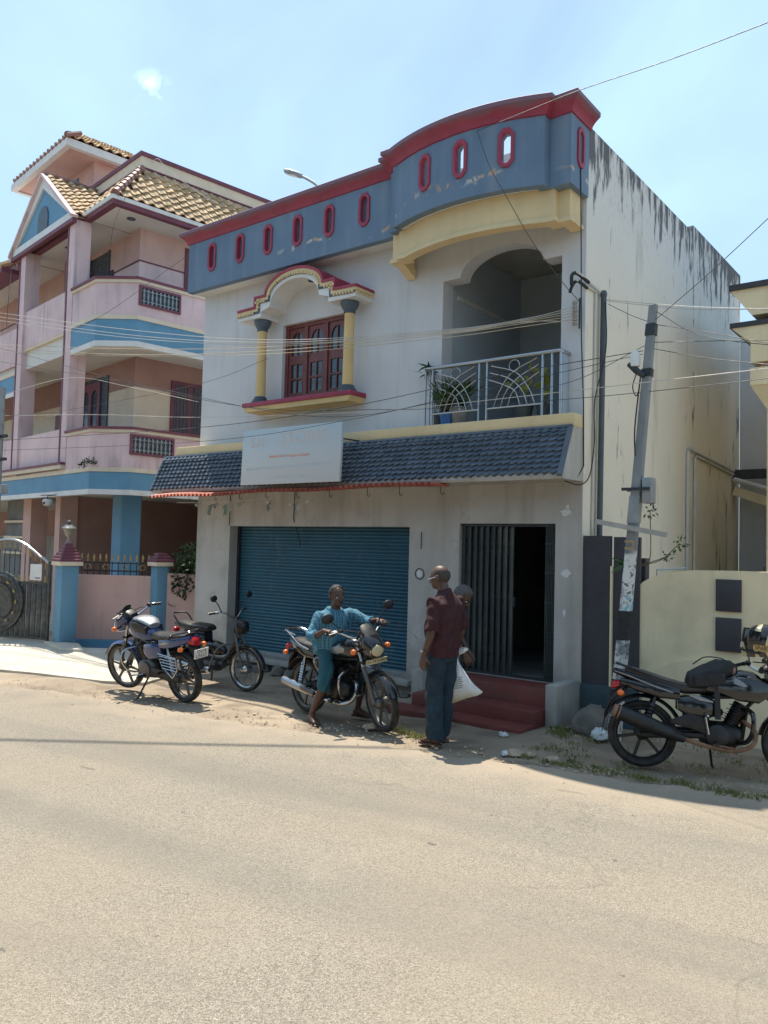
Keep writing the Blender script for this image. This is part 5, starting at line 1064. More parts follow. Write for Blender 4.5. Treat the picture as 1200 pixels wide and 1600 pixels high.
for _ in range(1000):
    t = rnd.random(); x = -6.6 + 9.4 * t; y0 = -3.5 + (x + 6.35) * .205; y = y0 + rnd.gauss(.12, .22); r_ = abs(rnd.gauss(0, .006)) + .003; a = rnd.uniform(0, 6.3); c_, s_ = math.cos(a) * r_, math.sin(a) * r_
    gv.add([(x + c_, y + s_, .004), (x - s_, y + c_, .002), (x - c_ * .8, y - s_, .004), (x + s_, y - c_, .003), (x + c_ * .2, y, .006 + r_ * rnd.uniform(.5, 1.0))], [(0, 1, 4), (1, 2, 4), (2, 3, 4), (3, 0, 4)])
tag(gv.build('gravel', m_stone, smooth=False), 'loose gravel scattered along the broken road edge', 'gravel', kind='stuff')
# palms: one shows behind the yellow house, the others stand across the road behind the viewer
m_trunk = M('palm_trunk', (.20, .17, .14), .9, .2, 8, .4, 18)
def palm(loc, H, label, n=16, fl=2.4):
    e = empty('palm_tree', loc, rnd.uniform(0, 6), label, 'palm tree')
    MB().tube(crv([(0, 0, 0), (.15, 0, H * .5), (.35, .1, H)], 6), [.17 - .06 * i / 12 for i in range(13)], 9).build('trunk', m_trunk, e)
    lf = MB()
    for k_ in range(n):
        a = k_ * 2.4 + rnd.uniform(-.2, .2); e0 = rnd.uniform(-.2, 1.1); L = fl * rnd.uniform(.8, 1.1); p = Vector((.35, .1, H)); v = Vector((math.cos(a) * math.cos(e0), math.sin(a) * math.cos(e0), math.sin(e0))); sp = [p.copy()]
        for s_ in range(14):
            v = (v + Vector((0, 0, -.10))).normalized(); p = p + v * L / 14; sp.append(p.copy()); sd_ = v.cross(Vector((0, 0, 1))).normalized(); l = fl * .30 * math.sin(math.pi * (s_ + 2) / 17)
            for sg_ in (-1, 1):
                for h_ in (0, .5): leaf(lf, p - v * h_ * L / 14, sd_ * sg_ + v * .6 + Vector((0, 0, -.45)), Vector((0, 0, 1)), l, .028)
        lf.tube(sp, [.025 - .0014 * i for i in range(len(sp))], 4)
    tag(lf.build('crown', m_leafd, e, smooth=False), kind='stuff'); return e
palm((9.3, 16.5, 0), 8.9, 'palm crown showing just above the yellow house canopy')
for loc, H in (((-9.5, -14.5, 0), 9.0), ((-5.0, -16.0, 0), 10.5), ((0.5, -15.0, 0), 9.5), ((6.5, -15.5, 0), 8.5)): palm(loc, H, 'tall coconut palm across the road behind the viewer', 18, 2.6)['group'] = 'palms across the road'
def tree(loc, H, r, n):
    e = empty('shade_tree', loc, 0, 'unseen leafy tree added across the road to block sky light', 'tree', 'unseen trees added across the road')
    MB().tube([(0, 0, 0), (.1, 0, H * .35), (0, .1, H * .6)], [.28, .22, .12], 9).build('trunk', m_trunk, e)
    lf = MB()
    for i in range(9):
        c_ = Vector((rnd.uniform(-.6, .6) * r, rnd.uniform(-.5, .5) * r, H * rnd.uniform(.35, .85))); blobleaves(lf, c_, (r * .55, r * .5, H * .22), n // 9, .42)
    tag(lf.build('crown', m_leafd, e, smooth=False), kind='stuff')
for i in range(8): tree((-19 + i * 4.4, -13.8 - rnd.uniform(0, 1.5), 0), rnd.uniform(5.0, 7.5), 2.8, 2400)  # unseen row added to hold sky light off the shop front
# ------------------------------------------------------------------ motorcycles (x forward, y left, z up, origin on the ground)
m_chrome = M('chrome', (.42, .43, .44), .2, .04, 8, metal=1.0, obj=True); m_alu = M('dull_aluminium', (.12, .12, .118), .45, .15, 9, metal=.7, obj=True, dust=.15); m_tyre = M('tyre_rubber', (.016, .016, .016), .8, .2, 14, .2, 60, obj=True, dust=.12)
m_blkp = M('black_gloss_paint', (.008, .009, .011), .16, .1, 6, coat=.5, obj=True, dust=.025); m_blkm = M('black_matt_plastic', (.008, .0085, .0095), .48, .2, 9, obj=True, dust=.035); m_seat = M('seat_vinyl', (.015, .015, .016), .45, .15, 9, .1, 90, obj=True, dust=.06)
m_bluep = M('deep_blue_paint', (.022, .05, .15), .2, .1, 6, coat=.6, obj=True, dust=.06); m_silver = M('silver_paint', (.30, .31, .33), .35, .06, 6, metal=.6, obj=True); m_redl = M('red_lens', (.42, .012, .02), .18, .1, coat=.5, obj=True); m_oral = M('amber_lens', (.80, .17, .02), .22, .08, coat=.5, obj=True)
m_clear = M('lamp_glass', (.62, .64, .65), .1, .05, coat=.6, obj=True); m_plate = M('white_plate', (.66, .66, .63), .5, .05, obj=True); m_rust = M('rusty_pipe', (.22, .12, .07), .7, .3, 12, obj=True); m_ink = M('plate_ink', (.02, .02, .02), .6, .05); m_mirror = M('mirror_glass', (.85, .88, .9), .03, .01, metal=1.0, obj=True)
m_yplate = M('yellowed_plate', (.55, .47, .28), .5, .1, obj=True)
def wheel(bike, c, Rr, w, style, mtx=None, name='wheel', rimm=None):
    e = bpy.data.objects.new(name, None); e.empty_display_size = .1; col.objects.link(e); e.parent = bike
    m4 = Matrix.Translation(c); e.matrix_local = (mtx @ m4) if mtx else m4
    pf = [(Rr - w * 1.05, -w * .62), (Rr - w * .5, -w * .98), (Rr - w * .18, -w * .8), (Rr, -w * .3), (Rr, w * .3), (Rr - w * .18, w * .8), (Rr - w * .5, w * .98), (Rr - w * 1.05, w * .62)]
    MB().lathe(pf + [pf[0]], n=40, axis='y', caps=False).build('tyre', m_tyre, e, ang=50)
    q = Rr - w * 1.0; rimm = rimm or m_alu
    rp = [(q + .004, -w * .66), (q - .012, -w * .7), (q - .028, -w * .35), (q - .028, w * .35), (q - .012, w * .7), (q + .004, w * .66)]
    MB().lathe(rp + [rp[0]], n=40, axis='y', caps=False).build('rim', rimm, e)
    MB().lathe([(.018, -.085), (.03, -.08), (.06, -.05), (.062, .05), (.03, .08), (.018, .085)], n=16, axis='y').build('hub', rimm, e)
    if style == 'alloy':
        for k in range(6):
            a = k * math.pi / 3 + .2; d = Vector((math.cos(a), 0, math.sin(a))); b = MB(); b.bar(d * .045, d * (q - .02), .03, .022, (0, 1, 0)); b.build('spoke', rimm, e, smooth=False, bevel=.004)
    else:
        for k in range(16):
            a = k * math.pi / 8; sgn = 1 if k % 2 else -1; MB().tube([(.045 * math.cos(a + .5 * sgn), .035 * sgn, .045 * math.sin(a + .5 * sgn)), ((q - .02) * math.cos(a), 0, (q - .02) * math.sin(a))], .0028, 4).build('spoke', m_alu, e)
    return e
def fender(c, r, w, a0, a1, m, bike, name, mtx=None, drop=.35):
    b = MB(); rr = []
    n = 18
    for i in range(n + 1):
        a = R(a0 + (a1 - a0) * i / n); rr.append([(c[0] + (r - drop * w * abs(s) ** 2.2) * math.cos(a), s * w, c[2] + (r - drop * w * abs(s) ** 2.2) * math.sin(a)) for s in (-1, -.75, -.4, 0, .4, .75, 1)] + [(c[0] + (r - .006 - drop * w * abs(s) ** 2.2) * math.cos(a), s * w * .96, c[2] + (r - .006 - drop * w * abs(s) ** 2.2) * math.sin(a)) for s in (1, .75, .4, 0, -.4, -.75, -1)])
    o = b.rings(rr).build(name, m, bike)
    if mtx: o.matrix_local = mtx
    return o
def motorcycle(name, loc, heading, lean, steer, label, S):
    B = empty(name, loc, heading, label, 'motorcycle'); B.rotation_euler = (lean, 0, heading); B.scale = S.get('scale', (1, 1, 1))
    wb = S.get('wb', 1.235) / 2; Rw = S.get('R', .30); pm = S['paint']; tz = S.get('tz', 0.0)
    ax0, ax1 = Vector((-wb, 0, Rw)), Vector((wb, 0, Rw))
    pv = Vector((wb - .23, 0, .86)); axis = Vector((-.43, 0, .90)).normalized()
    T = Matrix.Translation(pv) @ Matrix.Rotation(steer, 4, axis) @ Matrix.Translation(-pv)
    def p(nm, mb, m, front=False, **kw):
        o = mb.build(nm, m, B, **kw)
        if front: o.matrix_local = T
        return o
    wheel(B, ax0, Rw, S.get('rw', .048), S['wheel'], None, 'rear_wheel', S.get('rim')); wheel(B, ax1, Rw, .043, S['wheel'], T, 'front_wheel', S.get('rim'))
    fx = wb - .255; fz = .90
    for s in (-1, 1):
        p('fork_leg', MB().tube([ax1 + Vector((0, s * .088, 0)), ax1 + Vector((-.095, s * .088, .24)), Vector((fx + .09, s * .088, .66))], [.026, .026, .024], 10), m_alu, True)
        p('fork_tube', MB().tube([Vector((fx + .09, s * .088, .66)), Vector((fx, s * .088, fz))], .017, 8), m_chrome, True)
    p('triple_clamp', MB().box(fx - .03, fx + .06, -.115, .115, fz - .03, fz), m_blkm, True, bevel=.01); p('triple_clamp', MB().box(fx + .04, fx + .12, -.115, .115, .70, .725), m_blkm, True, bevel=.01)
    if S.get('disc'): p('brake_disc', MB().lathe([(.12, -.075), (.12, -.071), (.07, -.071), (.07, -.075)], ax1, 24, 'y'), m_alu, True)
    fender(ax1, Rw + .035, .062, S.get('ff0', 20), 168, S.get('fpaint', pm), B, 'front_fender', T)
    fender(ax0, Rw + .065, .085, 25, 150, m_blkm, B, 'rear_fender')
    # headlamp unit
    hz = .90 + S.get('hz', 0)
    p('headlamp_cowl', MB().sup([(fx + .02, 0, hz + .02, .08, .09), (fx + .10, 0, hz + .01, .115, .125), (fx + .19, 0, hz - .02, .11, .12), (fx + .25, 0, hz - .05, .09, .085), (fx + .275, 0, hz - .06, .07, .06)], 18, p=2.8), S.get('cowl', pm), True)
    p('headlamp_glass', MB().ell((fx + .255, 0, hz - .055), (.035, .085, .07)), S.get('lamp', m_clear), True)
    p('visor', MB().sup([(fx + .06, 0, hz + .15, .075, .055), (fx + .13, 0, hz + .11, .09, .05), (fx + .215, 0, hz + .035, .08, .03)], 14), m_blkm, True)
    p('instrument_cluster', MB().sup([(fx - .03, 0, hz + .07, .07, .03), (fx + .02, 0, hz + .10, .09, .04), (fx + .07, 0, hz + .12, .08, .03)], 14), m_blkm, True)
    hb = [(fx - .13, -.36, 1.03), (fx - .08, -.27, 1.045), (fx - .005, -.12, .965), (fx, 0, .955), (fx - .005, .12, .965), (fx - .08, .27, 1.045), (fx - .13, .36, 1.03)]
    p('handlebar', MB().tube(crv(hb, 5), .012, 8), m_chrome, True)
    for s in (-1, 1):
        p('grip', MB().tube([(fx - .14, s * .375, 1.028), (fx - .095, s * .26, 1.045)], .018, 8), m_blkm, True)
        p('lever', MB().tube([(fx - .05, s * .25, 1.05), (fx - .06, s * .37, 1.035)], .007, 5), m_alu, True)
        p('switch_pod', MB().ell((fx - .07, s * .235, 1.05), (.03, .03, .025)), m_blkm, True)
        if s in S.get('mirrors', (-1, 1)):
            p('mirror_stalk', MB().tube(crv([(fx - .06, s * .22, 1.06), (fx - .05, s * .27, 1.15), (fx - .05, s * .33, 1.20)], 4), .007, 6), m_blkm, True)
            mo = p('mirror', MB().ell((fx - .055, s * .37, 1.235), (.018, .068, .05)), m_blkm, True); g_ = MB().ell((fx - .07, s * .37, 1.235), (.006, .058, .041)).build('mirror_glass', m_mirror, mo)
        p('front_indicator', MB().ell((fx + .13, s * .205, .85), (.034, .032, .030)), m_oral, True); p('indicator_stalk', MB().tube([(fx + .11, s * .09, .85), (fx + .125, s * .18, .85)], .012, 6), m_blkm, True)
        p('rear_indicator', MB().ell((-wb - .20, s * .17, .685), (.034, .034, .030)), m_oral); p('indicator_stalk', MB().tube([(-wb - .19, s * .07, .69), (-wb - .195, s * .14, .685)], .011, 6), m_blkm)
    for s, e_ in ((-1, (.05, -.05, .70)), (1, (.05, .06, .70)), (1, (wb - .12, .06, .60))): p('control_cable', MB().tube(crv([(fx - .06, s * .24, 1.045), (fx + .10, s * .16, 1.03), (fx + .14, s * .06, .95), (fx + .02, s * .03, .80), e_], 5), .0055, 5), m_blkm)
    # tank, seat, side panels, tail
    tk = p('fuel_tank', MB().sup([(-.155, 0, .735 + tz, .06, .05), (-.09, 0, .768 + tz, .105, .085), (.06, 0, .80 + tz, S.get('tw', .138), .112), (.20, 0, .825 + tz, S.get('tw', .138) + .004, .118), (.30, 0, .83 + tz, .115, .105), (.365, 0, .825 + tz, .06, .065)], 20, p=2.7), pm)
    MB().lathe([(.035, .0), (.035, .012), (.025, .018), (0, .018)], (.13, 0, .925 + tz), 14).build('fuel_cap', m_chrome, tk)
    st = p('seat', MB().sup(S.get('seat', [(-.10, 0, .765, .075, .035), (-.17, 0, .765, .105, .045), (-.32, 0, .762, .125, .05), (-.52, 0, .775, .132, .052), (-.70, 0, .80, .12, .046), (-.79, 0, .815, .085, .03)]), 18, p=3.2), m_seat)
    for s in (-1, 1):
        p('side_panel', MB().sup([(-.36, s * .10, .62, .03, .06), (-.27, s * .115, .605, .04, .095), (-.12, s * .12, .59, .04, .10), (-.03, s * .11, .60, .03, .07)], 12), pm)
        p('tail_panel', MB().sup([(-.34, s * .115, .70, .022, .05), (-.52, s * .12, .715, .03, .058), (-.72, s * .10, .755, .03, .05), (-.86, s * .05, .79, .03, .035)], 12), S.get('tailp', pm))
        p('rear_shock', MB().lathe([(.012, 0), (.03, .03)] + [(.034 if i % 2 else .024, .04 + i * .016) for i in range(14)] + [(.02, .28), (.012, .34)], (0, 0, 0), 10).xf(Matrix.Translation((-wb + .01, s * .125, .34)) @ Matrix.Rotation(R(17), 4, 'Y')), S.get('shock', m_chrome))
        p('swingarm', MB().tube([(-.10, s * .095, .345), (-wb, s * .095, Rw)], .02, 8, flat=1.4), m_blkm)
        p('frame_rail', MB().tube(crv([(.30, s * .03, .72), (.0, s * .09, .70), (-.28, s * .11, .67), (-.62, s * .10, .70)], 4), .016, 7), m_blkm)
        p('foot_peg', MB().tube([(-.04, s * .10, .29), (-.04, s * .27, .285)], .017, 8), m_blkm)
        p('rear_foot_peg', MB().tube([(-.36, s * .14, .36), (-.38, s * .22, .36)], .014, 8), m_blkm)
        if S.get('guard'):
            p('crash_guard', MB().tube(crv([(.20, s * .04, .60), (.245, s * .16, .60), (.26, s * .255, .555), (.255, s * .265, .44), (.22, s * .20, .33), (.14, s * .05, .285)], 5), S.get('guardr', .013), 8), S['guard'])
    p('tail_lamp', MB().sup([(-wb - .21, 0, .765, .085, .035), (-wb - .26, 0, .755, .075, .045), (-wb - .285, 0, .74, .05, .03)], 14), m_redl)
    p('grab_rail', MB().tube(crv(S.get('grab', [(-.50, -.135, .77), (-.66, -.145, .84), (-.84, -.10, .875), (-.87, 0, .88), (-.84, .10, .875), (-.66, .145, .84), (-.50, .135, .77)]), 4), .011, 7), S.get('grabm', m_chrome))
    p('down_tube', MB().tube([(fx, 0, .80), (.25, 0, .62), (.205, 0, .33), (.12, 0, .235), (-.12, 0, .24), (-.20, 0, .40)], .019, 8), m_blkm); p('head_tube', MB().tube([(fx + .07, 0, .70), (fx, 0, .90)], .034, 10), m_blkm)
    p('mud_flap', MB().sup([(-wb - .20, 0, .70, .06, .05), (-wb - .30, 0, .58, .055, .045), (-wb - .345, 0, .46, .045, .03)], 10), m_blkm)
    pl_ = S.get('rplate')
    if pl_:
        q = p('rear_plate', MB().box(-.003, .003, -.10, .10, -.055, .055), m_plate); q.location = (-wb - .36, 0, .625); q.rotation_euler = (0, R(-12), 0)
        for i, l in enumerate(pl_): t_ = text(l, .062, 'plate_text', m_ink, q, (-.0036, 0, .025 - i * .05), (R(90), 0, R(-90)), .0004, .95)
    pl_ = S.get('fplate')
    if pl_:
        q = p('front_plate', MB().box(-.003, .003, -.125, .125, -.026, .026), m_yplate, True); q.matrix_local = T @ Matrix.Translation((fx + .235, 0, .735)) @ Matrix.Rotation(R(8), 4, 'Y')
        text(pl_, .046, 'plate_text', m_ink, q, (.0036, 0, 0), (R(90), 0, R(90)), .0004)
    # engine
    p('crankcase', MB().sup([(-.155, 0, .35, .10, .08, 2.4), (-.10, 0, .355, .125, .125, 2.4), (.06, 0, .35, .13, .13, 2.4), (.15, 0, .36, .115, .10, 2.4), (.19, 0, .37, .08, .06, 2.4)], 18), S.get('eng', m_alu))
    for s in (-1, 1): p('engine_cover', MB().lathe([(.105, s * .115), (.10, s * .145), (.07, s * .157), (.0, s * .16)], (-.02, 0, .35), 20, 'y'), S.get('eng', m_alu))
    for i in range(8): p('cooling_fin', MB().sup([(-.085 + .02 * (i % 2), 0, 0, .085, .004), (.085 - .02 * (i % 2), 0, 0, .085, .004)], 10, p=4).xf(Matrix.Translation((.115 + i * .012, 0, .475 + i * .021)) @ Matrix.Rotation(R(28), 4, 'Y')), S.get('eng', m_alu))
    p('cylinder', MB().tube([(.10, 0, .44), (.205, 0, .65)], .066, 12), S.get('eng', m_alu)); p('carburettor', MB().ell((-.02, 0, .56), (.07, .045, .05)), m_blkm); p('air_box', MB().sup([(-.30, 0, .56, .09, .10), (-.08, 0, .57, .08, .10)], 12, p=4), m_blkm)
    p('chain_case', MB().sup([(-wb - .07, .125, Rw, .012, .035), (-wb + .05, .125, Rw + .01, .018, .06), (-.15, .125, .345, .018, .055)], 12), m_blkm)
    p('gear_pedal', MB().tube([(-.02, .16, .30), (.12, .18, .28), (.13, .24, .285)], .008, 6), m_chrome); p('brake_pedal', MB().tube([(-.06, -.15, .27), (.10, -.18, .255), (.12, -.225, .26)], .009, 6), S.get('pedal', m_chrome)); p('kick_lever', MB().tube([(-.10, -.16, .36), (-.13, -.18, .52), (-.11, -.22, .53)], .011, 6), m_chrome)
    if S.get('stand') == 'side': p('side_stand', MB().tube([(-.06, .12, .26), (-.02, .26, .035), (.0, .30, .018)], .012, 7), m_blkm)
    else:
        for s in (-1, 1): p('centre_stand', MB().tube([(-.16, s * .09, .24), (-.30, s * .14, .12)], .012, 7), m_blkm)
    mu = S.get('muffler', dict(a=(-.20, -.155, .27), b=(-.86, -.185, .37), r=(.03, .047, .05, .045), m=m_chrome))
    p('exhaust_pipe', MB().tube(crv([(.20, -.02, .50), (.30, -.06, .42), (.285, -.10, .30), (.15, -.135, .235), (-.05, -.15, .24), mu['a']], 5), .021, 9), mu.get('pipe', m_chrome))
    a, b = Vector(mu['a']), Vector(mu['b']); q = p('muffler', MB().tube([a, a.lerp(b, .18), a.lerp(b, .6), a.lerp(b, .97), b], [mu['r'][0], mu['r'][1], mu['r'][2], mu['r'][3], mu['r'][3] * .6], 16), mu['m'])
    if mu.get('tip'): MB().tube([a.lerp(b, .93), b + (b - a).normalized() * .012], [mu['r'][3] * 1.04, mu['r'][3] * .85], 16).build('muffler_tip', mu['tip'], q)
    if S.get('shield'): MB().sup([(0, 0, 0, .02, .03), (.24, 0, 0, .02, .028)], 10).xf(Matrix.Translation(a.lerp(b, .35) + Vector((-.05, -.045, .03))) @ Matrix.Rotation(math.atan2(b.z - a.z, a.x - b.x), 4, 'Y')).build('heat_shield', m_alu, q)
    return B, T, p

# blue motorcycle with silver tank cover, parked on its side stand
B1, T1, p1 = motorcycle('motorcycle', (-4.50, -2.46, 0.004), R(179), R(-8), R(12), 'blue motorcycle on its side stand facing left on the sunny apron',
    dict(paint=m_bluep, wheel='alloy', rim=m_alu, stand='side', rplate=('TN74', 'U5623'), mirrors=(), guard=m_chrome, guardr=.011, tailp=m_bluep, grabm=m_blkp, hz=.0, cowl=m_bluep, wb=1.22))
p1('tank_cover', MB().sup([(-.10, 0, .88, .08, .03), (-.03, 0, .925, .115, .035), (.10, 0, .955, .125, .03), (.20, 0, .955, .11, .028), (.27, 0, .93, .07, .02)], 14), m_silver); p1('tank_bag', MB().sup([(-.08, 0, .83, .13, .06), (.10, 0, .87, .15, .08), (.25, 0, .86, .13, .07)], 14, p=4), m_blkm)
fr = p1('leg_guard', MB().tube([(-.38, .185, .60), (-.74, .20, .58), (-.76, .20, .44), (-.66, .20, .34), (-.46, .185, .44)], .009, 6, loop=True), m_chrome)
for i in range(5): MB().tube([(-.41 - i * .012, .19, .575 - i * .035), (-.745, .20, .565 - i * .035)], .006, 5).build('guard_bar', m_chrome, fr)
p1('side_decal', MB().sup([(-.70, .125, .745, .006, .012), (-.48, .148, .715, .006, .02), (-.36, .138, .70, .006, .012)], 8), m_silver)
# black motorcycle being ridden
B2, T2, p2 = motorcycle('motorcycle', (-1.86, -1.95, 0), R(-9.5), R(3), R(-14), 'black motorcycle with chrome silencer carrying the rider in blue',
    dict(paint=m_blkp, wheel='alloy', rim=m_alu, guard=m_chrome, fplate='TN 74 S 0409', mirrors=(1,), grabm=m_chrome, tailp=m_blkp, eng=m_blkm, shield=1, wb=1.235, lamp=m_yplate,
         grab=[(-.42, -.14, .75), (-.60, -.15, .80), (-.80, -.13, .90), (-.90, -.08, .93), (-.90, .08, .93), (-.80, .13, .90), (-.60, .15, .80), (-.42, .14, .75)]))
p2('tank_stripe', MB().sup([(-.08, -.105, .78, .012, .03), (.08, -.136, .80, .008, .045), (.20, -.138, .815, .006, .02)], 10), m_silver)
p2('carrier', MB().tube(crv([(-.72, -.10, .88), (-.92, -.10, .92), (-.95, 0, .92), (-.92, .10, .92), (-.72, .10, .88)], 4), .009, 6), m_chrome); p2('tail_reflector', MB().ell((-.86, -.11, .74), (.04, .02, .035)), m_redl)
o = p2('mirror', MB().ell((.28, -.36, 1.20), (.02, .075, .055)), m_blkm, True); p2('mirror_stalk', MB().tube([(.30, -.22, 1.06), (.29, -.30, 1.14), (.28, -.35, 1.19)], .007, 6), m_blkm, True)
MB().sup([(.285, 0, .95, .05, .012), (.31, 0, .93, .06, .015)], 10).build('headlamp_sticker', m_yplate, B2).matrix_local = T2 @ Matrix.Translation((.29, 0, -.06))
# big black motorcycle at the right edge
B4, T4, p4 = motorcycle('motorcycle', (1.85, -1.22, 0), R(23), R(-7), R(10), 'large black motorcycle parked at the right edge before the yellow wall',
    dict(paint=m_blkp, wheel='alloy', rim=m_blkm, rw=.062, R=.31, wb=1.33, scale=(.96, .98, .94), tz=.02, tw=.155, guard=m_blkp, guardr=.022, mirrors=(1,), stand='side', eng=m_blkm, tailp=m_blkp, grabm=m_blkm, shock=m_blkm, disc=1,
         seat=[(-.06, 0, .775, .075, .035), (-.14, 0, .765, .11, .05), (-.30, 0, .762, .13, .055), (-.46, 0, .80, .13, .055), (-.66, 0, .87, .115, .045), (-.82, 0, .905, .08, .03)],
         grab=[(-.60, -.12, .86), (-.74, -.11, .91), (-.88, -.06, .955), (-.90, 0, .96), (-.88, .06, .955), (-.74, .11, .91), (-.60, .12, .86)],
         muffler=dict(a=(-.30, -.155, .30), b=(-.92, -.20, .52), r=(.035, .062, .074, .068), m=m_blkm, tip=m_rust, pipe=m_rust), pedal=m_rust))
p4('seat_stripe', MB().sup([(-.28, -.122, .80, .006, .010), (-.46, -.124, .838, .006, .012), (-.66, -.108, .90, .006, .012), (-.76, -.09, .925, .006, .010)], 8), m_alu)
p4('tail_stripe', MB().sup([(-.40, -.152, .715, .005, .006), (-.60, -.152, .775, .005, .008), (-.78, -.125, .845, .005, .007), (-.92, -.08, .885, .004, .005)], 8), m_silver)
p4('tail_cowl', MB().sup([(-.34, 0, .72, .135, .06), (-.55, 0, .775, .14, .065), (-.76, 0, .845, .11, .05), (-.94, 0, .895, .06, .025)], 16), m_blkp)
p4('rear_hugger', MB().sup([(-.80, 0, .70, .06, .06), (-.93, 0, .60, .05, .04), (-1.0, 0, .45, .045, .03), (-1.03, 0, .30, .04, .015)], 10), m_blkm)
p4('tank_shroud', MB().sup([(-.02, -.16, .80, .02, .05), (.15, -.175, .79, .035, .11), (.32, -.185, .78, .035, .11), (.42, -.16, .79, .015, .05)], 12), m_blkp)
p4('side_fin', MB().sup([(-.06, -.165, .655, .008, .008), (-.17, -.16, .68, .012, .025), (-.26, -.145, .705, .006, .010)], 8), m_silver)
p4('swingarm_plate', MB().sup([(-.10, -.135, .43, .012, .08), (-.26, -.14, .47, .012, .07), (-.42, -.13, .45, .010, .02)], 10), m_blkm)
wo_ = MB().holed([[(.055, -.02), (.03, .012), (-.005, .040), (-.045, .072), (-.03, .045), (-.055, .052), (-.035, .028), (-.058, .030), (-.03, .010), (-.05, .006), (-.02, -.008), (.02, -.022)]], lambda a_, b_, c: (a_, c, b_), 0, .003).build('wing_emblem', m_silver, B4, smooth=False)
wo_.location = (.16, -.214, .835); wo_.rotation_euler = (R(-6), 0, 0); wo_.scale = (1.25, 1, 1.0)
text('HONDA', .034, 'tank_lettering', m_silver, B4, (.17, -.212, .800), (R(86), 0, 0), .001)
p4('strap', MB().bar((-.03, -.165, .95), (-.02, -.172, .50), .05, .006, (0, 1, 0)), m_blkm, smooth=False)
# moped behind the blue motorcycle
mp = empty('moped', (-4.48, -1.53, 0.004), R(5), 'small black moped with long seat parked in the shade by the shutter', 'moped'); mp.rotation_euler = (R(3), 0, R(5))
def q_(nm, mb, m, **kw): return mb.build(nm, m, mp, **kw)
wheel(mp, Vector((-.56, 0, .28)), .28, .036, 'spoke', None, 'rear_wheel'); wheel(mp, Vector((.56, 0, .28)), .28, .034, 'spoke', None, 'front_wheel', m_chrome)
fender((.56, 0, .28), .315, .05, 5, 165, m_blkp, mp, 'front_fender'); fender((-.56, 0, .28), .32, .06, 10, 170, m_blkm, mp, 'rear_fender')
for s in (-1, 1):
    q_('fork_leg', MB().tube([(.56, s * .07, .28), (.47, s * .07, .56), (.42, s * .06, .75)], .018, 8), m_alu); q_('leg_guard', MB().tube(crv([(.40, s * .05, .60), (.33, s * .20, .60), (.22, s * .22, .50), (.10, s * .2, .30), (.0, s * .1, .26)], 5), .011, 7), m_alu)
    q_('grip', MB().tube([(.23, s * .34, 1.01), (.28, s * .23, 1.02)], .017, 8), m_blkm); q_('mirror_stalk', MB().tube(crv([(.32, s * .2, 1.02), (.32, s * .26, 1.12), (.31, s * .31, 1.18)], 4), .007, 6), m_blkm); q_('mirror', MB().ell((.31, s * .33, 1.21), (.018, .06, .045)), m_blkm)
    q_('shock', MB().tube([(-.56, s * .10, .30), (-.47, s * .10, .62)], .022, 8), m_chrome); q_('foot_board', MB().box(-.12, .16, s * .06 if s > 0 else -.2, .2 if s > 0 else -.06, .27, .29), m_blkm, bevel=.006)
q_('handlebar', MB().tube(crv([(.22, -.34, 1.01), (.32, -.18, 1.02), (.37, 0, .93), (.32, .18, 1.02), (.22, .34, 1.01)], 5), .011, 8), m_chrome); q_('steering_stem', MB().tube([(.43, 0, .68), (.37, 0, .93)], .026, 9), m_alu)
q_('headlamp', MB().sup([(.40, 0, .83, .05, .06), (.46, 0, .83, .09, .09), (.53, 0, .82, .085, .085), (.55, 0, .82, .07, .07)], 16), m_blkm); q_('headlamp_glass', MB().ell((.545, 0, .82), (.02, .07, .07)), m_blkp)
q_('frame_tube', MB().tube(crv([(.42, 0, .70), (.28, 0, .45), (.05, 0, .33), (-.2, 0, .40), (-.35, 0, .55)], 5), .03, 9), m_blkp); q_('fuel_tank', MB().sup([(-.20, 0, .50, .06, .06), (-.05, 0, .52, .10, .10), (.12, 0, .50, .08, .08), (.2, 0, .47, .03, .03)], 14), m_blkp)
q_('engine', MB().sup([(-.25, 0, .30, .08, .07), (-.1, 0, .29, .11, .10), (.08, 0, .29, .09, .08)], 14), m_alu); q_('cylinder', MB().tube([(.05, 0, .30), (.17, 0, .31)], .055, 10), m_alu)
q_('seat', MB().sup([(-.06, 0, .76, .09, .03), (-.12, 0, .765, .12, .05), (-.35, 0, .77, .135, .055), (-.58, 0, .79, .125, .05), (-.68, 0, .80, .09, .03)], 16, p=3.2), m_seat); q_('seat_post', MB().sup([(-.12, 0, .62, .08, .12), (-.30, 0, .63, .09, .12), (-.5, 0, .66, .08, .09)], 12, p=4), m_blkp)
q_('side_sticker', MB().holed([octo(-.30, .64, .05, .05, .02)], lambda a, b, c: (a, -.094 + c, b), 0, -.003), m_redl, smooth=False)
q_('rear_rack', MB().tube(crv([(-.52, -.12, .78), (-.66, -.12, .92), (-.74, 0, .93), (-.66, .12, .92), (-.52, .12, .78)], 5), .013, 7), m_blkm)
q_('muffler', MB().tube([(.02, -.12, .24), (-.3, -.13, .25), (-.34, -.13, .25), (-.72, -.14, .30)], [.018, .02, .045, .04], 12), m_chrome); q_('tail_lamp', MB().ell((-.74, 0, .70), (.04, .06, .04)), m_redl); q_('chain_guard', MB().sup([(-.6, .09, .30, .015, .05), (-.1, .09, .32, .015, .045)], 10), m_blkm)
q_('number_plate', MB().box(-.80, -.79, -.09, .09, .5, .6), m_plate); q_('side_box', MB().box(-.30, -.02, -.15, -.10, .40, .50), m_bluep, bevel=.01)
for s in (-1, 1): q_('stand', MB().tube([(-.12, s * .07, .22), (-.22, s * .15, .02)], .011, 7), m_blkm)
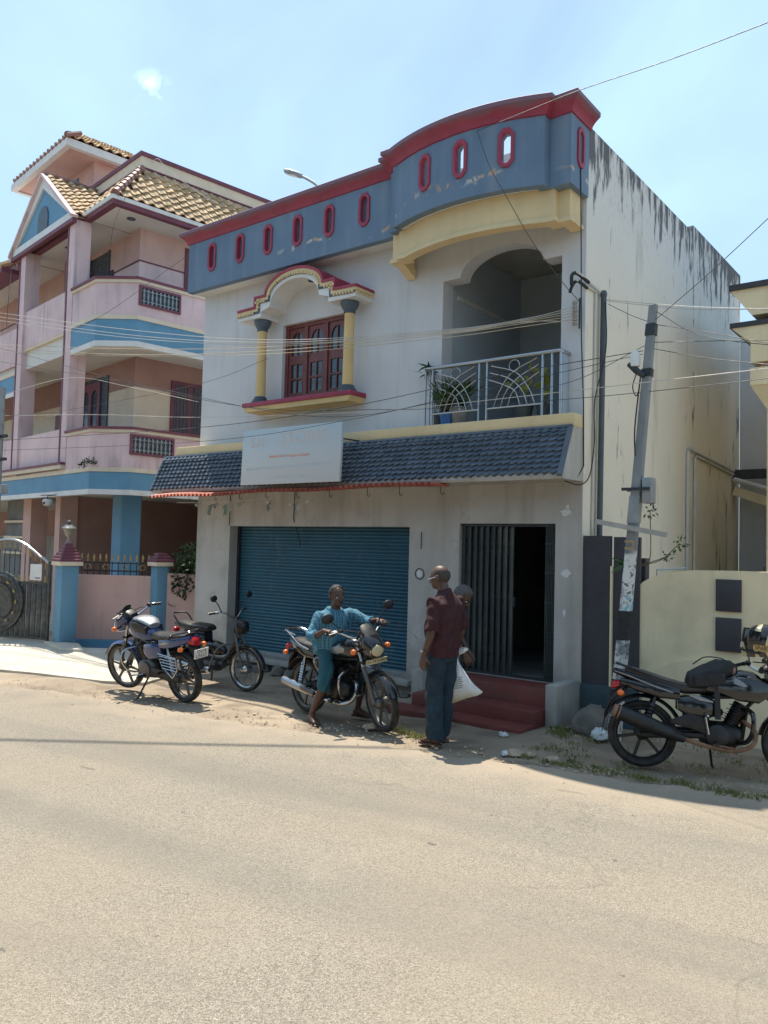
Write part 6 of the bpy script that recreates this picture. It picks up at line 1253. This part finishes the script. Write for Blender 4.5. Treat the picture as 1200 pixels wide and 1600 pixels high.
# helmet on the mirror and bag on the tank of the large motorcycle
M4 = Matrix.LocRotScale(B4.location, B4.rotation_euler, B4.scale)
hp = M4 @ Vector((.34, -.36, 1.235))
hm = empty('helmet', hp, R(200), 'black and gold full face helmet hanging at the right edge', 'helmet'); hm.rotation_euler = (0, R(-8), R(195))
m_hel, nt, bs, pos = base('helmet_black_gold'); t = nt.nodes.new('ShaderNodeTexCoord')
wv = nd(nt, 'ShaderNodeTexWave', Scale=3.2, Distortion=7.0, Detail=1.0); nt.links.new(t.outputs['Object'], wv.inputs['Vector'])
k = mixc(nt, ramp(nt, wv.outputs[0], .72, .76), (.012, .012, .014), (.55, .47, .24)); nt.links.new(k, bs.inputs['Base Color']); bs.inputs['Roughness'].default_value = .16; bs.inputs['Coat Weight'].default_value = .6
hb = MB(); rr = []
for i in range(13):
    t_ = i / 12; z = -.13 + .27 * t_; w = math.sqrt(max(0.02, 1 - ((t_ - .48) / .53) ** 2)) if t_ > .35 else .93 - .25 * (.35 - t_)
    rr.append([((.155 * math.cos(a) + (.02 if math.cos(a) > 0 and t_ < .5 else 0)) * w, .125 * math.sin(a) * w, z - (.03 * math.cos(a) if t_ < .1 else 0)) for a in [2 * math.pi * j / 24 for j in range(24)]])
hb.rings(rr).build('shell', m_hel, hm)
vs = MB(); rr = []
for i in range(7):
    t_ = i / 6; z = -.035 + .115 * t_; w = 1.02 + .02 * math.sin(math.pi * t_)
    rr.append([(.158 * math.cos(a) * w + .012, .128 * math.sin(a) * w, z) for a in [R(-80 + 160 * j / 14) for j in range(15)]])
vs.rings(rr, close=False, caps=False).build('visor', m_blkp, hm)
MB().tube([(.17 * math.cos(R(a)), .132 * math.sin(R(a)), -.10) for a in range(-85, 90, 14)], .010, 6).build('chin_trim', m_blkm, hm)
text('SPARTAN', .045, 'helmet_lettering', m_blkm, hm, (-.02, .127, -.055), (R(86), 0, R(180)), .001, .9); MB().holed([octo(-.02, -.055, .10, .026, .02)], lambda a, b, c: (a, .122 + c, b), 0, .004).build('lettering_panel', m_gold, hm, smooth=False)
bp = M4 @ Vector((-.06, -.02, .865))
bag = empty('shoulder_bag', bp, R(23), 'black soft bag resting on the tank of the large motorcycle', 'bag')
m_cloth = M('black_nylon', (.018, .019, .021), .75, .25, 12, .3, 60, obj=True)
bg_ = MB().sup([(-.21, 0, -.05, .09, .04, 3), (-.19, 0, -.03, .13, .075), (-.08, 0, .015, .15, .105), (.05, 0, .065, .155, .10), (.15, 0, .10, .13, .065), (.21, 0, .115, .07, .03)], 22, p=2.8)
bg_.v = [(x, y, z + .014 * math.sin(19 * x + 11 * y) + .009 * math.sin(33 * y + 17 * z + 12 * x)) for x, y, z in bg_.v]
bg_.build('bag_body', m_cloth, bag); MB().sup([(-.15, -.150, .0, .012, .05), (.0, -.165, .015, .014, .06), (.10, -.155, .03, .012, .05)], 10).build('bag_pocket', m_cloth, bag); MB().tube(crv([(-.15, .0, .12), (-.05, .02, .185), (.08, .0, .185), (.15, -.02, .15)], 5), .012, 6, flat=.4).build('bag_handle', m_cloth, bag)
MB().ell((.17, -.06, .10), (.03, .05, .05)).build('bag_tag', m_brick, bag)
# ------------------------------------------------------------------ people (local x forward, y left)
m_skin = M('brown_skin', (.085, .043, .028), .5, .12, 9, .08, 120, obj=True); m_hair = M('black_hair', (.018, .016, .015), .7, .3, 40, .4, 150, obj=True); m_ghair = M('grey_hair', (.09, .083, .078), .8, .25, 40, .4, 150, obj=True)
m_thin = M('thin_grey_hair', (.05, .04, .035), .8, .35, 40, .4, 150, obj=True); m_maroon = M('maroon_cotton', (.040, .0085, .011), .9, .12, 6, .25, 160, obj=True); m_jean = M('blue_denim', (.010, .027, .042), .9, .2, 9, .3, 180, obj=True); m_sand = M('sandal_leather', (.10, .06, .045), .7, .2, 9, obj=True); m_eye = M('eye_white', (.6, .58, .55), .3, .02, obj=True); m_iris = M('iris_dark', (.02, .012, .01), .2, .05, obj=True)
m_teal = M('teal_cotton_trousers', (.016, .085, .115), .9, .15, 8, .3, 160, obj=True)
m_check, nt, bs, pos = base('blue_check_shirt')
t = nt.nodes.new('ShaderNodeTexCoord'); sx = nt.nodes.new('ShaderNodeSeparateXYZ'); nt.links.new(t.outputs['Object'], sx.inputs[0])
def lines(o, f, th): return mth(nt, 'GREATER_THAN', mth(nt, 'SINE', mth(nt, 'MULTIPLY', o, f), 0.0), th)
k = mixc(nt, ramp(nt, noise(nt, t.outputs['Object'], 7, 4), .3, .7), (.028, .125, .195), (.042, .165, .24))
k = mixc(nt, mth(nt, 'MULTIPLY', lines(sx.outputs[1], 190, .55), .55), k, (.17, .31, .38)); k = mixc(nt, mth(nt, 'MULTIPLY', lines(sx.outputs[2], 190, .55), .35), k, (.14, .27, .34)); k = mixc(nt, mth(nt, 'MULTIPLY', lines(sx.outputs[0], 190, .6), .25), k, (.02, .10, .16))
nt.links.new(k, bs.inputs['Base Color']); bs.inputs['Roughness'].default_value = .9; bump(nt, bs, noise(nt, t.outputs['Object'], 25, 5), .5, .01)
def fuse(mb, name, mat, parent, vox, it=2, fold=0.0):
    me = bpy.data.meshes.new('raw'); me.from_pydata(mb.v, [], mb.f); bm = bmesh.new(); bm.from_mesh(me); bmesh.ops.recalc_face_normals(bm, faces=bm.faces); bm.to_mesh(me); bm.free()
    o = bpy.data.objects.new('raw', me); rm = o.modifiers.new('r', 'REMESH'); rm.mode = 'VOXEL'; rm.voxel_size = vox
    sm = o.modifiers.new('s', 'SMOOTH'); sm.iterations = it; sm.factor = .5
    out = baked(o); bpy.data.meshes.remove(me)
    if fold:
        nr = [v.normal.copy() for v in out.vertices]
        for v, n_ in zip(out.vertices, nr):
            c_ = v.co; d = fold * 1.5 * (math.sin(19 * c_.z + 21 * c_.y + 3 * math.sin(9 * c_.x)) * .8 + math.sin(38 * c_.z + 14 * c_.x + 9 * math.sin(11 * c_.y)) * .6 + math.sin(23 * c_.z - 27 * c_.y + 6 * math.sin(13 * c_.x)) * .5); v.co += n_ * d
    out.polygons.foreach_set('use_smooth', [True] * len(out.polygons)); out.materials.clear(); out.materials.append(mat); out.name = name
    return put(name, out, parent)
def loft(mb, rings, lat=(0, 1, 0), n=16, p=2.4):
    lat = Vector(lat).normalized(); C_ = [Vector(r[0]) for r in rings]; out = []
    for i, r in enumerate(rings):
        d = (C_[min(i + 1, len(C_) - 1)] - C_[max(0, i - 1)]).normalized(); fwv = lat.cross(d).normalized(); l2 = d.cross(fwv).normalized(); ring = []
        for k_ in range(n):
            a = 2 * math.pi * k_ / n; ca, sa = math.cos(a), math.sin(a); ring.append(C_[i] + l2 * r[1] * math.copysign(abs(ca) ** (2 / p), ca) + fwv * r[2] * math.copysign(abs(sa) ** (2 / p), sa))
        out.append(ring)
    mb.rings(out); return mb
def hand(mb, wrist, d, palm_n, curl, thumb_side):
    """palm, four unequal bent fingers and a thumb from the side of the palm"""
    d = Vector(d).normalized(); n = Vector(palm_n); n = (n - d * n.dot(d)).normalized(); s = d.cross(n).normalized() * thumb_side; w = Vector(wrist)
    loft(mb, [(w - d * .03, .026, .020), (w + d * .01, .028, .019), (w + d * .05, .040, .017), (w + d * .09, .042, .015), (w + d * .098, .036, .010)], s, 12)
    for i, L in enumerate((.068, .078, .073, .056)):
        b = w + d * .09 + s * (.030 - i * .0205); pts = [b - d * .02]; a = 0; q = b.copy(); pts.append(q.copy())
        for j, f_ in enumerate((.42, .32, .26)):
            a += curl * (.9 if j == 0 else 1.1); q = q + (d * math.cos(a) + n * math.sin(a)) * L * f_; pts.append(q.copy())
        mb.tube(pts, [.0095, .0095, .009, .008, .0065], 8)
    b = w + d * .025 + s * .024; mb.tube([b, b + (s * .7 + d * .7).normalized() * .03 + n * .01, b + (s * .62 + d * .8).normalized() * .052 + n * .022 * (1 + curl), b + (s * .45 + d * .9).normalized() * .072 + n * .034 * (1 + curl)], [.013, .012, .010, .007], 8)
def foot(mb, ankle, d, L=.235):
    a = Vector(ankle); d = Vector((d[0], d[1], 0)).normalized(); s = Vector((-d.y, d.x, 0)); z0 = a.z - .075
    loft(mb, [(Vector((a.x, a.y, z0 + .03)) - d * .055, .022, .022), (Vector((a.x, a.y, z0 + .04)) - d * .03, .032, .036), (Vector((a.x, a.y, z0 + .045)) + d * .03, .034, .042), (Vector((a.x, a.y, z0 + .032)) + d * .09, .042, .028), (Vector((a.x, a.y, z0 + .022)) + d * .135, .045, .019), (Vector((a.x, a.y, z0 + .018)) + d * .15, .040, .014)], s, 12)
    for i, t_ in enumerate((.175, .172, .163, .152, .140)):
        o = (.030 - .0155 * i) * (1 if s.dot(Vector((0, 1, 0))) * a.y < 0 else -1); mb.tube([Vector((a.x, a.y, z0 + .016)) + d * .12 + s * o, Vector((a.x, a.y, z0 + .014)) + d * t_ + s * o], [.010, .0085] if i else [.0125, .011], 7)
def head(mb, c, rot, sc=1.0):
    T_ = Matrix.Translation(c) @ rot.to_4x4() @ Matrix.Scale(sc, 4); k0 = len(mb.v)
    mb.ell((-.008, 0, .022), (.098, .078, .094), None, 18, 12); mb.ell((.022, 0, -.045), (.066, .060, .070), None, 16, 10); mb.ell((.060, 0, -.083), (.026, .032, .022)); mb.ell((.072, 0, .012), (.022, .052, .016)); mb.ell((.052, .034, -.025), (.030, .024, .026)); mb.ell((.052, -.034, -.025), (.030, .024, .026))
    mb.tube([(.084, 0, .008), (.096, 0, -.012), (.108, 0, -.030), (.098, 0, -.040)], [.008, .010, .014, .010], 8); mb.ell((.094, .012, -.036), (.010, .008, .008)); mb.ell((.094, -.012, -.036), (.010, .008, .008)); mb.ell((.083, 0, -.059), (.013, .026, .006)); mb.ell((.080, 0, -.069), (.013, .022, .007))
    for s in (-1, 1): mb.ell((-.010, s * .081, -.008), (.018, .010, .032)); mb.ell((-.016, s * .088, .006), (.012, .006, .016))
    mb.v[k0:] = [tuple(T_ @ Vector(q)) for q in mb.v[k0:]]; return T_
def eyes(T_, parent):
    for s in (-1, 1):
        e = MB().ell((.074, s * .031, -.004), (.012, .014, .0085)).xf(T_).build('eye', m_eye, parent); MB().ell((.083, s * .031, -.004), (.005, .006, .006)).xf(T_).build('iris', m_iris, e)
        MB().tube([(.082, s * .014, .014), (.088, s * .03, .020), (.076, s * .05, .014)], .005, 6).xf(T_).build('eyebrow', m_hair, parent)
def hairshell(T_, keep, m, parent, r=(.104, .085, .100), thick=.006, name='hair'):
    b = MB(); nu, nv = 40, 24; V = {}
    def P_(i, j):
        th = math.pi * j / nv; ph = 2 * math.pi * i / nu; d = Vector((math.sin(th) * math.cos(ph), math.sin(th) * math.sin(ph), math.cos(th))); k_ = 1 + rnd.uniform(-.02, .03); return d, T_ @ Vector((-.010 + d.x * r[0] * k_, d.y * r[1] * k_, .022 + d.z * r[2] * k_))
    idx = {}
    for j in range(1, nv):
        for i in range(nu): idx[(i, j)] = P_(i, j)
    vs = []; f = []; vm = {}
    def vi(q):
        if q not in vm: vm[q] = len(vs); vs.append(idx[q][1])
        return vm[q]
    for j in range(1, nv - 1):
        for i in range(nu):
            qs = [(i, j), ((i + 1) % nu, j), ((i + 1) % nu, j + 1), (i, j + 1)]
            if all(keep(idx[q][0] + Vector((rnd.gauss(0, .05), rnd.gauss(0, .05), rnd.gauss(0, .05)))) for q in qs): f.append(tuple(vi(q) for q in qs))
    top = [vi((i, 1)) for i in range(nu)] if keep(Vector((0, 0, 1))) else None
    if top: f.append(tuple(top))
    b.add(vs, f); return b.build(name, m, parent, ang=80)
def sandal(parent, ankle, d, m=m_sand):
    a = Vector(ankle); d = Vector((d[0], d[1], 0)).normalized(); s = Vector((-d.y, d.x, 0)); z = a.z - .075
    out = [(Vector((a.x, a.y, 0)) + d * x + s * y).to_2d() for x, y in ((-.07, -.028), (-.085, 0), (-.07, .028), (.04, .034), (.12, .050), (.175, .030), (.19, 0), (.175, -.030), (.12, -.050), (.04, -.034))]
    o = MB().holed([[tuple(q) for q in out]], lambda x, y, c: (x, y, z - .012 + c), 0, .018).build('sandal', m, parent, smooth=False)
    for e_ in (-1, 1): MB().tube([Vector((a.x, a.y, z + .03)) + d * .125, Vector((a.x, a.y, z + .052)) + d * .07 + s * e_ * .03, Vector((a.x, a.y, z + .01)) + d * .03 + s * e_ * .038], .006, 6).build('sandal_strap', m, o)

# --- standing man in maroon shirt and jeans
P1 = empty('person', (-.50, -2.08, .018), R(176), 'standing man in maroon shirt and blue jeans seen from behind, holding a sack', 'person')
sk = MB(); hipz = .90
hd = head(sk, Vector((.055, 0, 1.605)), Matrix.Rotation(R(12), 3, 'Z') @ Matrix.Rotation(R(8), 3, 'Y'), 1.02)
sk.tube([(-.01, 0, 1.40), (.0, 0, 1.47), (.03, 0, 1.55)], [.064, .058, .056], 14)
loft(sk, [((0, 0, .85), .14, .09), ((0, 0, 1.05), .15, .10), ((-.01, 0, 1.25), .165, .105), ((-.02, 0, 1.38), .15, .09), ((-.01, 0, 1.44), .07, .06)])
LA = [(-.02, .185, 1.375), (-.05, .245, 1.10), (.015, .270, .875)]; RA = [(-.02, -.185, 1.375), (-.04, -.26, 1.11), (.03, -.25, .905)]
for A_ in (LA, RA): sk.tube(crv(A_, 4), [.054, .052, .050, .046, .042, .040, .035, .030, .026], 12)
hand(sk, LA[2], (.12, .05, -1), (0, -1, 0), .22, 1); hand(sk, RA[2], (.05, 0, -1), (0, 1, 0), .95, -1)
LL = [(0, .085, .88), (.02, .095, .48), (-.02, .11, .085)]; RL = [(0, -.085, .88), (.035, -.105, .48), (.06, -.10, .085)]
for A_ in (LL, RL): sk.tube(crv(A_, 4), [.075, .07, .065, .055, .05, .052, .05, .04, .034], 12)
foot(sk, LL[2], (1, .12)); foot(sk, RL[2], (1, -.05))
fuse(sk, 'body', m_skin, P1, .007, 2)
sh = MB(); loft(sh, [((0, 0, .84), .188, .135), ((.0, 0, .95), .190, .14), ((.0, 0, 1.10), .190, .145), ((-.015, 0, 1.25), .205, .14), ((-.025, 0, 1.35), .205, .118), ((-.02, 0, 1.41), .15, .09), ((-.005, 0, 1.455), .085, .075)], p=2.6)
for A_ in (LA, RA):
    q = crv(A_, 4); sh.tube([Vector((-.02, A_[0][1] * .75, 1.36))] + q[:5], [.066, .068, .068, .068, .070, .072], 14)
sh.tube([(-.005, 0, 1.44), (.008, 0, 1.485)], [.078, .073], 14)
fuse(sh, 'shirt', m_maroon, P1, .010, 3, .004)
tr = MB(); loft(tr, [((0, 0, .80), .165, .12), ((0, 0, .90), .175, .125), ((0, 0, .97), .16, .115)])
for A_ in (LL, RL):
    q = crv(A_, 4); tr.tube(q + [Vector(q[-1]) + Vector((0, 0, -.03))], [.105, .102, .096, .090, .083, .083, .084, .085, .084, .086], 14)
fuse(tr, 'trousers', m_jean, P1, .010, 2, .0045)
hairshell(hd, lambda d: d.z > -.55 - .3 * (d.x < -.3) and d.x < .25 and d.z < .40 and not (d.x > -.0 and abs(d.y) < .5), m_thin, P1, r=(.1005, .0805, .0965)); eyes(hd, P1)
for a, d in ((LL[2], (1, .12)), (RL[2], (1, -.05))): sandal(P1, a, d)
MB().tube([(.012 + .031 * math.cos(t_ * math.pi / 8), .268 + .031 * math.sin(t_ * math.pi / 8), .915) for t_ in range(16)], .009, 6, loop=True).build('watch_strap', m_blkm, P1); MB().lathe([(.018, 0), (.018, .008), (0, .01)], (0, 0, 0), 12).xf(Matrix.Translation((.012, .302, .915)) @ Matrix.Rotation(R(-90), 4, 'X')).build('watch_case', m_chrome, P1)
gl = MB().tube([(.104, -.055, -.005), (.112, -.02, .0), (.112, .02, .0), (.104, .055, -.005), (.0, .088, .005)], .004, 5).xf(hd).build('spectacles', m_chrome, P1)

# --- man behind him, bending over, grey hair
P3 = empty('person', (-.965, -1.41, .045), R(20), 'grey haired man bending behind the man in maroon, only his head showing', 'person')
sk = MB(); hc = Vector((.245, -.085, 1.36)); hd3 = head(sk, hc, Matrix.Rotation(R(-10), 3, 'Z') @ Matrix.Rotation(R(38), 3, 'Y'))
sk.tube([(.12, -.03, 1.22), (.18, -.055, 1.27), (.235, -.08, 1.33)], [.06, .055, .055], 12)
loft(sk, [((0, 0, .84), .14, .09), ((.03, 0, .98), .145, .10), ((.07, -.02, 1.13), .16, .10), ((.11, -.03, 1.20), .14, .085), ((.15, -.04, 1.25), .07, .06)])
LA3 = [(.10, .14, 1.18), (.16, .17, .93), (.28, .10, .76)]; RA3 = [(.10, -.18, 1.18), (.18, -.21, .95), (.30, -.16, .76)]
for A_ in (LA3, RA3): sk.tube(crv(A_, 4), [.052, .05, .047, .043, .04, .037, .033, .028, .025], 12)
hand(sk, LA3[2], (.5, 0, -1), (0, -1, 0), .7, 1); hand(sk, RA3[2], (.5, 0, -1), (0, 1, 0), .7, -1)
LL3 = [(0, .085, .86), (.02, .09, .47), (-.02, .09, .085)]; RL3 = [(0, -.085, .86), (.02, -.09, .47), (-.02, -.09, .085)]
for A_ in (LL3, RL3): sk.tube(crv(A_, 4), [.075, .07, .065, .055, .05, .052, .05, .04, .034], 12)
foot(sk, LL3[2], (1, .1)); foot(sk, RL3[2], (1, -.1)); fuse(sk, 'body', m_skin, P3, .008, 2)
sh = MB(); loft(sh, [((0, 0, .80), .18, .13), ((.01, 0, .95), .165, .13), ((.06, -.02, 1.10), .17, .125), ((.10, -.03, 1.19), .165, .10), ((.13, -.04, 1.235), .09, .08)])
for A_ in (LA3, RA3): sh.tube(crv(A_, 4)[:5], [.066, .066, .066, .064, .062], 12)
fuse(sh, 'shirt', M('grey_shirt', (.12, .115, .11), .9, .1, 6, .2, 120, obj=True), P3, .012, 3, .004)
tr = MB(); loft(tr, [((0, 0, .78), .16, .12), ((0, 0, .93), .16, .12)])
for A_ in (LL3, RL3): tr.tube(crv(A_, 4), [.10, .098, .094, .09, .085, .085, .085, .085, .085], 12)
fuse(tr, 'trousers', m_jean, P3, .012, 2, .004)
hairshell(hd3, lambda d: d.z > -.35 - .3 * (d.x < -.2) and not (d.x > .45 and d.z < .55), m_ghair, P3, r=(.106, .086, .102)); eyes(hd3, P3)

# --- rider in blue check shirt, shares the motorcycle's frame
P2 = empty('person', B2.location, B2.rotation_euler.z, 'rider in blue check shirt and teal rolled trousers sitting on the black motorcycle', 'person'); P2.rotation_euler = B2.rotation_euler
rg = (T2 @ Vector((.24, -.32, 1.036))); lg = (T2 @ Vector((.24, .32, 1.036)))
sk = MB(); hc2 = Vector((-.07, -.01, 1.36)); hd2 = head(sk, hc2, Matrix.Rotation(R(-12), 3, 'Z') @ Matrix.Rotation(R(4), 3, 'Y'), 1.0)
sk.tube([(-.12, 0, 1.17), (-.11, 0, 1.23), (-.09, 0, 1.31)], [.062, .056, .055], 12)
loft(sk, [((-.20, 0, .78), .145, .10), ((-.20, 0, .95), .15, .11), ((-.17, 0, 1.06), .165, .11), ((-.14, 0, 1.15), .15, .095), ((-.12, 0, 1.20), .07, .06)])
RA2 = [(-.13, -.195, 1.14), (-.10, -.34, .95), Vector((rg.x - .085, rg.y - .015, rg.z + .025))]; LA2 = [(-.12, .195, 1.14), (.04, .32, 1.06), Vector((lg.x - .085, lg.y, lg.z + .025))]
for A_ in (RA2, LA2): sk.tube(crv(A_, 4), [.05, .048, .046, .043, .040, .038, .034, .029, .026], 12)
hand(sk, RA2[2], (1, .12, -.05), (0, 0, -1), .78, 1); hand(sk, LA2[2], (1, -.1, -.05), (0, 0, -1), .55, -1)
RL2 = [(-.17, -.10, .80), (-.02, -.235, .47), (-.20, -.285, .085)]; LL2 = [(-.17, .10, .80), (.06, .22, .50), (-.06, .26, .085)]
for A_ in (RL2, LL2): sk.tube(crv(A_, 4), [.078, .075, .07, .062, .052, .052, .048, .036, .031], 12)
foot(sk, RL2[2], (1, -.25)); foot(sk, LL2[2], (1, .2)); fuse(sk, 'body', m_skin, P2, .007, 2)
sh = MB(); loft(sh, [((-.19, 0, .73), .205, .16), ((-.20, 0, .84), .215, .175), ((-.20, 0, .97), .215, .175), ((-.17, 0, 1.08), .225, .155), ((-.145, 0, 1.15), .21, .125), ((-.125, 0, 1.19), .115, .088), ((-.115, 0, 1.225), .078, .072)], p=2.5)
for A_ in (RA2, LA2):
    q = crv(A_, 4); sh.tube([Vector((-.14, A_[0][1] * .72, 1.13))] + q[:7], [.07, .078, .076, .072, .068, .064, .060, .056], 14); sh.tube([q[5], q[6]], [.062, .062], 14)
fuse(sh, 'shirt', m_check, P2, .010, 2, .0055)
MB().box(-.045, -.031, .07, .13, 1.0, 1.07).build('pocket', m_jean, P2, bevel=.004)
tr = MB(); loft(tr, [((-.19, 0, .72), .175, .14), ((-.19, 0, .82), .17, .135), ((-.19, 0, .90), .15, .11)])
for A_, n in ((RL2, 6), (LL2, 7)):
    q = crv(A_, 4)[:n]; tr.tube([Vector((-.19, A_[0][1] * .8, .78))] + q, [.10, .094, .090, .084, .078, .072, .070, .070, .07][:n + 1], 14); tr.tube([q[-2], q[-1]], .073, 14)
fuse(tr, 'trousers', m_teal, P2, .010, 2, .006)
hairshell(hd2, lambda d: d.z > -.45 - .25 * (d.x < -.3) and not (d.x > .30 and d.z < .60) and not (d.x > .55), m_hair, P2, r=(.106, .086, .103)); eyes(hd2, P2)
mo_ = MB().tube([(.094, -.028, -.052), (.103, 0, -.047), (.094, .028, -.052)], .006, 6).xf(hd2).build('moustache', m_hair, P2)
for a, d in ((RL2[2], (1, -.25)), (LL2[2], (1, .2))): sandal(P2, a, d)
# --- white sack hanging from the standing man's right hand
hw = Matrix.LocRotScale(P1.location, P1.rotation_euler, None) @ Vector((.035, -.25, .80))
sack = empty('sack', (hw.x, hw.y, hw.z - .42), R(30), 'white printed sack hanging from the standing man\'s hand', 'sack')
m_sack, nt, bs, pos = base('woven_sack'); t = nt.nodes.new('ShaderNodeTexCoord'); sx = nt.nodes.new('ShaderNodeSeparateXYZ'); nt.links.new(t.outputs['Object'], sx.inputs[0])
k = mixc(nt, ramp(nt, noise(nt, t.outputs['Object'], 9, 5), .3, .7), (.60, .60, .57), (.74, .74, .71)); k = mixc(nt, ramp(nt, sx.outputs[2], .12, .0), k, (.60, .50, .32)); nt.links.new(k, bs.inputs['Base Color']); bs.inputs['Roughness'].default_value = .6; bump(nt, bs, noise(nt, t.outputs['Object'], 40, 4), .4, .01)
sb = MB(); rr = []
for i in range(15):
    t_ = i / 14; z = .43 * (1 - t_); w = .015 + .21 * t_ ** 1.25; dpt = .015 + .085 * math.sin(math.pi * min(1, t_ * .93)) ** .8 * (1 if t_ < .95 else .6); ring = []
    for k_ in range(28):
        a = 2 * math.pi * k_ / 28; ca, sa = math.cos(a), math.sin(a); x = w * math.copysign(abs(ca) ** .8, ca) + .06 * t_; y = dpt * sa; x += .006 * math.sin(9 * a + 4 * t_); y += .010 * (1 - t_) * math.sin(7 * a) ; ring.append((x, y, z + .10 * t_ * (ca * .9) * t_ + .008 * math.sin(5 * a + 8 * t_) * t_))
    rr.append(ring)
sb.rings(rr).build('sack_body', m_sack, sack); sb2 = MB().sup([(-.03, 0, .44, .02, .02), (.02, 0, .47, .05, .035), (.09, 0, .50, .06, .03), (.13, 0, .51, .02, .01)], 12); sb2.build('sack_mouth', m_sack, sack)
for i in range(6):
    x0 = -.06 + .01 * i; MB().tube([(x0 + j * .024, -.105 - .006 * (j in (2, 3)), .12 + .022 * i + .004 * j) for j in range(7 - i // 2)], .0022, 4).build('print_line', m_pipe, sack)

bpy.data.scenes.remove(tmp_scene)
